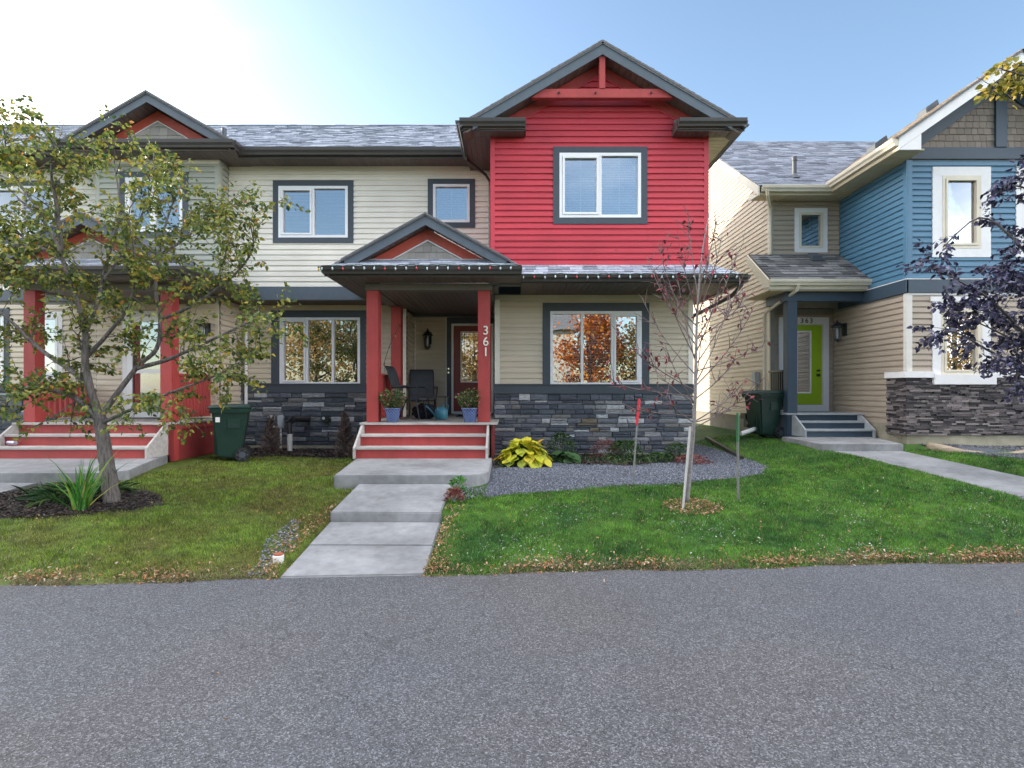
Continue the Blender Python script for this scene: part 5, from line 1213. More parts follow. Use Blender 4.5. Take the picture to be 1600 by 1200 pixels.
# main roof with its west rake
S2 = .68; ez = 6.25; ry = 16.6; rz = ez + S2 * (ry - 12.15)
roof(H3, (5.52, 12.15, ez), (12.0, 12.15, ez), (12.0, ry, rz), (5.52, ry, rz), 'roof_shingle', rnd=rnd)
mb = MB(); mb.add([(12, ry, rz), (5.52, ry, rz), (5.52, 21, 6.3), (12, 21, 6.3)], [(0, 1, 2, 3)]); mb.build('rear_roof', 'roof_shingle', H3)
mb = MB(); mb.prism([(12.15, ez - .02), (ry, rz - .02), (ry, rz - .22), (12.15, ez - .22)], 5.50, 5.535, 'x'); mb.build('rake_fascia', 'cream_metal', H3)
mb = MB(); mb.prism([(12.17, ez - .18), (ry, rz - .18), (ry, rz - .20), (12.17, ez - .20)], 5.536, 6.0, 'x'); mb.build('rake_soffit', 'cream_soffit', H3)
mb = MB(); mb.prism([(12.15, ez - .22), (12.65, ez - .02), (12.65, 6.07), (12.15, 6.03)], 5.50, 5.535, 'x'); mb.build('eave_end', 'cream_metal', H3)
# west side wall and its gable
mb = MB(); mb.prism([(12.66, .3), (20.5, .3), (20.5, 6.5), (ry, rz - .25), (12.66, ez + .1)], 6.001, 6.12, 'x'); mb.build('wall', 'wall_board', H3)
fGab = Frame('west', 6.0)
siding(H3, fGab, 12.72, 20.4, 1.02, 9.0, 'buff_siding', [], lambda z: (12.72, 20.4) if z < ez else (12.15 + (z - ez + .20) / S2, 2 * ry - 12.15 - (z - ez + .2) / S2))
mb = MB(); mb.box(5.974, 5.999, 12.625, 12.72, 1.0, 6.07); mb.build('corner_post', 'cream_metal', H3)
mb = MB(); mb.box(6.02, 6.15, 12.7, 20.5, .2, 1.02); mb.build('foundation', 'foundation', H3)
# entry
siding(H3, fDo, 6.02, 6.30, 1.18, 3.46, 'taupe_siding'); siding(H3, fDo, 7.50, 7.60, 1.18, 3.46, 'taupe_siding'); siding(H3, fDo, 6.30, 7.50, 3.40, 3.46, 'taupe_siding')
wall_back(H3, fDo, 6.0, BXL, .5, 3.6)
for a, b in ((6.31, 6.43), (7.37, 7.50)): board(H3, fDo, a, b, 1.18, 3.25, 'white_trim', n1=.03)
board(H3, fDo, 6.31, 7.50, 3.25, 3.40, 'white_trim', n1=.032); board(H3, fDo, 6.43, 7.37, 1.18, 1.33, 'white_trim', n1=.032)
mb = MB(); fDo.box(mb, 6.43, 6.47, 0, .028, 1.33, 3.25); fDo.box(mb, 7.33, 7.37, 0, .028, 1.33, 3.25); fDo.box(mb, 6.47, 7.33, 0, .028, 3.215, 3.25); mb.build('door_frame', 'cream_metal', H3)
mb = MB(); a, b, c, d = 6.72, 7.08, 1.60, 3.08
fDo.box(mb, 6.475, a, .001, .022, 1.34, 3.21); fDo.box(mb, b, 7.325, .001, .022, 1.34, 3.21); fDo.box(mb, a, b, .001, .022, 1.34, c); fDo.box(mb, a, b, .001, .022, d, 3.21)
dr = mb.build('door', 'lime_door', H3)
mb = MB(); fDo.box(mb, a, a + .035, .002, .034, c, d); fDo.box(mb, b - .035, b, .002, .034, c, d); fDo.box(mb, a + .035, b - .035, .002, .034, c, c + .035); fDo.box(mb, a + .035, b - .035, .002, .034, d - .035, d); mb.build('glazing_frame', 'white_vinyl', dr)
mb = MB(); fDo.box(mb, a + .035, b - .035, .014, .019, c + .035, d - .035); mb.build('pane', 'glass_upper', dr)
mb = MB(); zz = c + .06
while zz < d - .05: fDo.box(mb, a + .04, b - .04, .002, .010, zz, zz + .05); zz += .062
mb.build('blind', 'blind', dr)
for zz, r_ in ((2.14, .024), (2.03, .034)): mb = MB(); mb.tube([(7.24, 12.88, zz), (7.24, 12.82, zz)], r_, 12); mb.build('door_knob' if r_ > .03 else 'deadbolt', 'black_metal', dr)
for k, ch in enumerate('363'): text_mesh(H3, ch, 6.86 + k * .11, 12.866, 3.265, .16, 'numeral_black', depth=.006)
# entry roof
roof(H3, (5.50, 11.55, 4.03), (7.62, 11.55, 4.03), (7.62, 12.62, 4.82), (5.50, 12.62, 4.82), 'roof_dark', exposure=.13, thick=.03, rnd=rnd)
gutter(H3, (5.46, 11.60, 4.02), (7.64, 11.60, 4.02), (0, -1, 0), m='cream_metal', h=.12, fascia=.16)
mb = MB(); mb.prism([(11.55, 4.01), (12.65, 4.82), (12.65, 4.62), (11.75, 3.86), (11.55, 3.86)], 5.45, 5.48, 'x'); mb.build('rake_fascia', 'cream_metal', H3)
mb = MB(); mb.box(5.49, 7.60, 11.60, 12.89, 3.80, 3.815); mb.build('porch_ceiling', 'cream_soffit', H3)
mb = MB(); mb.prism([(11.8, 3.82), (12.64, 3.82), (12.64, 4.6), (11.9, 4.1)], 5.97, 5.995, 'x'); mb.build('roof_cheek', 'taupe_siding', H3)
mb = MB(); mb.box(5.90, 7.60, 11.75, 11.93, 3.60, 3.80); mb.build('porch_beam', 'navy_trim', H3, bevel=.004); mb = MB(); mb.box(5.90, 6.06, 11.94, 12.64, 3.60, 3.80); mb.build('porch_beam', 'navy_trim', H3, bevel=.004)
mb = MB(); mb.box(5.96, 6.17, 11.76, 11.96, .62, 3.60); mb.build('porch_post', 'navy_trim', H3, bevel=.006)
deck(H3, 5.92, 7.60, 11.72, 12.89, 1.175, m='grey_wood', edge='grey_wood')
steps(H3, 6.06, 7.50, 11.28, 11.78, .70, 1.175, 'navy_trim', tread='grey_wood', cheek='grey_wood')
mb = MB(); mb.box(5.95, 5.97, 11.80, 12.64, .55, 1.13); mb.build('skirt_panel', 'navy_trim', H3)
railing(H3, 5.99, 11.97, 12.62, 1.175, 2.12, 'black_metal', gap=.10, w=.03)
mb = MB(); mb.prism([(6.7, 0), (6.9, 0), (6.86, .06), (6.74, .06)], 0, .1); 
mb = MB(); mb.hexa([(6.78, 12.30, 4.60), (7.06, 12.30, 4.60), (7.06, 12.55, 4.78), (6.78, 12.55, 4.78), (6.82, 12.32, 4.72), (7.02, 12.32, 4.72), (7.02, 12.52, 4.84), (6.82, 12.52, 4.84)]); mb.build('roof_vent', 'slate_trim', H3, bevel=.012)
mb = MB(); mb.tube([(6.62, 12.75, 6.6), (6.62, 12.75, 7.12)], .05, 12); mb.tube([(6.62, 12.75, 6.62), (6.62, 12.75, 6.74)], [.12, .055], 12); mb.tube([(6.62, 12.75, 7.05), (6.62, 12.75, 7.14)], .062, 12); mb.build('vent_pipe', 'slate_trim', H3)
for vx in (8.10, 9.22):
    vz = gz_ - gs * (gx - vx) + .03; mb = MB(); mb.hexa([(vx - .14, 11.9, vz - .1), (vx + .14, 11.9, vz + .09), (vx + .14, 12.2, vz + .09), (vx - .14, 12.2, vz - .1), (vx - .16, 11.9, vz + .03), (vx + .10, 11.9, vz + .22), (vx + .10, 12.2, vz + .22), (vx - .16, 12.2, vz + .03)]); mb.build('roof_vent', 'slate_trim', H3, bevel=.01)
downspout(H3, [(5.66, 12.06, 6.12), (5.68, 12.1, 6.02), (5.93, 12.5, 5.86), (5.95, 12.55, 5.7), (5.95, 12.55, 4.80)], 'cream_metal', .035)
downspout(H3, [(6.07, 11.52, 3.90), (6.06, 11.56, 3.80), (5.80, 12.4, 3.46), (5.80, 12.5, 3.34), (5.80, 12.5, 1.0)], 'cream_metal', .035)
mb = MB(); mb.box(11.2, 11.3, 10.6, 20.5, .3, 6.3); mb.box(6.1, 11.2, 20.4, 20.5, .3, 6.3); mb.build('back_wall', 'wall_board', H3)

# ------------------------------------------------------------------ wall lamps
def lantern(label, loc, facing, s=1.0):
    t = thing('wall_lamp', label, 'lamp', loc, None, facing)
    def b(name, mbb, m): 
        me_o = mbb.build(name, m, None); me_o.parent = t; me_o.location = (0, 0, 0); WL[me_o] = WL[t]; return me_o
    mb = MB(); mb.box(-.05 * s, .05 * s, -.02, 0, -.10 * s, .10 * s); mb.tube([(0, -.02, .06 * s), (0, -.09 * s, .10 * s), (0, -.12 * s, .08 * s)], .012 * s, 6); b('mount', mb, 'black_metal')
    mb = MB(); mb.lathe([(.005 * s, .155 * s), (.012 * s, .12 * s), (.05 * s, .08 * s), (.085 * s, .045 * s), (.088 * s, .03 * s), (.06 * s, .03 * s)], 0, -.12 * s, 6); b('roof_cap', mb, 'black_metal')
    mb = MB()
    for k in range(6):
        a = math.pi * k / 3; mb.tube([(.062 * s * math.cos(a), -.12 * s + .062 * s * math.sin(a), .03 * s), (.045 * s * math.cos(a), -.12 * s + .045 * s * math.sin(a), -.15 * s)], .006 * s, 4)
    mb.lathe([(.048 * s, -.15 * s), (.05 * s, -.165 * s), (.02 * s, -.185 * s), (.006 * s, -.20 * s)], 0, -.12 * s, 6); b('cage', mb, 'black_metal')
    mb = MB(); mb.tube([(0, -.12 * s, -.14 * s), (0, -.12 * s, -.03 * s), (0, -.12 * s, .02 * s)], [.016 * s, .022 * s, .008 * s], 8); b('bulb', mb, 'bulb_clear')
    return t
lantern('black lantern on the tan siding left of the red front door', (-2.01, 13.13, 2.93), 0, 1.45)
lantern('small black lantern beside the left porch, half hidden by leaves', (-6.30, 11.26, 2.93), 0, 1.3)
lantern('black lantern on the taupe side wall right of the lime green door', (7.60, 12.42, 3.06), -math.pi / 2, 1.45)

# ------------------------------------------------------------------ wheeled bins
def make_bin(label, loc, rz, group):
    t = thing('wheeled_bin', label, 'bin', (0, 0, 0), group)
    mb = MB()   # front faces -x, wheels on +x
    mb.hexa([(-.23, -.22, .10), (.16, -.22, .04), (.16, .22, .04), (-.23, .22, .10), (-.31, -.28, .98), (.31, -.28, .98), (.31, .28, .98), (-.31, .28, .98)]); mb.build('body', 'bin_green', t, bevel=.03)
    mb = MB(); mb.hexa([(-.335, -.305, .90), (.325, -.305, .90), (.325, .305, .90), (-.335, .305, .90), (-.345, -.315, .985), (.33, -.315, .985), (.33, .315, .985), (-.345, .315, .985)]); mb.build('rim', 'bin_green', t, bevel=.012)
    mb = MB(); mb.hexa([(-.40, -.32, .99), (.34, -.32, .99), (.34, .32, .99), (-.40, .32, .99), (-.34, -.28, 1.045), (.32, -.30, 1.06), (.32, .30, 1.06), (-.34, .28, 1.045)]); ld = mb.build('lid', 'bin_green', t, bevel=.015)
    mb = MB(); mb.box(-.2, .2, -.2, .2, 1.04, 1.06); mb.build('lid_panel', 'bin_green', ld, bevel=.01)
    mb = MB(); mb.tube([(.30, -.22, .93), (.42, -.22, .99), (.42, .22, .99), (.30, .22, .93)], .018, 8); mb.build('handle', 'bin_green', t)
    mb = MB(); mb.tube([(.20, -.27, .13), (.20, .27, .13)], .012, 8); mb.build('axle', 'black_metal', t)
    for s in (-1, 1):
        mb = MB(); a, b = (s * .245, s * .31); mb.tube([(.20, a, .13), (.20, b, .13)], .13, 20); w = mb.build('wheel', 'rubber', t)
        mb = MB(); mb.tube([(.20, s * .312, .13), (.20, s * .318, .13)], .06, 14)
        for k in range(6): aa = math.pi * k / 3; mb.box(.20 + .085 * math.cos(aa) - .012, .20 + .085 * math.cos(aa) + .012, s * .311, s * .316, .13 + .085 * math.sin(aa) - .012, .13 + .085 * math.sin(aa) + .012)
        mb.build('hub', 'slate_trim', w)
        mb = MB(); mb.box(-.05, .16, s * .255, s * .285, .62, .80); mb.build('side_grip', 'bin_green', t, bevel=.01)
    mb = MB()
    for k in range(4): mb.box(-.28 + k * .01, -.24, -.14 + k * .09, -.12 + k * .09, .14, .80)
    mb.build('front_rib', 'bin_green', t)
    t.location = loc; t.rotation_euler = (0, 0, rz); t['label'] = label
    return t
b1 = make_bin('green wheeled bin with a small white sticker beside the left porch', (-5.28, 10.25, G(-5.28, 10.25)), R(22), 'green wheeled bins')
b2 = copy_thing(b1, (5.62, 12.15, G(5.62, 12.15)), R(14), 'green wheeled bin on the grass at the corner of the taupe house')
mb = MB(); mb.box(-.36, -.30, -.295, -.291, .68, .80)
st = MB(); st.box(-.24, -.17, -.279, -.268, .74, .83); so = st.build('sticker', 'white_trim', None); so.parent = b1; so.location = (0, 0, 0)

# ------------------------------------------------------------------ utilities
t = thing('utility_pedestal', 'twin white utility boxes on thin white posts against the dark stone', 'utility box', (-5.15, 11.9, .38))
for x in (-5.29, -5.08):
    mb = MB(); mb.tube([(x, 11.95, .33), (x, 11.95, .90)], .022, 8); mb.build('post', 'white_pvc', t)
    mb = MB(); mb.box(x - .06, x + .06, 11.90, 12.0, .86, 1.12); mb.build('box', 'grey_plastic', t, bevel=.015)
mb = MB(); mb.tube([(-5.29, 11.95, .86), (-5.02, 11.95, .86)], .018, 8); mb.build('crossbar', 'white_pvc', t)
t = thing('vent_hood', 'round black dryer vent with a pale flap in the dark stone wall', 'vent', (-4.15, 12.11, 1.03))
mb = MB(); mb.tube([(-4.15, 12.15, 1.03), (-4.15, 12.07, 1.03)], .085, 16); mb.build('cowl', 'black_metal', t)
mb = MB(); mb.tube([(-4.18, 12.068, 1.05), (-4.18, 12.060, 1.05)], .032, 10); mb.build('flap', 'white_pvc', t)
t = thing('standpipe', 'short thick white pipe with a black elbow between the two bare shrubs', 'pipe', (-4.78, 11.7, .38))
mb = MB(); mb.tube([(-4.78, 11.7, .32), (-4.78, 11.7, .73)], .055, 14); mb.build('pipe', 'white_pvc', t)
mb = MB(); mb.tube([(-4.78, 11.7, .73), (-4.80, 11.72, .95), (-4.76, 11.9, 1.05), (-4.5, 12.1, 1.03)], [.05, .055, .07, .07], 10); mb.tube([(-4.86, 11.7, .98), (-4.72, 11.72, 1.10)], .035, 8); mb.build('elbow', 'black_metal', t)
t = thing('gas_meter', 'grey gas meter on green pipes beside the main porch', 'meter', (-3.02, 11.9, .6))
mb = MB(); mb.box(-3.14, -2.90, 11.84, 12.02, .66, .90); mb.tube([(-3.02, 11.84, .78), (-3.02, 11.80, .78)], .10, 14); mb.build('case', 'slate_trim', t, bevel=.03)
mb = MB(); mb.box(-3.08, -2.96, 11.785, 11.80, .82, .87); mb.build('dial', 'grey_plastic', t)
mb = MB(); mb.tube([(-3.25, 12.08, .35), (-3.25, 12.0, .6), (-3.25, 11.95, 1.12), (-3.12, 11.95, 1.15), (-3.10, 11.95, .90)], .017, 8); mb.tube([(-2.94, 11.95, .9), (-2.94, 11.95, 1.13), (-2.80, 11.98, 1.15), (-2.78, 12.1, 1.0)], .017, 8); mb.build('pipe', mat('pipe_green', (.10, .17, .14), .5), t)
t = thing('electric_meter', 'grey conduit and meter base on the side wall left of the taupe corner', 'meter', (5.9, 13.3, 1.2))
mb = MB(); mb.tube([(5.93, 13.2, .95), (5.93, 13.2, 2.05)], .035, 10); mb.build('conduit', 'grey_plastic', t)
mb = MB(); mb.box(5.85, 5.97, 13.1, 13.3, 1.80, 2.12); mb.build('box', 'grey_plastic', t, bevel=.01)
mb = MB(); mb.box(5.60, 5.97, 13.05, 13.35, .98, 1.12); mb.box(5.66, 5.97, 13.1, 13.3, .78, .98); mb.tube([(5.72, 13.1, .88), (5.72, 13.0, .88)], .08, 12); mb.build('meter_case', 'bin_black', t, bevel=.01)
o = MB().tube([(5.05, 12.0, G(5.1, 12) + .16), (5.55, 12.1, G(5.5, 12) + .26)], .05, 10).build('drain_extension', 'white_pvc', None); tag(o, 'white drain pipe sticking out left of the bin by the taupe house', 'pipe')
t = thing('ground_cleanout', 'white pipe cap with a rusty cover in the leaf litter beside the front path', 'pipe cap', (-2.19, 5.10, G(-2.19, 5.1)))
gzc = G(-2.19, 5.10)
mb = MB(); mb.lathe([(.05, gzc - .03), (.05, gzc + .055), (.042, gzc + .06)], -2.19, 5.10, 16); mb.build('collar', 'white_pvc', t)
mb = MB(); mb.lathe([(.042, gzc + .06), (.04, gzc + .075), (.01, gzc + .082)], -2.19, 5.10, 16); mb.build('lid', 'terracotta', t)
o = MB().tube([(-8.75, 9.45, .755), (-8.58, 9.40, .755)], .035, 14).build('drink_can', mat('can', (.35, .36, .45), .3, .5, 40, metallic=.5), None); tag(o, 'small crushed drink can lying on the left porch step', 'can')
# driftwood
def zz_(x, y): return G(x, y)
pts = [(7.42, 9.72, .66), (7.62, 9.65, .60), (7.92, 9.55, .52), (8.30, 9.48, .49), (8.62, 9.45, .50), (8.95, 9.50, .56), (9.4, 9.6, .60)]
o = MB().tube([(a, b, c + .02) for a, b, c in pts], [.065, .085, .085, .075, .065, .05, .03], 12).build('driftwood_log', 'log', None, smooth=True); tag(o, 'weathered driftwood log lying against the concrete foundation of the blue house', 'log')
# bed edging
ea, eb = G(4.21, 9.95), G(4.71, 13.2)
o = MB().hexa([(4.18, 9.95, ea - .05), (4.24, 9.95, ea - .05), (4.74, 13.2, eb - .05), (4.68, 13.2, eb - .05), (4.18, 9.95, ea + .07), (4.24, 9.95, ea + .07), (4.74, 13.2, eb + .07), (4.68, 13.2, eb + .07)]).build('bed_edging', 'bin_black', None); tag(o, 'black plastic edging between the gravel bed and the side lawn', 'edging')
# stakes
t = thing('survey_stake', 'thin grey stake with a red top in the gravel before the stone wall', 'stake', (1.79, 8.06, G(1.79, 8.06)))
mb = MB(); z0 = G(1.79, 8.06); mb.tube([(1.79, 8.06, z0 - .05), (1.86, 8.09, z0 + .80)], .014, 6); mb.build('rod', 'stake_wood', t)
mb = MB(); mb.tube([(1.853, 8.087, z0 + .80), (1.885, 8.10, z0 + 1.03), (1.895, 8.10, z0 + 1.19)], [.017, .026, .018], 6); mb.build('red_ribbon', 'red_tape', t)
t = thing('garden_stake', 'upright grey metal stake with a green top on the right lawn', 'stake', (2.91, 7.0, G(2.91, 7)))
mb = MB(); z0 = G(2.91, 7); mb.tube([(2.91, 7.0, z0 - .05), (2.905, 7.0, z0 + .93)], .016, 6); mb.build('rod', 'stake_wood', t)
mb = MB(); mb.tube([(2.905, 7.0, z0 + .75), (2.905, 7.0, z0 + 1.12)], .019, 6); mb.build('painted_tip', 'green_paint', t)
o = MB().tube([(2.06, 6.57, G(2.06, 6.57) - .05), (2.145, 6.55, 1.22)], .014, 6).build('tree_stake', 'stake_pale', None); tag(o, 'slim white stake leaning along the trunk of the young red tree', 'stake')

# ------------------------------------------------------------------ porch things
PZ = 1.084
def patio_chair(label, loc, rz):
    t = thing('patio_chair', label, 'chair', (0, 0, 0), 'black mesh chairs on the main porch')
    def ribbon(name, prof, w, m, th=.012):
        mb = MB(); n = len(prof); vs = []
        for y, z in prof: vs += [(-w, y, z), (w, y, z), (w, y + .002, z - th), (-w, y + .002, z - th)]
        fs = []
        for i in range(n - 1):
            for a, b in ((0, 1), (1, 2), (2, 3), (3, 0)): fs.append((4 * i + a, 4 * i + b, 4 * (i + 1) + b, 4 * (i + 1) + a))
        fs += [(0, 1, 2, 3), (4 * n - 4, 4 * n - 3, 4 * n - 2, 4 * n - 1)]; mb.add(vs, fs); return mb.build(name, m, t)
    ribbon('seat', [(-.27, .40), (-.25, .43), (-.1, .42), (.1, .40), (.2, .40)], .25, 'mesh_fabric')
    ribbon('backrest', [(.19, .40), (.235, .47), (.26, .60), (.30, .78), (.36, .95), (.40, 1.02), (.415, 1.04)], .25, 'mesh_fabric')
    for s in (-1, 1):
        mb = MB(); mb.tube([(s * .26, -.28, .40), (s * .26, .20, .40), (s * .26, .27, .62), (s * .26, .37, .97), (s * .25, .42, 1.05)], .014, 8); mb.build('side_rail', 'black_metal', t)
        mb = MB(); mb.tube([(s * .29, .28, .64), (s * .30, .05, .66), (s * .30, -.22, .65), (s * .30, -.27, .60), (s * .28, -.24, .40)], [.018, .022, .022, .016, .013], 8); mb.build('armrest', 'black_metal', t)
        mb = MB(); mb.tube([(s * .27, -.20, .40), (s * .28, -.27, .03), (s * .28, -.24, .012)], .014, 8); mb.build('leg', 'black_metal', t)
        mb = MB(); mb.tube([(s * .27, .15, .40), (s * .28, .30, .03), (s * .28, .27, .012)], .014, 8); mb.build('leg', 'black_metal', t)
    mb = MB(); mb.tube([(-.27, -.2, .36), (.27, -.2, .36)], .012, 8); mb.tube([(-.25, .42, 1.05), (.25, .42, 1.05)], .014, 8); mb.build('stretcher', 'black_metal', t)
    t.location = loc; t.rotation_euler = (0, 0, rz); return t
c1 = patio_chair('black mesh patio chair seen from the side behind the left flower pot', (-2.02, 10.75, PZ), R(84))
c2 = copy_thing(c1, (-1.98, 12.05, PZ), R(12), 'black mesh patio chair facing forward beside the alcove wall')
t = thing('side_table', 'small black side table standing between the porch chairs', 'table', (-1.55, 11.3, PZ))
mb = MB(); mb.box(-1.80, -1.32, 11.05, 11.50, PZ + .44, PZ + .46); mb.build('table_top', 'black_metal', t, bevel=.006)
for x, y in ((-1.76, 11.10), (-1.36, 11.10), (-1.76, 11.45), (-1.36, 11.45)): mb = MB(); mb.tube([(x, y, PZ + .44), (x, y, PZ)], .012, 8); mb.build('leg', 'black_metal', t)
t = thing('watering_can', 'teal watering can on the porch boards under the side table', 'watering can', (-1.42, 10.9, PZ))
mb = MB(); mb.lathe([(.10, PZ), (.13, PZ + .03), (.13, PZ + .18), (.09, PZ + .24), (.05, PZ + .25)], -1.42, 10.9, 16); mb.build('body', 'teal', t, smooth=True)
mb = MB(); mb.tube([(-1.42, 10.9, PZ + .24), (-1.36, 10.9, PZ + .35), (-1.28, 10.9, PZ + .28), (-1.30, 10.9, PZ + .12)], .010, 8); mb.build('handle', 'teal', t)
mb = MB(); mb.tube([(-1.54, 10.9, PZ + .08), (-1.66, 10.88, PZ + .22), (-1.72, 10.87, PZ + .27)], [.02, .013, .022], 8); mb.build('spout', 'teal', t)
t = thing('storage_bag', 'dark bundle of garden gear on the porch floor below the chairs', 'bag', (-1.85, 11.2, PZ))
mb = MB(); bm = bmesh.new(); bmesh.ops.create_icosphere(bm, subdivisions=3, radius=1)
for v in bm.verts: k = 1 + .25 * noise.noise(v.co * 2.3); v.co = Vector((v.co.x * .26 * k, v.co.y * .2 * k, max(v.co.z, -.8) * .17 * k))
me = bpy.data.meshes.new('bundle'); bm.to_mesh(me); bm.free(); me.materials.append(M['mat_dark']); o = bpy.data.objects.new('bundle', me); COL.objects.link(o); o.parent = t; o.location = (0.05, 0, .14)
o = MB().box(-1.25, -.62, 12.1, 12.9, PZ + .001, PZ + .014).build('door_mat', 'mat_dark', None); tag(o, 'dark doormat in front of the red door', 'doormat')

def leaf_mesh(name, P, D, Nn, size, m, parent=None, width=.55, curl=.25, **tags):
    """leaves: base point, direction, normal and length; seven vertices, six faces, folded along the midrib"""
    n = len(P); D = D / np.linalg.norm(D, axis=1, keepdims=True); S = np.cross(D, Nn); S /= (np.linalg.norm(S, axis=1, keepdims=True) + 1e-9); Nn = np.cross(S, D)
    s = size[:, None]; w = s * width * .5
    def pt(l, ww, h): return P + D * s * l + S * w * ww + Nn * s * h
    V = np.stack([pt(0, 0, 0), pt(.30, -1, .10), pt(.68, -.72, .04 - curl * .3), pt(1, 0, -curl), pt(.68, .72, .04 - curl * .3), pt(.30, 1, .10), pt(.5, 0, -.04 - curl * .1)], 1)
    f = np.array([(0, 6, 1), (1, 6, 2), (2, 6, 3), (3, 6, 4), (4, 6, 5), (5, 6, 0)])
    F = (f[None] + 7 * np.arange(n)[:, None, None]).reshape(-1, 3)
    return np_mesh(name, V.reshape(-1, 3), F, m, parent, **tags)
def rdir(n, up=0.0):
    d = rng.normal(0, 1, (n, 3)); d[:, 2] += up; return d / np.linalg.norm(d, axis=1, keepdims=True)

def flower_pot(label, x, y, seed):
    t = thing('flower_pot', label, 'flower pot', (x, y, PZ), 'blue patterned flower pots')
    mb = MB(); mb.lathe([(.095, 0), (.10, .01), (.135, .19), (.14, .23), (.152, .235), (.152, .262), (.135, .262), (.13, .235)], 0, 0, 28); o = mb.build('pot', 'blue_glaze', None, smooth=True); o.parent = t; WL[o] = WL[t]
    mb = MB(); mb.lathe([(.13, .235), (.01, .24)], 0, 0, 20); o = mb.build('potting_soil', 'soil', None); o.parent = t
    n = 760; a = rng.uniform(0, 6.28, n); r = np.sqrt(rng.uniform(0, 1, n)); h = rng.uniform(0, 1, n)
    P = np.stack([r * np.cos(a) * (.13 + .14 * h), r * np.sin(a) * (.12 + .12 * h), .25 + h * .36 * (1 - .4 * r * r)], 1) + np.array([x, y, PZ])
    D = np.stack([np.cos(a) * .8, np.sin(a) * .8, rng.uniform(-.2, 1.2, n)], 1); leaf_mesh('foliage', P, D, rdir(n, .8), rng.uniform(.03, .065, n), 'leaf_pot', t, width=.5, kind='stuff')
    mb = MB()
    for k in range(14): aa = rng.uniform(0, 6.28); q = rng.uniform(.05, .17); mb.tube([(.03 * math.cos(aa), .03 * math.sin(aa), .24), (q * math.cos(aa), q * math.sin(aa), .24 + rng.uniform(.15, .32))], .004, 4)
    o = mb.build('stem', 'green_paint', None); o.parent = t
    return t
flower_pot('blue patterned flower pot with fading blooms at the left porch post', -2.17, 9.90, 1)
flower_pot('blue patterned flower pot with fading blooms beside the post with numbers', -.77, 9.90, 2)

# ------------------------------------------------------------------ light strings
def light_string(label, path, spacing, cols, drop=.055, sag=.012, length=.05):
    path = [Vector(p) for p in path]; t = thing('light_string', label, 'string lights', tuple(path[0]))
    pts = []; bul = []; r = random.Random(4)
    for a, b in zip(path, path[1:]):
        n = max(1, int((b - a).length / spacing))
        for k in range(n):
            p = a.lerp(b, k / n) + Vector((0, 0, r.uniform(-.006, .008))); pts.append(p); bul.append(p)
            pts.append(a.lerp(b, (k + .5) / n) + Vector((0, 0, r.uniform(.0, sag) * 1.5)))
    pts.append(path[-1]); MB().tube(pts, .0065, 5).build('cord', 'cord_green', t)
    mes = {}
    for c in set(cols):
        mb = MB(); mb.lathe([(.012, .0), (.013, -.012), (.017, -.022), (.016, -.036), (.008, -length), (.002, -length - .006)], 0, 0, 8); o = mb.build('bulb', c, None, smooth=True); mes[c] = o.data; bpy.data.objects.remove(o)
    hm = MB().lathe([(.009, .012), (.012, .008), (.012, -.012), (.009, -.014)], 0, 0, 6).build('socket', 'cord_green', None); hme = hm.data; bpy.data.objects.remove(hm)
    for i, p in enumerate(bul):
        c = cols[i % len(cols)]; rot = (R(r.uniform(-14, 14)), R(r.uniform(-14, 14)), 0)
        b = piece('bulb', mes[c], t, p - Vector((0, 0, drop * .5)), (.95, .95, .95), rot); b['label'] = {'bulb_clear': 'clear bulb', 'bulb_red': 'red bulb', 'bulb_green': 'green bulb', 'bulb_yellow': 'yellow bulb'}[c]
        piece('socket', hme, t, p - Vector((0, 0, .012)), (1.1, 1.1, 1.1), rot)
    return t
light_string('row of clear and red bulbs along the main porch gutter', [(-3.20, 9.155, 3.765), (.16, 9.155, 3.765)], .175, ['bulb_clear', 'bulb_clear', 'bulb_red', 'bulb_clear', 'bulb_clear', 'bulb_clear', 'bulb_red'])
light_string('row of clear and red bulbs along the gutter under the red wall', [(.20, 9.60, 3.715), (4.16, 9.60, 3.715)], .185, ['bulb_clear', 'bulb_red', 'bulb_clear', 'bulb_clear', 'bulb_clear', 'bulb_red', 'bulb_clear'])
light_string('string of yellowish bulbs running back along the left edge of the porch roof', [(-3.275, 9.2, 3.76), (-3.275, 11.5, 3.76)], .16, ['bulb_yellow', 'bulb_green', 'bulb_yellow', 'bulb_red'])
light_string('loose green string of bulbs hanging down the rear porch post', [(-2.42, 11.70, 3.1), (-2.50, 11.66, 2.88), (-2.62, 11.60, 2.6), (-2.70, 11.5, 2.25), (-2.66, 11.4, 2.05)], .22, ['bulb_red', 'bulb_yellow', 'bulb_clear'], drop=.04)

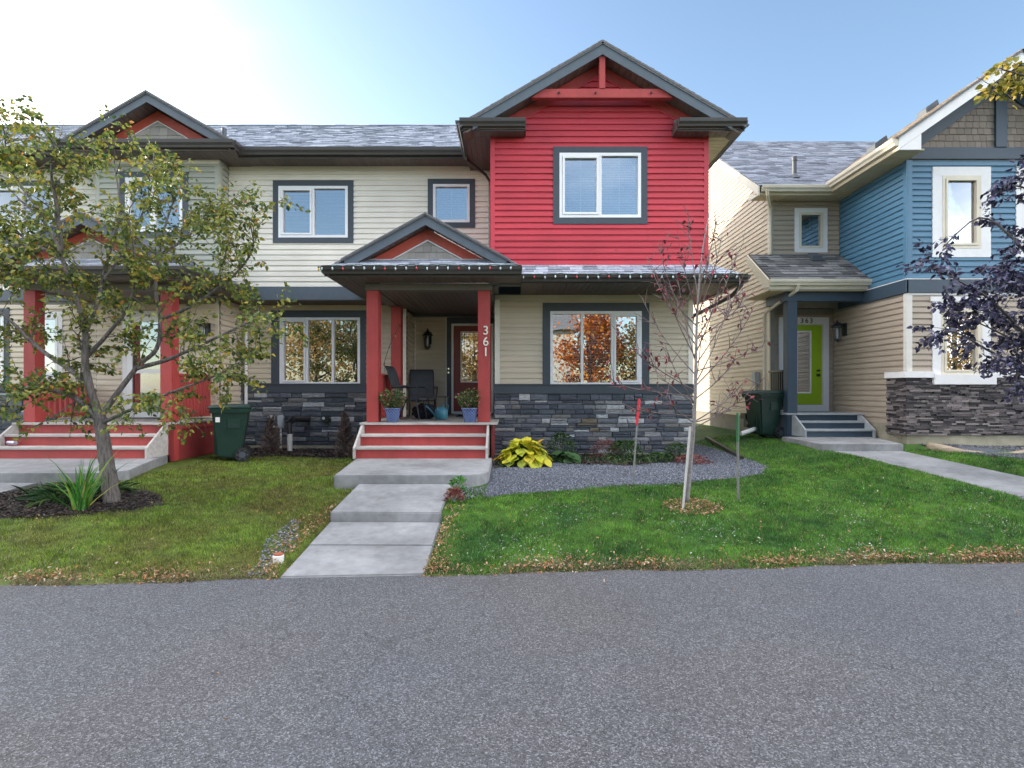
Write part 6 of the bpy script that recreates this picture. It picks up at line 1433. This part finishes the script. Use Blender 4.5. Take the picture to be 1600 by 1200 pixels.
# ------------------------------------------------------------------ small plants
def clump(name, label, cat, x, y, r, h, n, m, size, width=.5, stems=None, up=.5, group=None, shape='dome'):
    z = G(x, y); t = thing(name, label, cat, (x, y, z), group)
    a = rng.uniform(0, 6.28, n); q = np.sqrt(rng.uniform(0, 1, n)); hh = rng.uniform(0, 1, n) ** .8
    if shape == 'cone': rad = r * (1.05 - hh) * q + .01
    else: rad = r * q * np.sqrt(np.clip(1.05 - hh ** 2, 0, 1))
    P = np.stack([x + rad * np.cos(a), y + rad * np.sin(a), z + .02 + hh * h], 1)
    D = np.stack([np.cos(a), np.sin(a), rng.uniform(-.3, 1, n) + up], 1) + rng.normal(0, .35, (n, 3))
    leaf_mesh('foliage', P, D, rdir(n, 1.0), rng.uniform(size[0], size[1], n), m, t, width=width, kind='stuff')
    mb = MB()
    for k in range(stems or 6):
        aa = rng.uniform(0, 6.28); k2 = rng.uniform(.2, .8)
        top = (x + r * k2 * math.cos(aa) * (.3 if shape == 'cone' else 1), y + r * k2 * math.sin(aa) * (.3 if shape == 'cone' else 1), z + h * rng.uniform(.5, .95)); mb.tube([(x, y, z), top], .005, 4)
    mb.build('stem', 'twig_red' if shape == 'cone' else 'stake_wood', t); return t
def dead_conifer(label, x, y, h, r):
    z = G(x, y); t = thing('conical_shrub', label, 'shrub', (x, y, z), 'bare conical shrubs')
    mb = MB(); mb.tube([(x, y, z), (x, y, z + h * .9)], [.02, .006], 6)
    n = 330; P = []; D = []
    for k in range(n):
        hh = rng.uniform(0.02, .96); a = rng.uniform(0, 6.28); rr = r * (1 - hh) ** .75 * rng.uniform(.55, 1.05) + .02
        p0 = Vector((x, y, z + h * max(hh - .12, 0))); p1 = Vector((x + rr * math.cos(a), y + rr * math.sin(a), z + h * hh + .02)); mb.tube([p0, p1], [.004, .0022], 3, cap=False)
        for j in range(11):
            q = p0.lerp(p1, rng.uniform(.45, 1.05)); P.append(q); D.append((math.cos(a) * .5 + rng.normal(0, .5), math.sin(a) * .5 + rng.normal(0, .5), 1.0 + rng.normal(0, .5)))
    mb.build('branches', 'twig_red', t); n = len(P)
    leaf_mesh('dry_foliage', np.array([tuple(p) for p in P]), np.array(D), rdir(n), rng.uniform(.018, .04, n), 'needle_brown', t, width=.35, kind='stuff')
dead_conifer('browned conical shrub left of the short white pipe', -5.02, 11.35, .82, .26)
dead_conifer('browned conical shrub next to the gas meter and the porch steps', -3.40, 11.05, .90, .25)
dead_conifer('low browned shrub at the foot of the porch stringer', -3.05, 10.75, .45, .26)
# hosta with individual leaves
def hosta(label, x, y, n, size, m, spread, h):
    z = G(x, y); t = thing('hosta_plant', label, 'plant', (x, y, z))
    V = []; F = []
    rows = 7; cols = 5
    for i in range(rows):
        l = i / (rows - 1); w = math.sin(min(l * 1.12, 1) * math.pi) ** .58 * .48 if 0 < l < 1 else .015
        for j in range(cols):
            k = (j - 2) / 2; V.append((w * k, l, -.22 * l * l + .10 * abs(k) * (1 - l * .5) + .025 * math.sin(j * 2.1 + i * 1.7)))
    for i in range(rows - 1):
        for j in range(cols - 1): F.append((i * cols + j, i * cols + j + 1, (i + 1) * cols + j + 1, (i + 1) * cols + j))
    me = bpy.data.meshes.new('leaf'); me.from_pydata(V, [], F); me.materials.append(M[m]); me.polygons.foreach_set('use_smooth', [True] * len(F)); me.update()
    r = random.Random(9); mb = MB()
    for k in range(n):
        ring = (k + .5) / n; a = k * 2.4 + r.uniform(-.3, .3); rad = spread * ring ** .6 * r.uniform(.75, 1.0); zz = h * (1 - ring * .75) * r.uniform(.8, 1.05)
        s = size * r.uniform(.75, 1.15); p = Vector((x + rad * .8 * math.cos(a), y + rad * .6 * math.sin(a), z + zz))
        tilt = r.uniform(-62, 0) if ring > .35 else r.uniform(-30, 45)
        piece('leaf', me, t, p, (s, s, s), (R(tilt), R(r.uniform(-15, 15)), a - math.pi / 2)); mb.tube([(x, y, z), p], .006, 4)
    mb.build('stems', 'leaf_dark', t); return t
hosta('large yellow hosta at the right of the porch steps', .22, 9.35, 125, .185, 'leaf_hosta', .56, .46)
hosta('small green hosta between the yellow hosta and the dark shrub', .98, 9.75, 22, .22, 'leaf_dark', .26, .22)
clump('leafy_shrub', 'dark green shrub against the stone wall behind the small hosta', 'shrub', .95, 10.5, .30, .46, 700, 'leaf_dark', (.03, .06), up=.3)
clump('astilbe_plant', 'dried reddish plant with pale flower heads in front of the stones', 'plant', 1.75, 10.2, .32, .34, 420, 'leaf_rust', (.03, .06), width=.3)
clump('leafy_shrub', 'dark green mounded shrub in the middle of the stone wall bed', 'shrub', 2.10, 10.15, .36, .34, 950, 'leaf_dark', (.03, .06), up=.3)
clump('leafy_shrub', 'low green plant just behind the red-topped stake', 'plant', 2.65, 9.95, .30, .16, 420, 'leaf_dark', (.03, .06), up=.3)
clump('leafy_shrub', 'small green plant left of the young red tree by the wall', 'shrub', 3.15, 10.4, .28, .30, 500, 'leaf_dark', (.03, .055), up=.3)
clump('leafy_shrub', 'low rusty green plant in front of the right corner of the stone wall', 'plant', 3.25, 9.8, .34, .14, 420, 'leaf_rust', (.03, .06), up=.3)
def ground_cover():
    n = 5200; x = rng.uniform(-.25, 3.6, n); y = rng.uniform(8.0, 10.9, n)
    b = np.interp(x, [-.9, -.4, .2, .6, 1.3, 2.0, 3.0, 3.7, 4.35], [7.3, 8.3, 9.3, 9.6, 9.3, 9.3, 10.0, 11.2, 12.2]); k = (y > b - .02) & (y < b + .9) & (np.sin(x * 4) + np.sin(y * 5 + x) > -.7)
    x, y = x[k], y[k]; n = len(x); P = np.stack([x, y, ground(x, y) + .03 + rng.uniform(0, .06, n)], 1)
    leaf_mesh('ground_cover', P, rdir(n, .7), rdir(n, 1), rng.uniform(.025, .055, n), 'leaf_dark', None, kind='stuff', label='low green ground cover along the back of the gravel bed', category='ground cover')
ground_cover()
def iris(label, x, y, n, h, m='leaf_iris'):
    z = G(x, y); t = thing('iris_plant', label, 'plant', (x, y, z)); r = random.Random(12)
    for k in range(n):
        a = r.uniform(0, 6.28); lean = abs(r.gauss(0, .38)) + .03; hh = h * r.uniform(.55, 1.1); w = r.uniform(.010, .018); bx, by = x + r.uniform(-.06, .06), y + r.uniform(-.05, .05)
        cx, cy = math.cos(a), math.sin(a); f = r.uniform(0, math.pi); px, py = math.cos(f), math.sin(f) * .4; mb = MB(); N_ = 6
        for i in range(N_):
            s = i / (N_ - 1); q = lean * s * (1 + .8 * s * s) * hh; zz = z + hh * s * (1 - .16 * lean * s * s * 2); ww = w * (1 - s ** 2.2) + .001
            mb.v += [(bx + cx * q - px * ww, by + cy * q - py * ww, zz), (bx + cx * q, by + cy * q + .003, zz), (bx + cx * q + px * ww, by + cy * q + py * ww, zz)]
        for i in range(N_ - 1):
            for j in range(2): mb.f.append((3 * i + j, 3 * i + j + 1, 3 * i + j + 4, 3 * i + j + 3)); mb.m.append(0)
        o = mb.build('leaf', 'leaf_iris_obj', t)
    return t
M['leaf_iris_obj'] = ramp_mat('leaf_iris_obj', [(0, (0.03, 0.12, 0.02)), (0.6, (0.06, 0.24, 0.03)), (0.85, (0.16, 0.32, 0.05)), (1, (0.40, 0.36, 0.10))], source='object', transl=.25)
iris('tall green iris clump in the mulch left of the leafy tree', -4.98, 6.28, 64, .70)
clump('strappy_plant', 'flattened dull green plant between the iris and the trunk', 'plant', -5.35, 6.75, .5, .14, 260, 'leaf_dark', (.10, .26), width=.12, up=-.1)
clump('leafy_shrub', 'small weed growing at the corner of the landing and the front path', 'plant', -.70, 7.1, .12, .20, 130, 'leaf_iris', (.03, .06), up=.6)
clump('leafy_shrub', 'sparse dry weeds along the right edge of the front path', 'plant', -.72, 6.75, .12, .14, 160, 'leaf_rust', (.03, .06), up=.4)

# ------------------------------------------------------------------ trees
def cam_pt(px, py, Y): return Vector(((px - 800) * Y / 850, Y, 1.64 + (612 - py) * Y / 850))
def limb_tree(t, limbs, radii_scale, twig_n, twig_len, leaves_per, leaf_size, leafm, barkm, droop=.0, spread=1.0, seed=1, tube_n=8, sub=2, leaf_w=.55, skip=0.25, indiv=False, up=.3):
    """limbs: list of (points, r0, r1). Twigs grow from them, leaves from twigs."""
    r = random.Random(seed); trunk = MB(); tw = MB(); LP = []; LD = []
    for li, (pts, r0, r1) in enumerate(limbs):
        # smooth the polyline
        P = [Vector(p) for p in pts]; fine = []
        for i in range(len(P) - 1):
            a, b = P[i], P[i + 1]; pa = P[max(i - 1, 0)]; pb = P[min(i + 2, len(P) - 1)]
            for k in range(4):
                s = k / 4; fine.append(.5 * ((2 * a) + (b - pa) * s + (2 * pa - 5 * a + 4 * b - pb) * s * s + (3 * a - pa - 3 * b + pb) * s ** 3))
        fine.append(P[-1]); n = len(fine); rad = [(r0 + (r1 - r0) * (i / (n - 1)) ** .8) for i in range(n)]
        fine = [p + Vector((r.uniform(-1, 1), r.uniform(-1, 1), 0)) * rr * .09 for p, rr in zip(fine, rad)]
        (trunk if (li == 0 or not indiv) else tw).tube(fine, rad, tube_n)
        start = 0 if li else int(n * .85)
        for k in range(twig_n if li else 0):
            s = r.uniform(skip, 1.0); i = min(int(s * (n - 1)), n - 2); p = fine[i].lerp(fine[i + 1], s * (n - 1) - i); d0 = (fine[i + 1] - fine[i]).normalized()
            d = (d0 * r.uniform(.3, 1.0) + Vector((r.gauss(0, 1), r.gauss(0, 1), r.gauss(up, .8))) * .62 * spread).normalized()
            def grow(p, d, ln, rad, lev):
                q = [p]; cur = d.copy(); m_ = 5
                for j in range(m_):
                    cur = (cur + Vector((r.gauss(0, .16), r.gauss(0, .16), r.gauss(-droop * (j / m_), .12)))).normalized(); q.append(q[-1] + cur * ln / m_)
                tw.tube(q, [rad * (1 - .75 * j / m_) for j in range(m_ + 1)], 4, cap=False)
                for j in range(1, m_ + 1):
                    for c in range(leaves_per if lev == 0 else leaves_per + 1):
                        if r.random() < .85:
                            LP.append(q[j] + Vector((r.gauss(0, .025), r.gauss(0, .025), r.gauss(0, .02)))); LD.append(cur * .5 + Vector((r.gauss(0, .7), r.gauss(0, .7), r.gauss(-.35, .5))))
                if lev < sub - 1:
                    for c in range(2): jj = r.randint(1, m_ - 1); grow(q[jj], (cur + Vector((r.gauss(0, .7), r.gauss(0, .7), r.gauss(.1, .5)))).normalized(), ln * .6, rad * .6, lev + 1)
            grow(p, d, twig_len * r.uniform(.5, 1.15), max(.006, rad[i] * .28), 0)
    trunk.build('trunk', barkm, t, smooth=True); tw.build('branches', M['bark_dark'] if barkm != 'bark_pale' else M['twig_red'], t, kind='stuff')
    LP = np.array([tuple(p) for p in LP]); LD = np.array([tuple(p) for p in LD]); n = len(LP)
    if indiv:
        V = [(0, 0, 0), (-.26, .3, .06), (-.2, .68, -.02), (0, 1, -.22), (.2, .68, -.02), (.26, .3, .06), (0, .5, -.05)]; me = bpy.data.meshes.new('leaf'); me.from_pydata(V, [], [(0, 6, 1), (1, 6, 2), (2, 6, 3), (3, 6, 4), (4, 6, 5), (5, 6, 0)]); me.materials.append(M[leafm]); me.update()
        idx = r.sample(range(n), min(indiv, n))
        for i in idx:
            s = r.uniform(*leaf_size); piece('leaf', me, t, Vector(LP[i]), (s, s, s), (R(r.uniform(-80, 20)), R(r.uniform(-40, 40)), r.uniform(0, 6.28)))
    else:
        leaf_mesh('crown', LP, LD, rdir(n, .6), rng.uniform(*leaf_size, n), leafm, t, width=leaf_w, kind='stuff')
    return n
YT = 6.6
def C(l, y0=0, y1=0): n = len(l) - 1; return [cam_pt(a, b, YT + y0 + (y1 - y0) * i / max(n, 1)) for i, (a, b) in enumerate(l)]
t = thing('crab_apple_tree', 'leafy green and yellow tree with a grey forked trunk on the left lawn', 'tree', (-4.88, 6.6, G(-4.88, 6.6)))
limbs = [(C([(174, 786), (171, 752), (165, 712), (160, 678), (155, 650)]), .096, .064),
 (C([(155, 655), (142, 610), (133, 565), (133, 520), (124, 480), (108, 440), (95, 400), (72, 350), (28, 310)], 0, -.3), .052, .011),
 (C([(133, 520), (150, 480), (160, 440), (170, 400), (186, 340), (184, 290), (176, 250)], 0, .5), .030, .008),
 (C([(97, 400), (88, 320), (80, 270), (86, 225)], -.1, -.5), .026, .008),
 (C([(155, 655), (185, 612), (218, 570), (245, 545), (250, 500), (243, 450), (248, 400), (262, 340), (282, 290)], 0, .1), .038, .009),
 (C([(215, 575), (262, 562), (300, 545), (350, 522), (395, 500), (425, 490)], 0, -.4), .030, .008),
 (C([(155, 658), (118, 622), (80, 610), (30, 604), (-25, 596)], 0, -.3), .040, .012),
 (C([(140, 602), (110, 578), (62, 545), (15, 500), (-30, 465)], 0, .4), .038, .012),
 (C([(248, 400), (290, 372), (325, 340), (352, 312)], .1, .5), .022, .007),
 (C([(250, 500), (300, 478), (345, 447), (375, 420), (396, 385), (388, 340)], .1, -.2), .024, .007),
 (C([(158, 662), (200, 642), (262, 615), (330, 590), (392, 560)], 0, -.5), .026, .007),
 (C([(95, 400), (50, 380), (10, 350), (-30, 330)], 0, .5), .025, .008),
 (C([(108, 440), (60, 430), (20, 420), (-25, 400)], 0, -.6), .024, .008),
 (C([(70, 340), (40, 300), (12, 255), (8, 205)], 0, .2), .020, .007),
 (C([(133, 560), (170, 520), (205, 470), (210, 400), (200, 340)], 0, -.6), .028, .008),
 (C([(160, 440), (200, 380), (235, 300), (240, 240)], .1, .6), .018, .007)]
nl = limb_tree(t, limbs, 1, 21, .60, 3, (.044, .070), 'leaf_apple', 'bark', droop=.20, up=.0, seed=5, sub=2, leaf_w=.62, skip=.2)
print('apple leaves', nl)
# young red tree
YT = 6.6
def sweep(px0, py0, px1, py1, y1, bow=.25):
    n = 6; return [cam_pt(px0 + (px1 - px0) * (i / n) ** (1 - bow * .0) * 1.0 + (px1 - px0) * .10 * math.sin(math.pi * i / n), py0 + (py1 - py0) * i / n, 6.6 + y1 * i / n) for i in range(n + 1)]
t = thing('young_tree', 'young bare tree with a pale trunk and a few dark red leaves', 'tree', (2.11, 6.6, G(2.11, 6.6)))
limbs = [(C([(1073, 784), (1077, 740), (1082, 690), (1086, 630), (1087, 570), (1089, 500), (1092, 450), (1098, 390), (1108, 335)]), .034, .006)]
limbs[0] = (limbs[0][0], .034, .006)
rr = random.Random(21)
for (a, b, c, d, y) in [(1085, 680, 990, 640, .2), (1085, 660, 1040, 540, -.4), (1086, 640, 1100, 470, .4), (1088, 600, 1060, 440, .3), (1089, 560, 1180, 450, .3), (1089, 540, 1020, 420, -.2), (1090, 510, 1108, 400, -.3), (1085, 690, 1140, 640, .3), (1084, 660, 1010, 560, .3), (1085, 640, 968, 525, -.2), (1086, 615, 1005, 470, .4), (1087, 590, 1035, 430, -.3), (1088, 560, 1030, 390, .2), (1089, 520, 1058, 360, -.3), (1090, 490, 1075, 335, .3),
                        (1084, 655, 1150, 560, -.3), (1085, 635, 1178, 480, .2), (1087, 600, 1165, 420, -.2), (1088, 560, 1150, 400, .3), (1089, 525, 1128, 370, -.2), (1091, 480, 1120, 345, .2),
                        (1083, 690, 1160, 600, .2), (1083, 700, 1195, 590, -.4), (1083, 690, 1030, 610, -.3), (1087, 610, 1195, 540, .2), (1086, 650, 960, 600, .1), (1088, 570, 1010, 400, .5), (1088, 580, 1125, 440, -.5), (1086, 630, 1140, 470, .5)]:
    limbs.append((sweep(a, b - 30, c, d, y), .0085, .0025))
limb_tree(t, limbs, 1, 8, .30, 1, (.050, .082), 'leaf_red', 'bark_pale', seed=8, sub=1, skip=.40, indiv=300, tube_n=6, up=.8)
# plum tree on the right, trunk outside the frame
YT = 8.0
t = thing('plum_tree', 'purple-leaved plum tree in front of the blue house at the right edge', 'tree', (8.5, 8.0, G(8.5, 8)))
limbs = [([Vector((8.5, 8, .3)), Vector((8.48, 8, 1.0)), Vector((8.4, 8, 1.7))], .10, .07)]
for (l, y) in [([(1690, 600), (1650, 560), (1600, 520), (1550, 470), (1500, 440), (1460, 420)], -.5), ([(1690, 600), (1660, 500), (1620, 420), (1580, 370), (1530, 340), (1475, 385)], .2),
               ([(1690, 600), (1640, 590), (1590, 570), (1540, 545), (1495, 520), (1465, 522)], -.3), ([(1695, 590), (1680, 480), (1650, 380), (1620, 310), (1585, 290), (1545, 305)], .3), ([(1690, 600), (1620, 540), (1570, 500), (1530, 480), (1500, 470)], .5),
               ([(1700, 600), (1650, 600), (1600, 585), (1570, 590)], -.7), ([(1700, 590), (1690, 450), (1660, 340), (1620, 260)], -.2), ([(1690, 590), (1640, 480), (1590, 430), (1550, 420)], .8), ([(1700, 600), (1710, 450), (1720, 320)], .3), ([(1700, 600), (1650, 520), (1610, 460), (1570, 440)], -.8), ([(1700, 600), (1640, 570), (1580, 530), (1520, 500)], 0)]:
    limbs.append((C(l, 0, y), .035, .007))
nl = limb_tree(t, limbs, 1, 12, .46, 2, (.060, .095), 'leaf_plum', 'bark_dark', droop=.2, seed=15, sub=2, skip=.3, leaf_w=.6)
print('plum', nl)
YT = 4.9
t = thing('aspen_tree', 'tree outside the right edge reaching a yellow-leaved branch into the top corner', 'tree', (6.6, 4.6, 0.1))
limbs = [([Vector((6.6, 5.0, .0)), Vector((6.62, 4.9, 1.5)), Vector((6.55, 4.9, 3.2)), Vector((6.5, 4.9, 4.9))], .10, .04),
         (C([(1935, 130), (1800, 150), (1700, 150), (1640, 125), (1600, 118), (1560, 106)], 0, -.1), .025, .004), (C([(1700, 150), (1640, 140), (1596, 150), (1562, 140)], 0, .1), .010, .003)]
limb_tree(t, limbs, 1, 9, .22, 2, (.045, .065), 'leaf_yellow', 'bark_dark', seed=3, sub=1, skip=.70, leaf_w=.8, droop=.4)

# trees and a house across the lane: they show in the window glass
def far_tree(label, x, y, h, r, m, n, seed, name='autumn_tree'):
    r_ = random.Random(seed); t = thing(name, label, 'tree', (x, y, 0)); tr = MB(); tr.tube([(x, y, -.1), (x + .05, y, h * .3), (x, y + .1, h * .6), (x, y, h * .9)], [.16, .12, .08, .02], 8)
    cl = []
    for k in range(26):
        a = r_.uniform(0, 6.28); q = r_.random() ** .5; zz = r_.uniform(.18, .95); rad = r * q * math.sqrt(max(.05, 1 - ((zz - .5) / .55) ** 2)); c = Vector((x + rad * math.cos(a), y + rad * math.sin(a), h * zz)); cl.append((c, r * r_.uniform(.2, .36))); tr.tube([(x, y, h * zz * .6), c], [.04, .01], 5, cap=False)
    tr.build('trunk', 'bark_dark', t); P = []
    for k in range(n): c, s = r_.choice(cl); P.append(tuple(c + Vector((r_.gauss(0, s), r_.gauss(0, s), r_.gauss(0, s * .8)))))
    P = np.array(P); P[:, 2] = np.maximum(P[:, 2], .4); leaf_mesh('crown', P, rdir(n), rdir(n, .3), rng.uniform(.12, .20, n), m, t, width=.8, kind='stuff')
far_tree('orange tree across the lane mirrored in the right front window', 4.6, -10, 6.4, 1.7, 'leaf_orange', 5200, 1)
far_tree('olive and gold tree across the lane mirrored in the right pane of that window', 7.7, -10.5, 6.2, 1.6, 'leaf_golden', 3800, 2)
far_tree('wide golden tree across the lane mirrored in the left front window', -12.4, -10, 7.2, 3.2, 'leaf_golden', 8500, 3)
far_tree('golden tree across the lane mirrored in the red front door', -2.6, -12, 6.2, 2.0, 'leaf_golden', 3800, 4)
far_tree('golden tree across the lane opposite the blue house', 25.2, -10, 8.5, 4.2, 'leaf_golden', 11000, 5)
t = thing('house', 'pale house across the lane mirrored in the right front window', 'house', (1.5, -19, 0))
fO = Frame('back', -18); ws = [(-1.2, .1, 1.3, 2.6), (1.6, 2.8, 1.3, 2.6), (-1.2, .1, 4.2, 5.4), (1.6, 2.8, 4.2, 5.4)]
wall_back(t, fO, -4, 4.6, 0, 6.2, ws, m='pale_siding'); 
for q in ws: window(t, fO, *q, [(.5, True), (.5, False)], trim=(.1, .1, .1, .1), tm='white_trim', grid=None, room=True)
mb = MB(); mb.box(-4, 4.6, -26, -25.9, 0, 6.2); mb.box(-4, -3.9, -25.9, -18.15, 0, 6.2); mb.box(4.5, 4.6, -25.9, -18.15, 0, 6.2); mb.build('wall', 'pale_siding', t)
mb = MB(); mb.prism([(-26.4, 6.15), (-17.5, 6.15), (-22, 9.2)], -4.4, 5.0, 'x'); mb.build('roof', 'roof_dark', t)

# ------------------------------------------------------------------ grass and leaf litter
def blocked(x, y):
    b = np.zeros(len(x), bool)
    b |= (x > -2.42 - (y - 7.4) * .12) & (x < -.33) & (y > 7.40); b |= (x > -2.095) & (x < -.79) & (y < 7.45) & (y > 4.5)
    b |= (x > -10.3) & (x < -6.05 ) & (y > 9.0); b |= (x < -5.62) & (y > 7.60) & (y < 9.8) & (x > -10.3); b |= (x > -8.0) & (x < -6.58) & (y < 7.7)
    b |= (x > -.34) & (x < 4.35) & (y > np.interp(x, [-.9, -.33, .52, 1.34, 2.3, 2.86, 3.9, 4.35], [6.75, 6.98, 7.30, 7.52, 7.80, 8.05, 8.55, 9.3]) + .03 * np.sin(x * 9)) & ~((x > 4.2 + (y - 9.95) * .154) & (y > 9.95)) & (y < 13.3)
    b |= (x > -.34) & (x < 3.7) & (y > 10)
    b |= (y > 9.86) & (x > 5.60) & (x < 7.6) & (y < 12.7); px = 5.80 + (9.85 - y) * .207; b |= (y <= 9.86) & (x > px) & (x < px + 1.27)
    b |= (x > 5.95) & (y > 11.7); b |= (x > 7.55) & (y > 9.85)
    k = (x > 7.75) & (y > np.interp(x, [7.7, 8.3, 9.5, 13], [9.6, 8.7, 8.0, 7.2])); b |= k & (np.sin(x * 2.3 + 1) * np.sin(y * 3.1) <= -.1 ) * False | (k & ~(np.sin(x * 2.3 + 1) * np.sin(y * 3.1) < -.35))
    b |= (x > -5.8) & (x < -2.7) & (y > 10.8); b |= (x > -6.2) & (x < -5.8) & (y > 9.6)
    b |= ((x + 5.55) / (1.12 + .06 * np.sin(y * 17))) ** 2 + ((y - 6.66) / (.58 + .05 * np.sin(x * 13))) ** 2 < 1
    b |= (np.abs(x + 2.30 + (y - 5.0) * .12 - .02) < .09 + .04 * np.sin(y * 6)) & (y < 5.9)
    b |= ((x - 2.2) / .32) ** 2 + ((y - 6.65) / .26) ** 2 < 1
    b |= y < lane_edge(x) + .01
    b |= (x > -18) & (x < 3.7) & (y > 12.15)
    return b
def grass(n, ylo, yhi, hmin, hmax, w):
    y = rng.uniform(ylo, yhi, n); x = rng.uniform(-1, 1, n) * (y * .97 + 1.9); k = ~blocked(x, y); x, y = x[k], y[k]; n = len(x)
    z = ground(x, y) - .004; pn = (np.sin(x * 3.3 + y * 1.9) * np.sin(y * 4.1 - x * 1.3) * .25 + 1) * (1 + .25 * np.sin(x * 9.1) * np.sin(y * 8.3)); h = rng.uniform(hmin, hmax, n) * pn
    a = rng.uniform(0, 6.28, n); l = rng.uniform(.1, .9, n); f = rng.uniform(0, 6.28, n); wx, wy = np.cos(f) * w * rng.uniform(.6, 1.4, n), np.sin(f) * w * rng.uniform(.6, 1.4, n)
    dx, dy = np.cos(a) * l * h, np.sin(a) * l * h
    V = np.stack([np.stack([x - wx, y - wy, z], 1), np.stack([x + wx, y + wy, z], 1), np.stack([x + dx, y + dy, z + h * (1 - .3 * l)], 1)], 1).reshape(-1, 3)
    return V
V = np.concatenate([grass(200000, 4.7, 6.6, .020, .048, .0028), grass(240000, 6.6, 9.4, .022, .052, .0036), grass(140000, 9.4, 13.2, .025, .055, .0045)])
np_mesh('lawn_grass', V, np.arange(len(V)).reshape(-1, 3), 'blade', kind='stuff', label='short lawn grass, dry olive on the left and fresh green on the right', category='grass')
n = 26000; x = rng.uniform(-5.2, 6.2, n); k = ~((x > -2.1) & (x < -.74)); x = x[k]; n = len(x); y = lane_edge(x) + np.abs(rng.normal(0, .11, n)) - .015
k = rng.uniform(0, 1, n) < .35 + .65 * (np.sin(x * 3.1) * np.sin(x * 1.3 + 2) > -.2); x, y = x[k], y[k]; n = len(x)
z = np.where(y < lane_edge(x), 0.0, ground(x, y)); hh = rng.uniform(.006, .030, n); a_ = rng.uniform(0, 6.28, n); l_ = rng.uniform(.02, .05, n); dx, dy = np.cos(a_) * l_, np.sin(a_) * l_
V = np.stack([np.stack([x - dy * .05, y + dx * .05, z], 1), np.stack([x + dy * .05, y - dx * .05, z], 1), np.stack([x + dx, y + dy, z + hh], 1)], 1).reshape(-1, 3)
M['straw'] = ramp_mat('straw', [(0, (0.06, 0.045, 0.025)), (0.5, (0.20, 0.15, 0.085)), (0.9, (0.36, 0.30, 0.20)), (1, (0.10, 0.15, 0.03))], transl=0.1)
np_mesh('dead_grass', V, np.arange(len(V)).reshape(-1, 3), 'straw', kind='stuff', label='ragged strip of dead brown grass along the lane edge', category='grass')
def litter(n, fx, size, label, m='litter'):
    x, y, lift = fx(n); n = len(x); P = np.stack([x, y, ground(x, y) + lift], 1); D = np.stack([rng.normal(0, 1, n), rng.normal(0, 1, n), rng.normal(0, .35, n)], 1)
    leaf_mesh('fallen_leaves', P, D, rdir(n, 1.2), rng.uniform(size[0], size[1], n), m, None, width=.45, curl=.45, kind='stuff', label=label, category='fallen leaves')
def edge(n):
    x = rng.uniform(-5.0, 6.0, n); d = np.abs(rng.normal(0, .10, n)) - .02; clumpy = np.clip(.45 + .5 * np.sin(x * 2.1 + 1) * np.sin(x * .9) + .4 * np.sin(x * 5.7), .12, 1); k = (rng.uniform(0, 1, n) < clumpy) & ~((x > -2.05) & (x < -.80)); x, d = x[k], d[k]
    y = lane_edge(x) + d * 1.2; return x, y, np.where(y < lane_edge(x), .035, .02 + rng.uniform(0, .035, len(x)))
litter(9000, edge, (.012, .038), 'drift of brown and orange fallen leaves along the lane edge')
def scat(n):
    y = rng.uniform(4.9, 9.5, n); x = rng.uniform(-1, 1, n) * y * .95; k = ~blocked(x, y); x, y = x[k], y[k]; return x, y, .035 + rng.uniform(0, .02, len(x))
litter(1300, scat, (.012, .034), 'scattered pale dry leaves on both lawns')
def pale(n):
    y = 4.95 + np.abs(rng.normal(0, 1.3, n)); x = rng.uniform(-.7, 6, n); k = (~blocked(x, y)) & (np.sin(x * 2.7 + y * 2) * np.sin(y * 3.3 - x) + rng.normal(0, .3, n) > .25); x, y = x[k], y[k]; return x, y, .03 + rng.uniform(0, .02, len(x))
M['pale_clover'] = ramp_mat('pale_clover', [(0, (0.10, 0.16, 0.09)), (0.6, (0.26, 0.32, 0.27)), (1, (0.52, 0.54, 0.52))], transl=0.1)
litter(5200, pale, (.010, .024), 'silvery pale clover and leaf bits in the right lawn', 'pale_clover')
def pit(n):
    a = rng.uniform(0, 6.28, n); q = np.sqrt(rng.uniform(0, 1, n)); return 2.2 + .36 * q * np.cos(a), 6.64 + .29 * q * np.sin(a), .015 + rng.uniform(0, .02, n)
litter(700, pit, (.015, .040), 'dead leaves in the planting pit of the young red tree')
def path_side(n):
    y = rng.uniform(4.9, 6.6, n); s = rng.random(n) < .5; x = np.where(s, -2.12 - np.abs(rng.normal(0, .13, n)), -.78 + np.abs(rng.normal(0, .10, n))); return x, y, .02 + rng.uniform(0, .03, n)
litter(900, path_side, (.012, .036), 'dead leaves along both sides of the front path')
# a few leaves and stains on the lane, single things are too small to pick apart
def lane_bits(n):
    x = rng.uniform(-4, 4.5, n); y = rng.uniform(2.6, 4.7, n); return x, y, .034 + np.zeros(n)
litter(14, lane_bits, (.018, .035), 'few dark leaf bits lying on the asphalt')
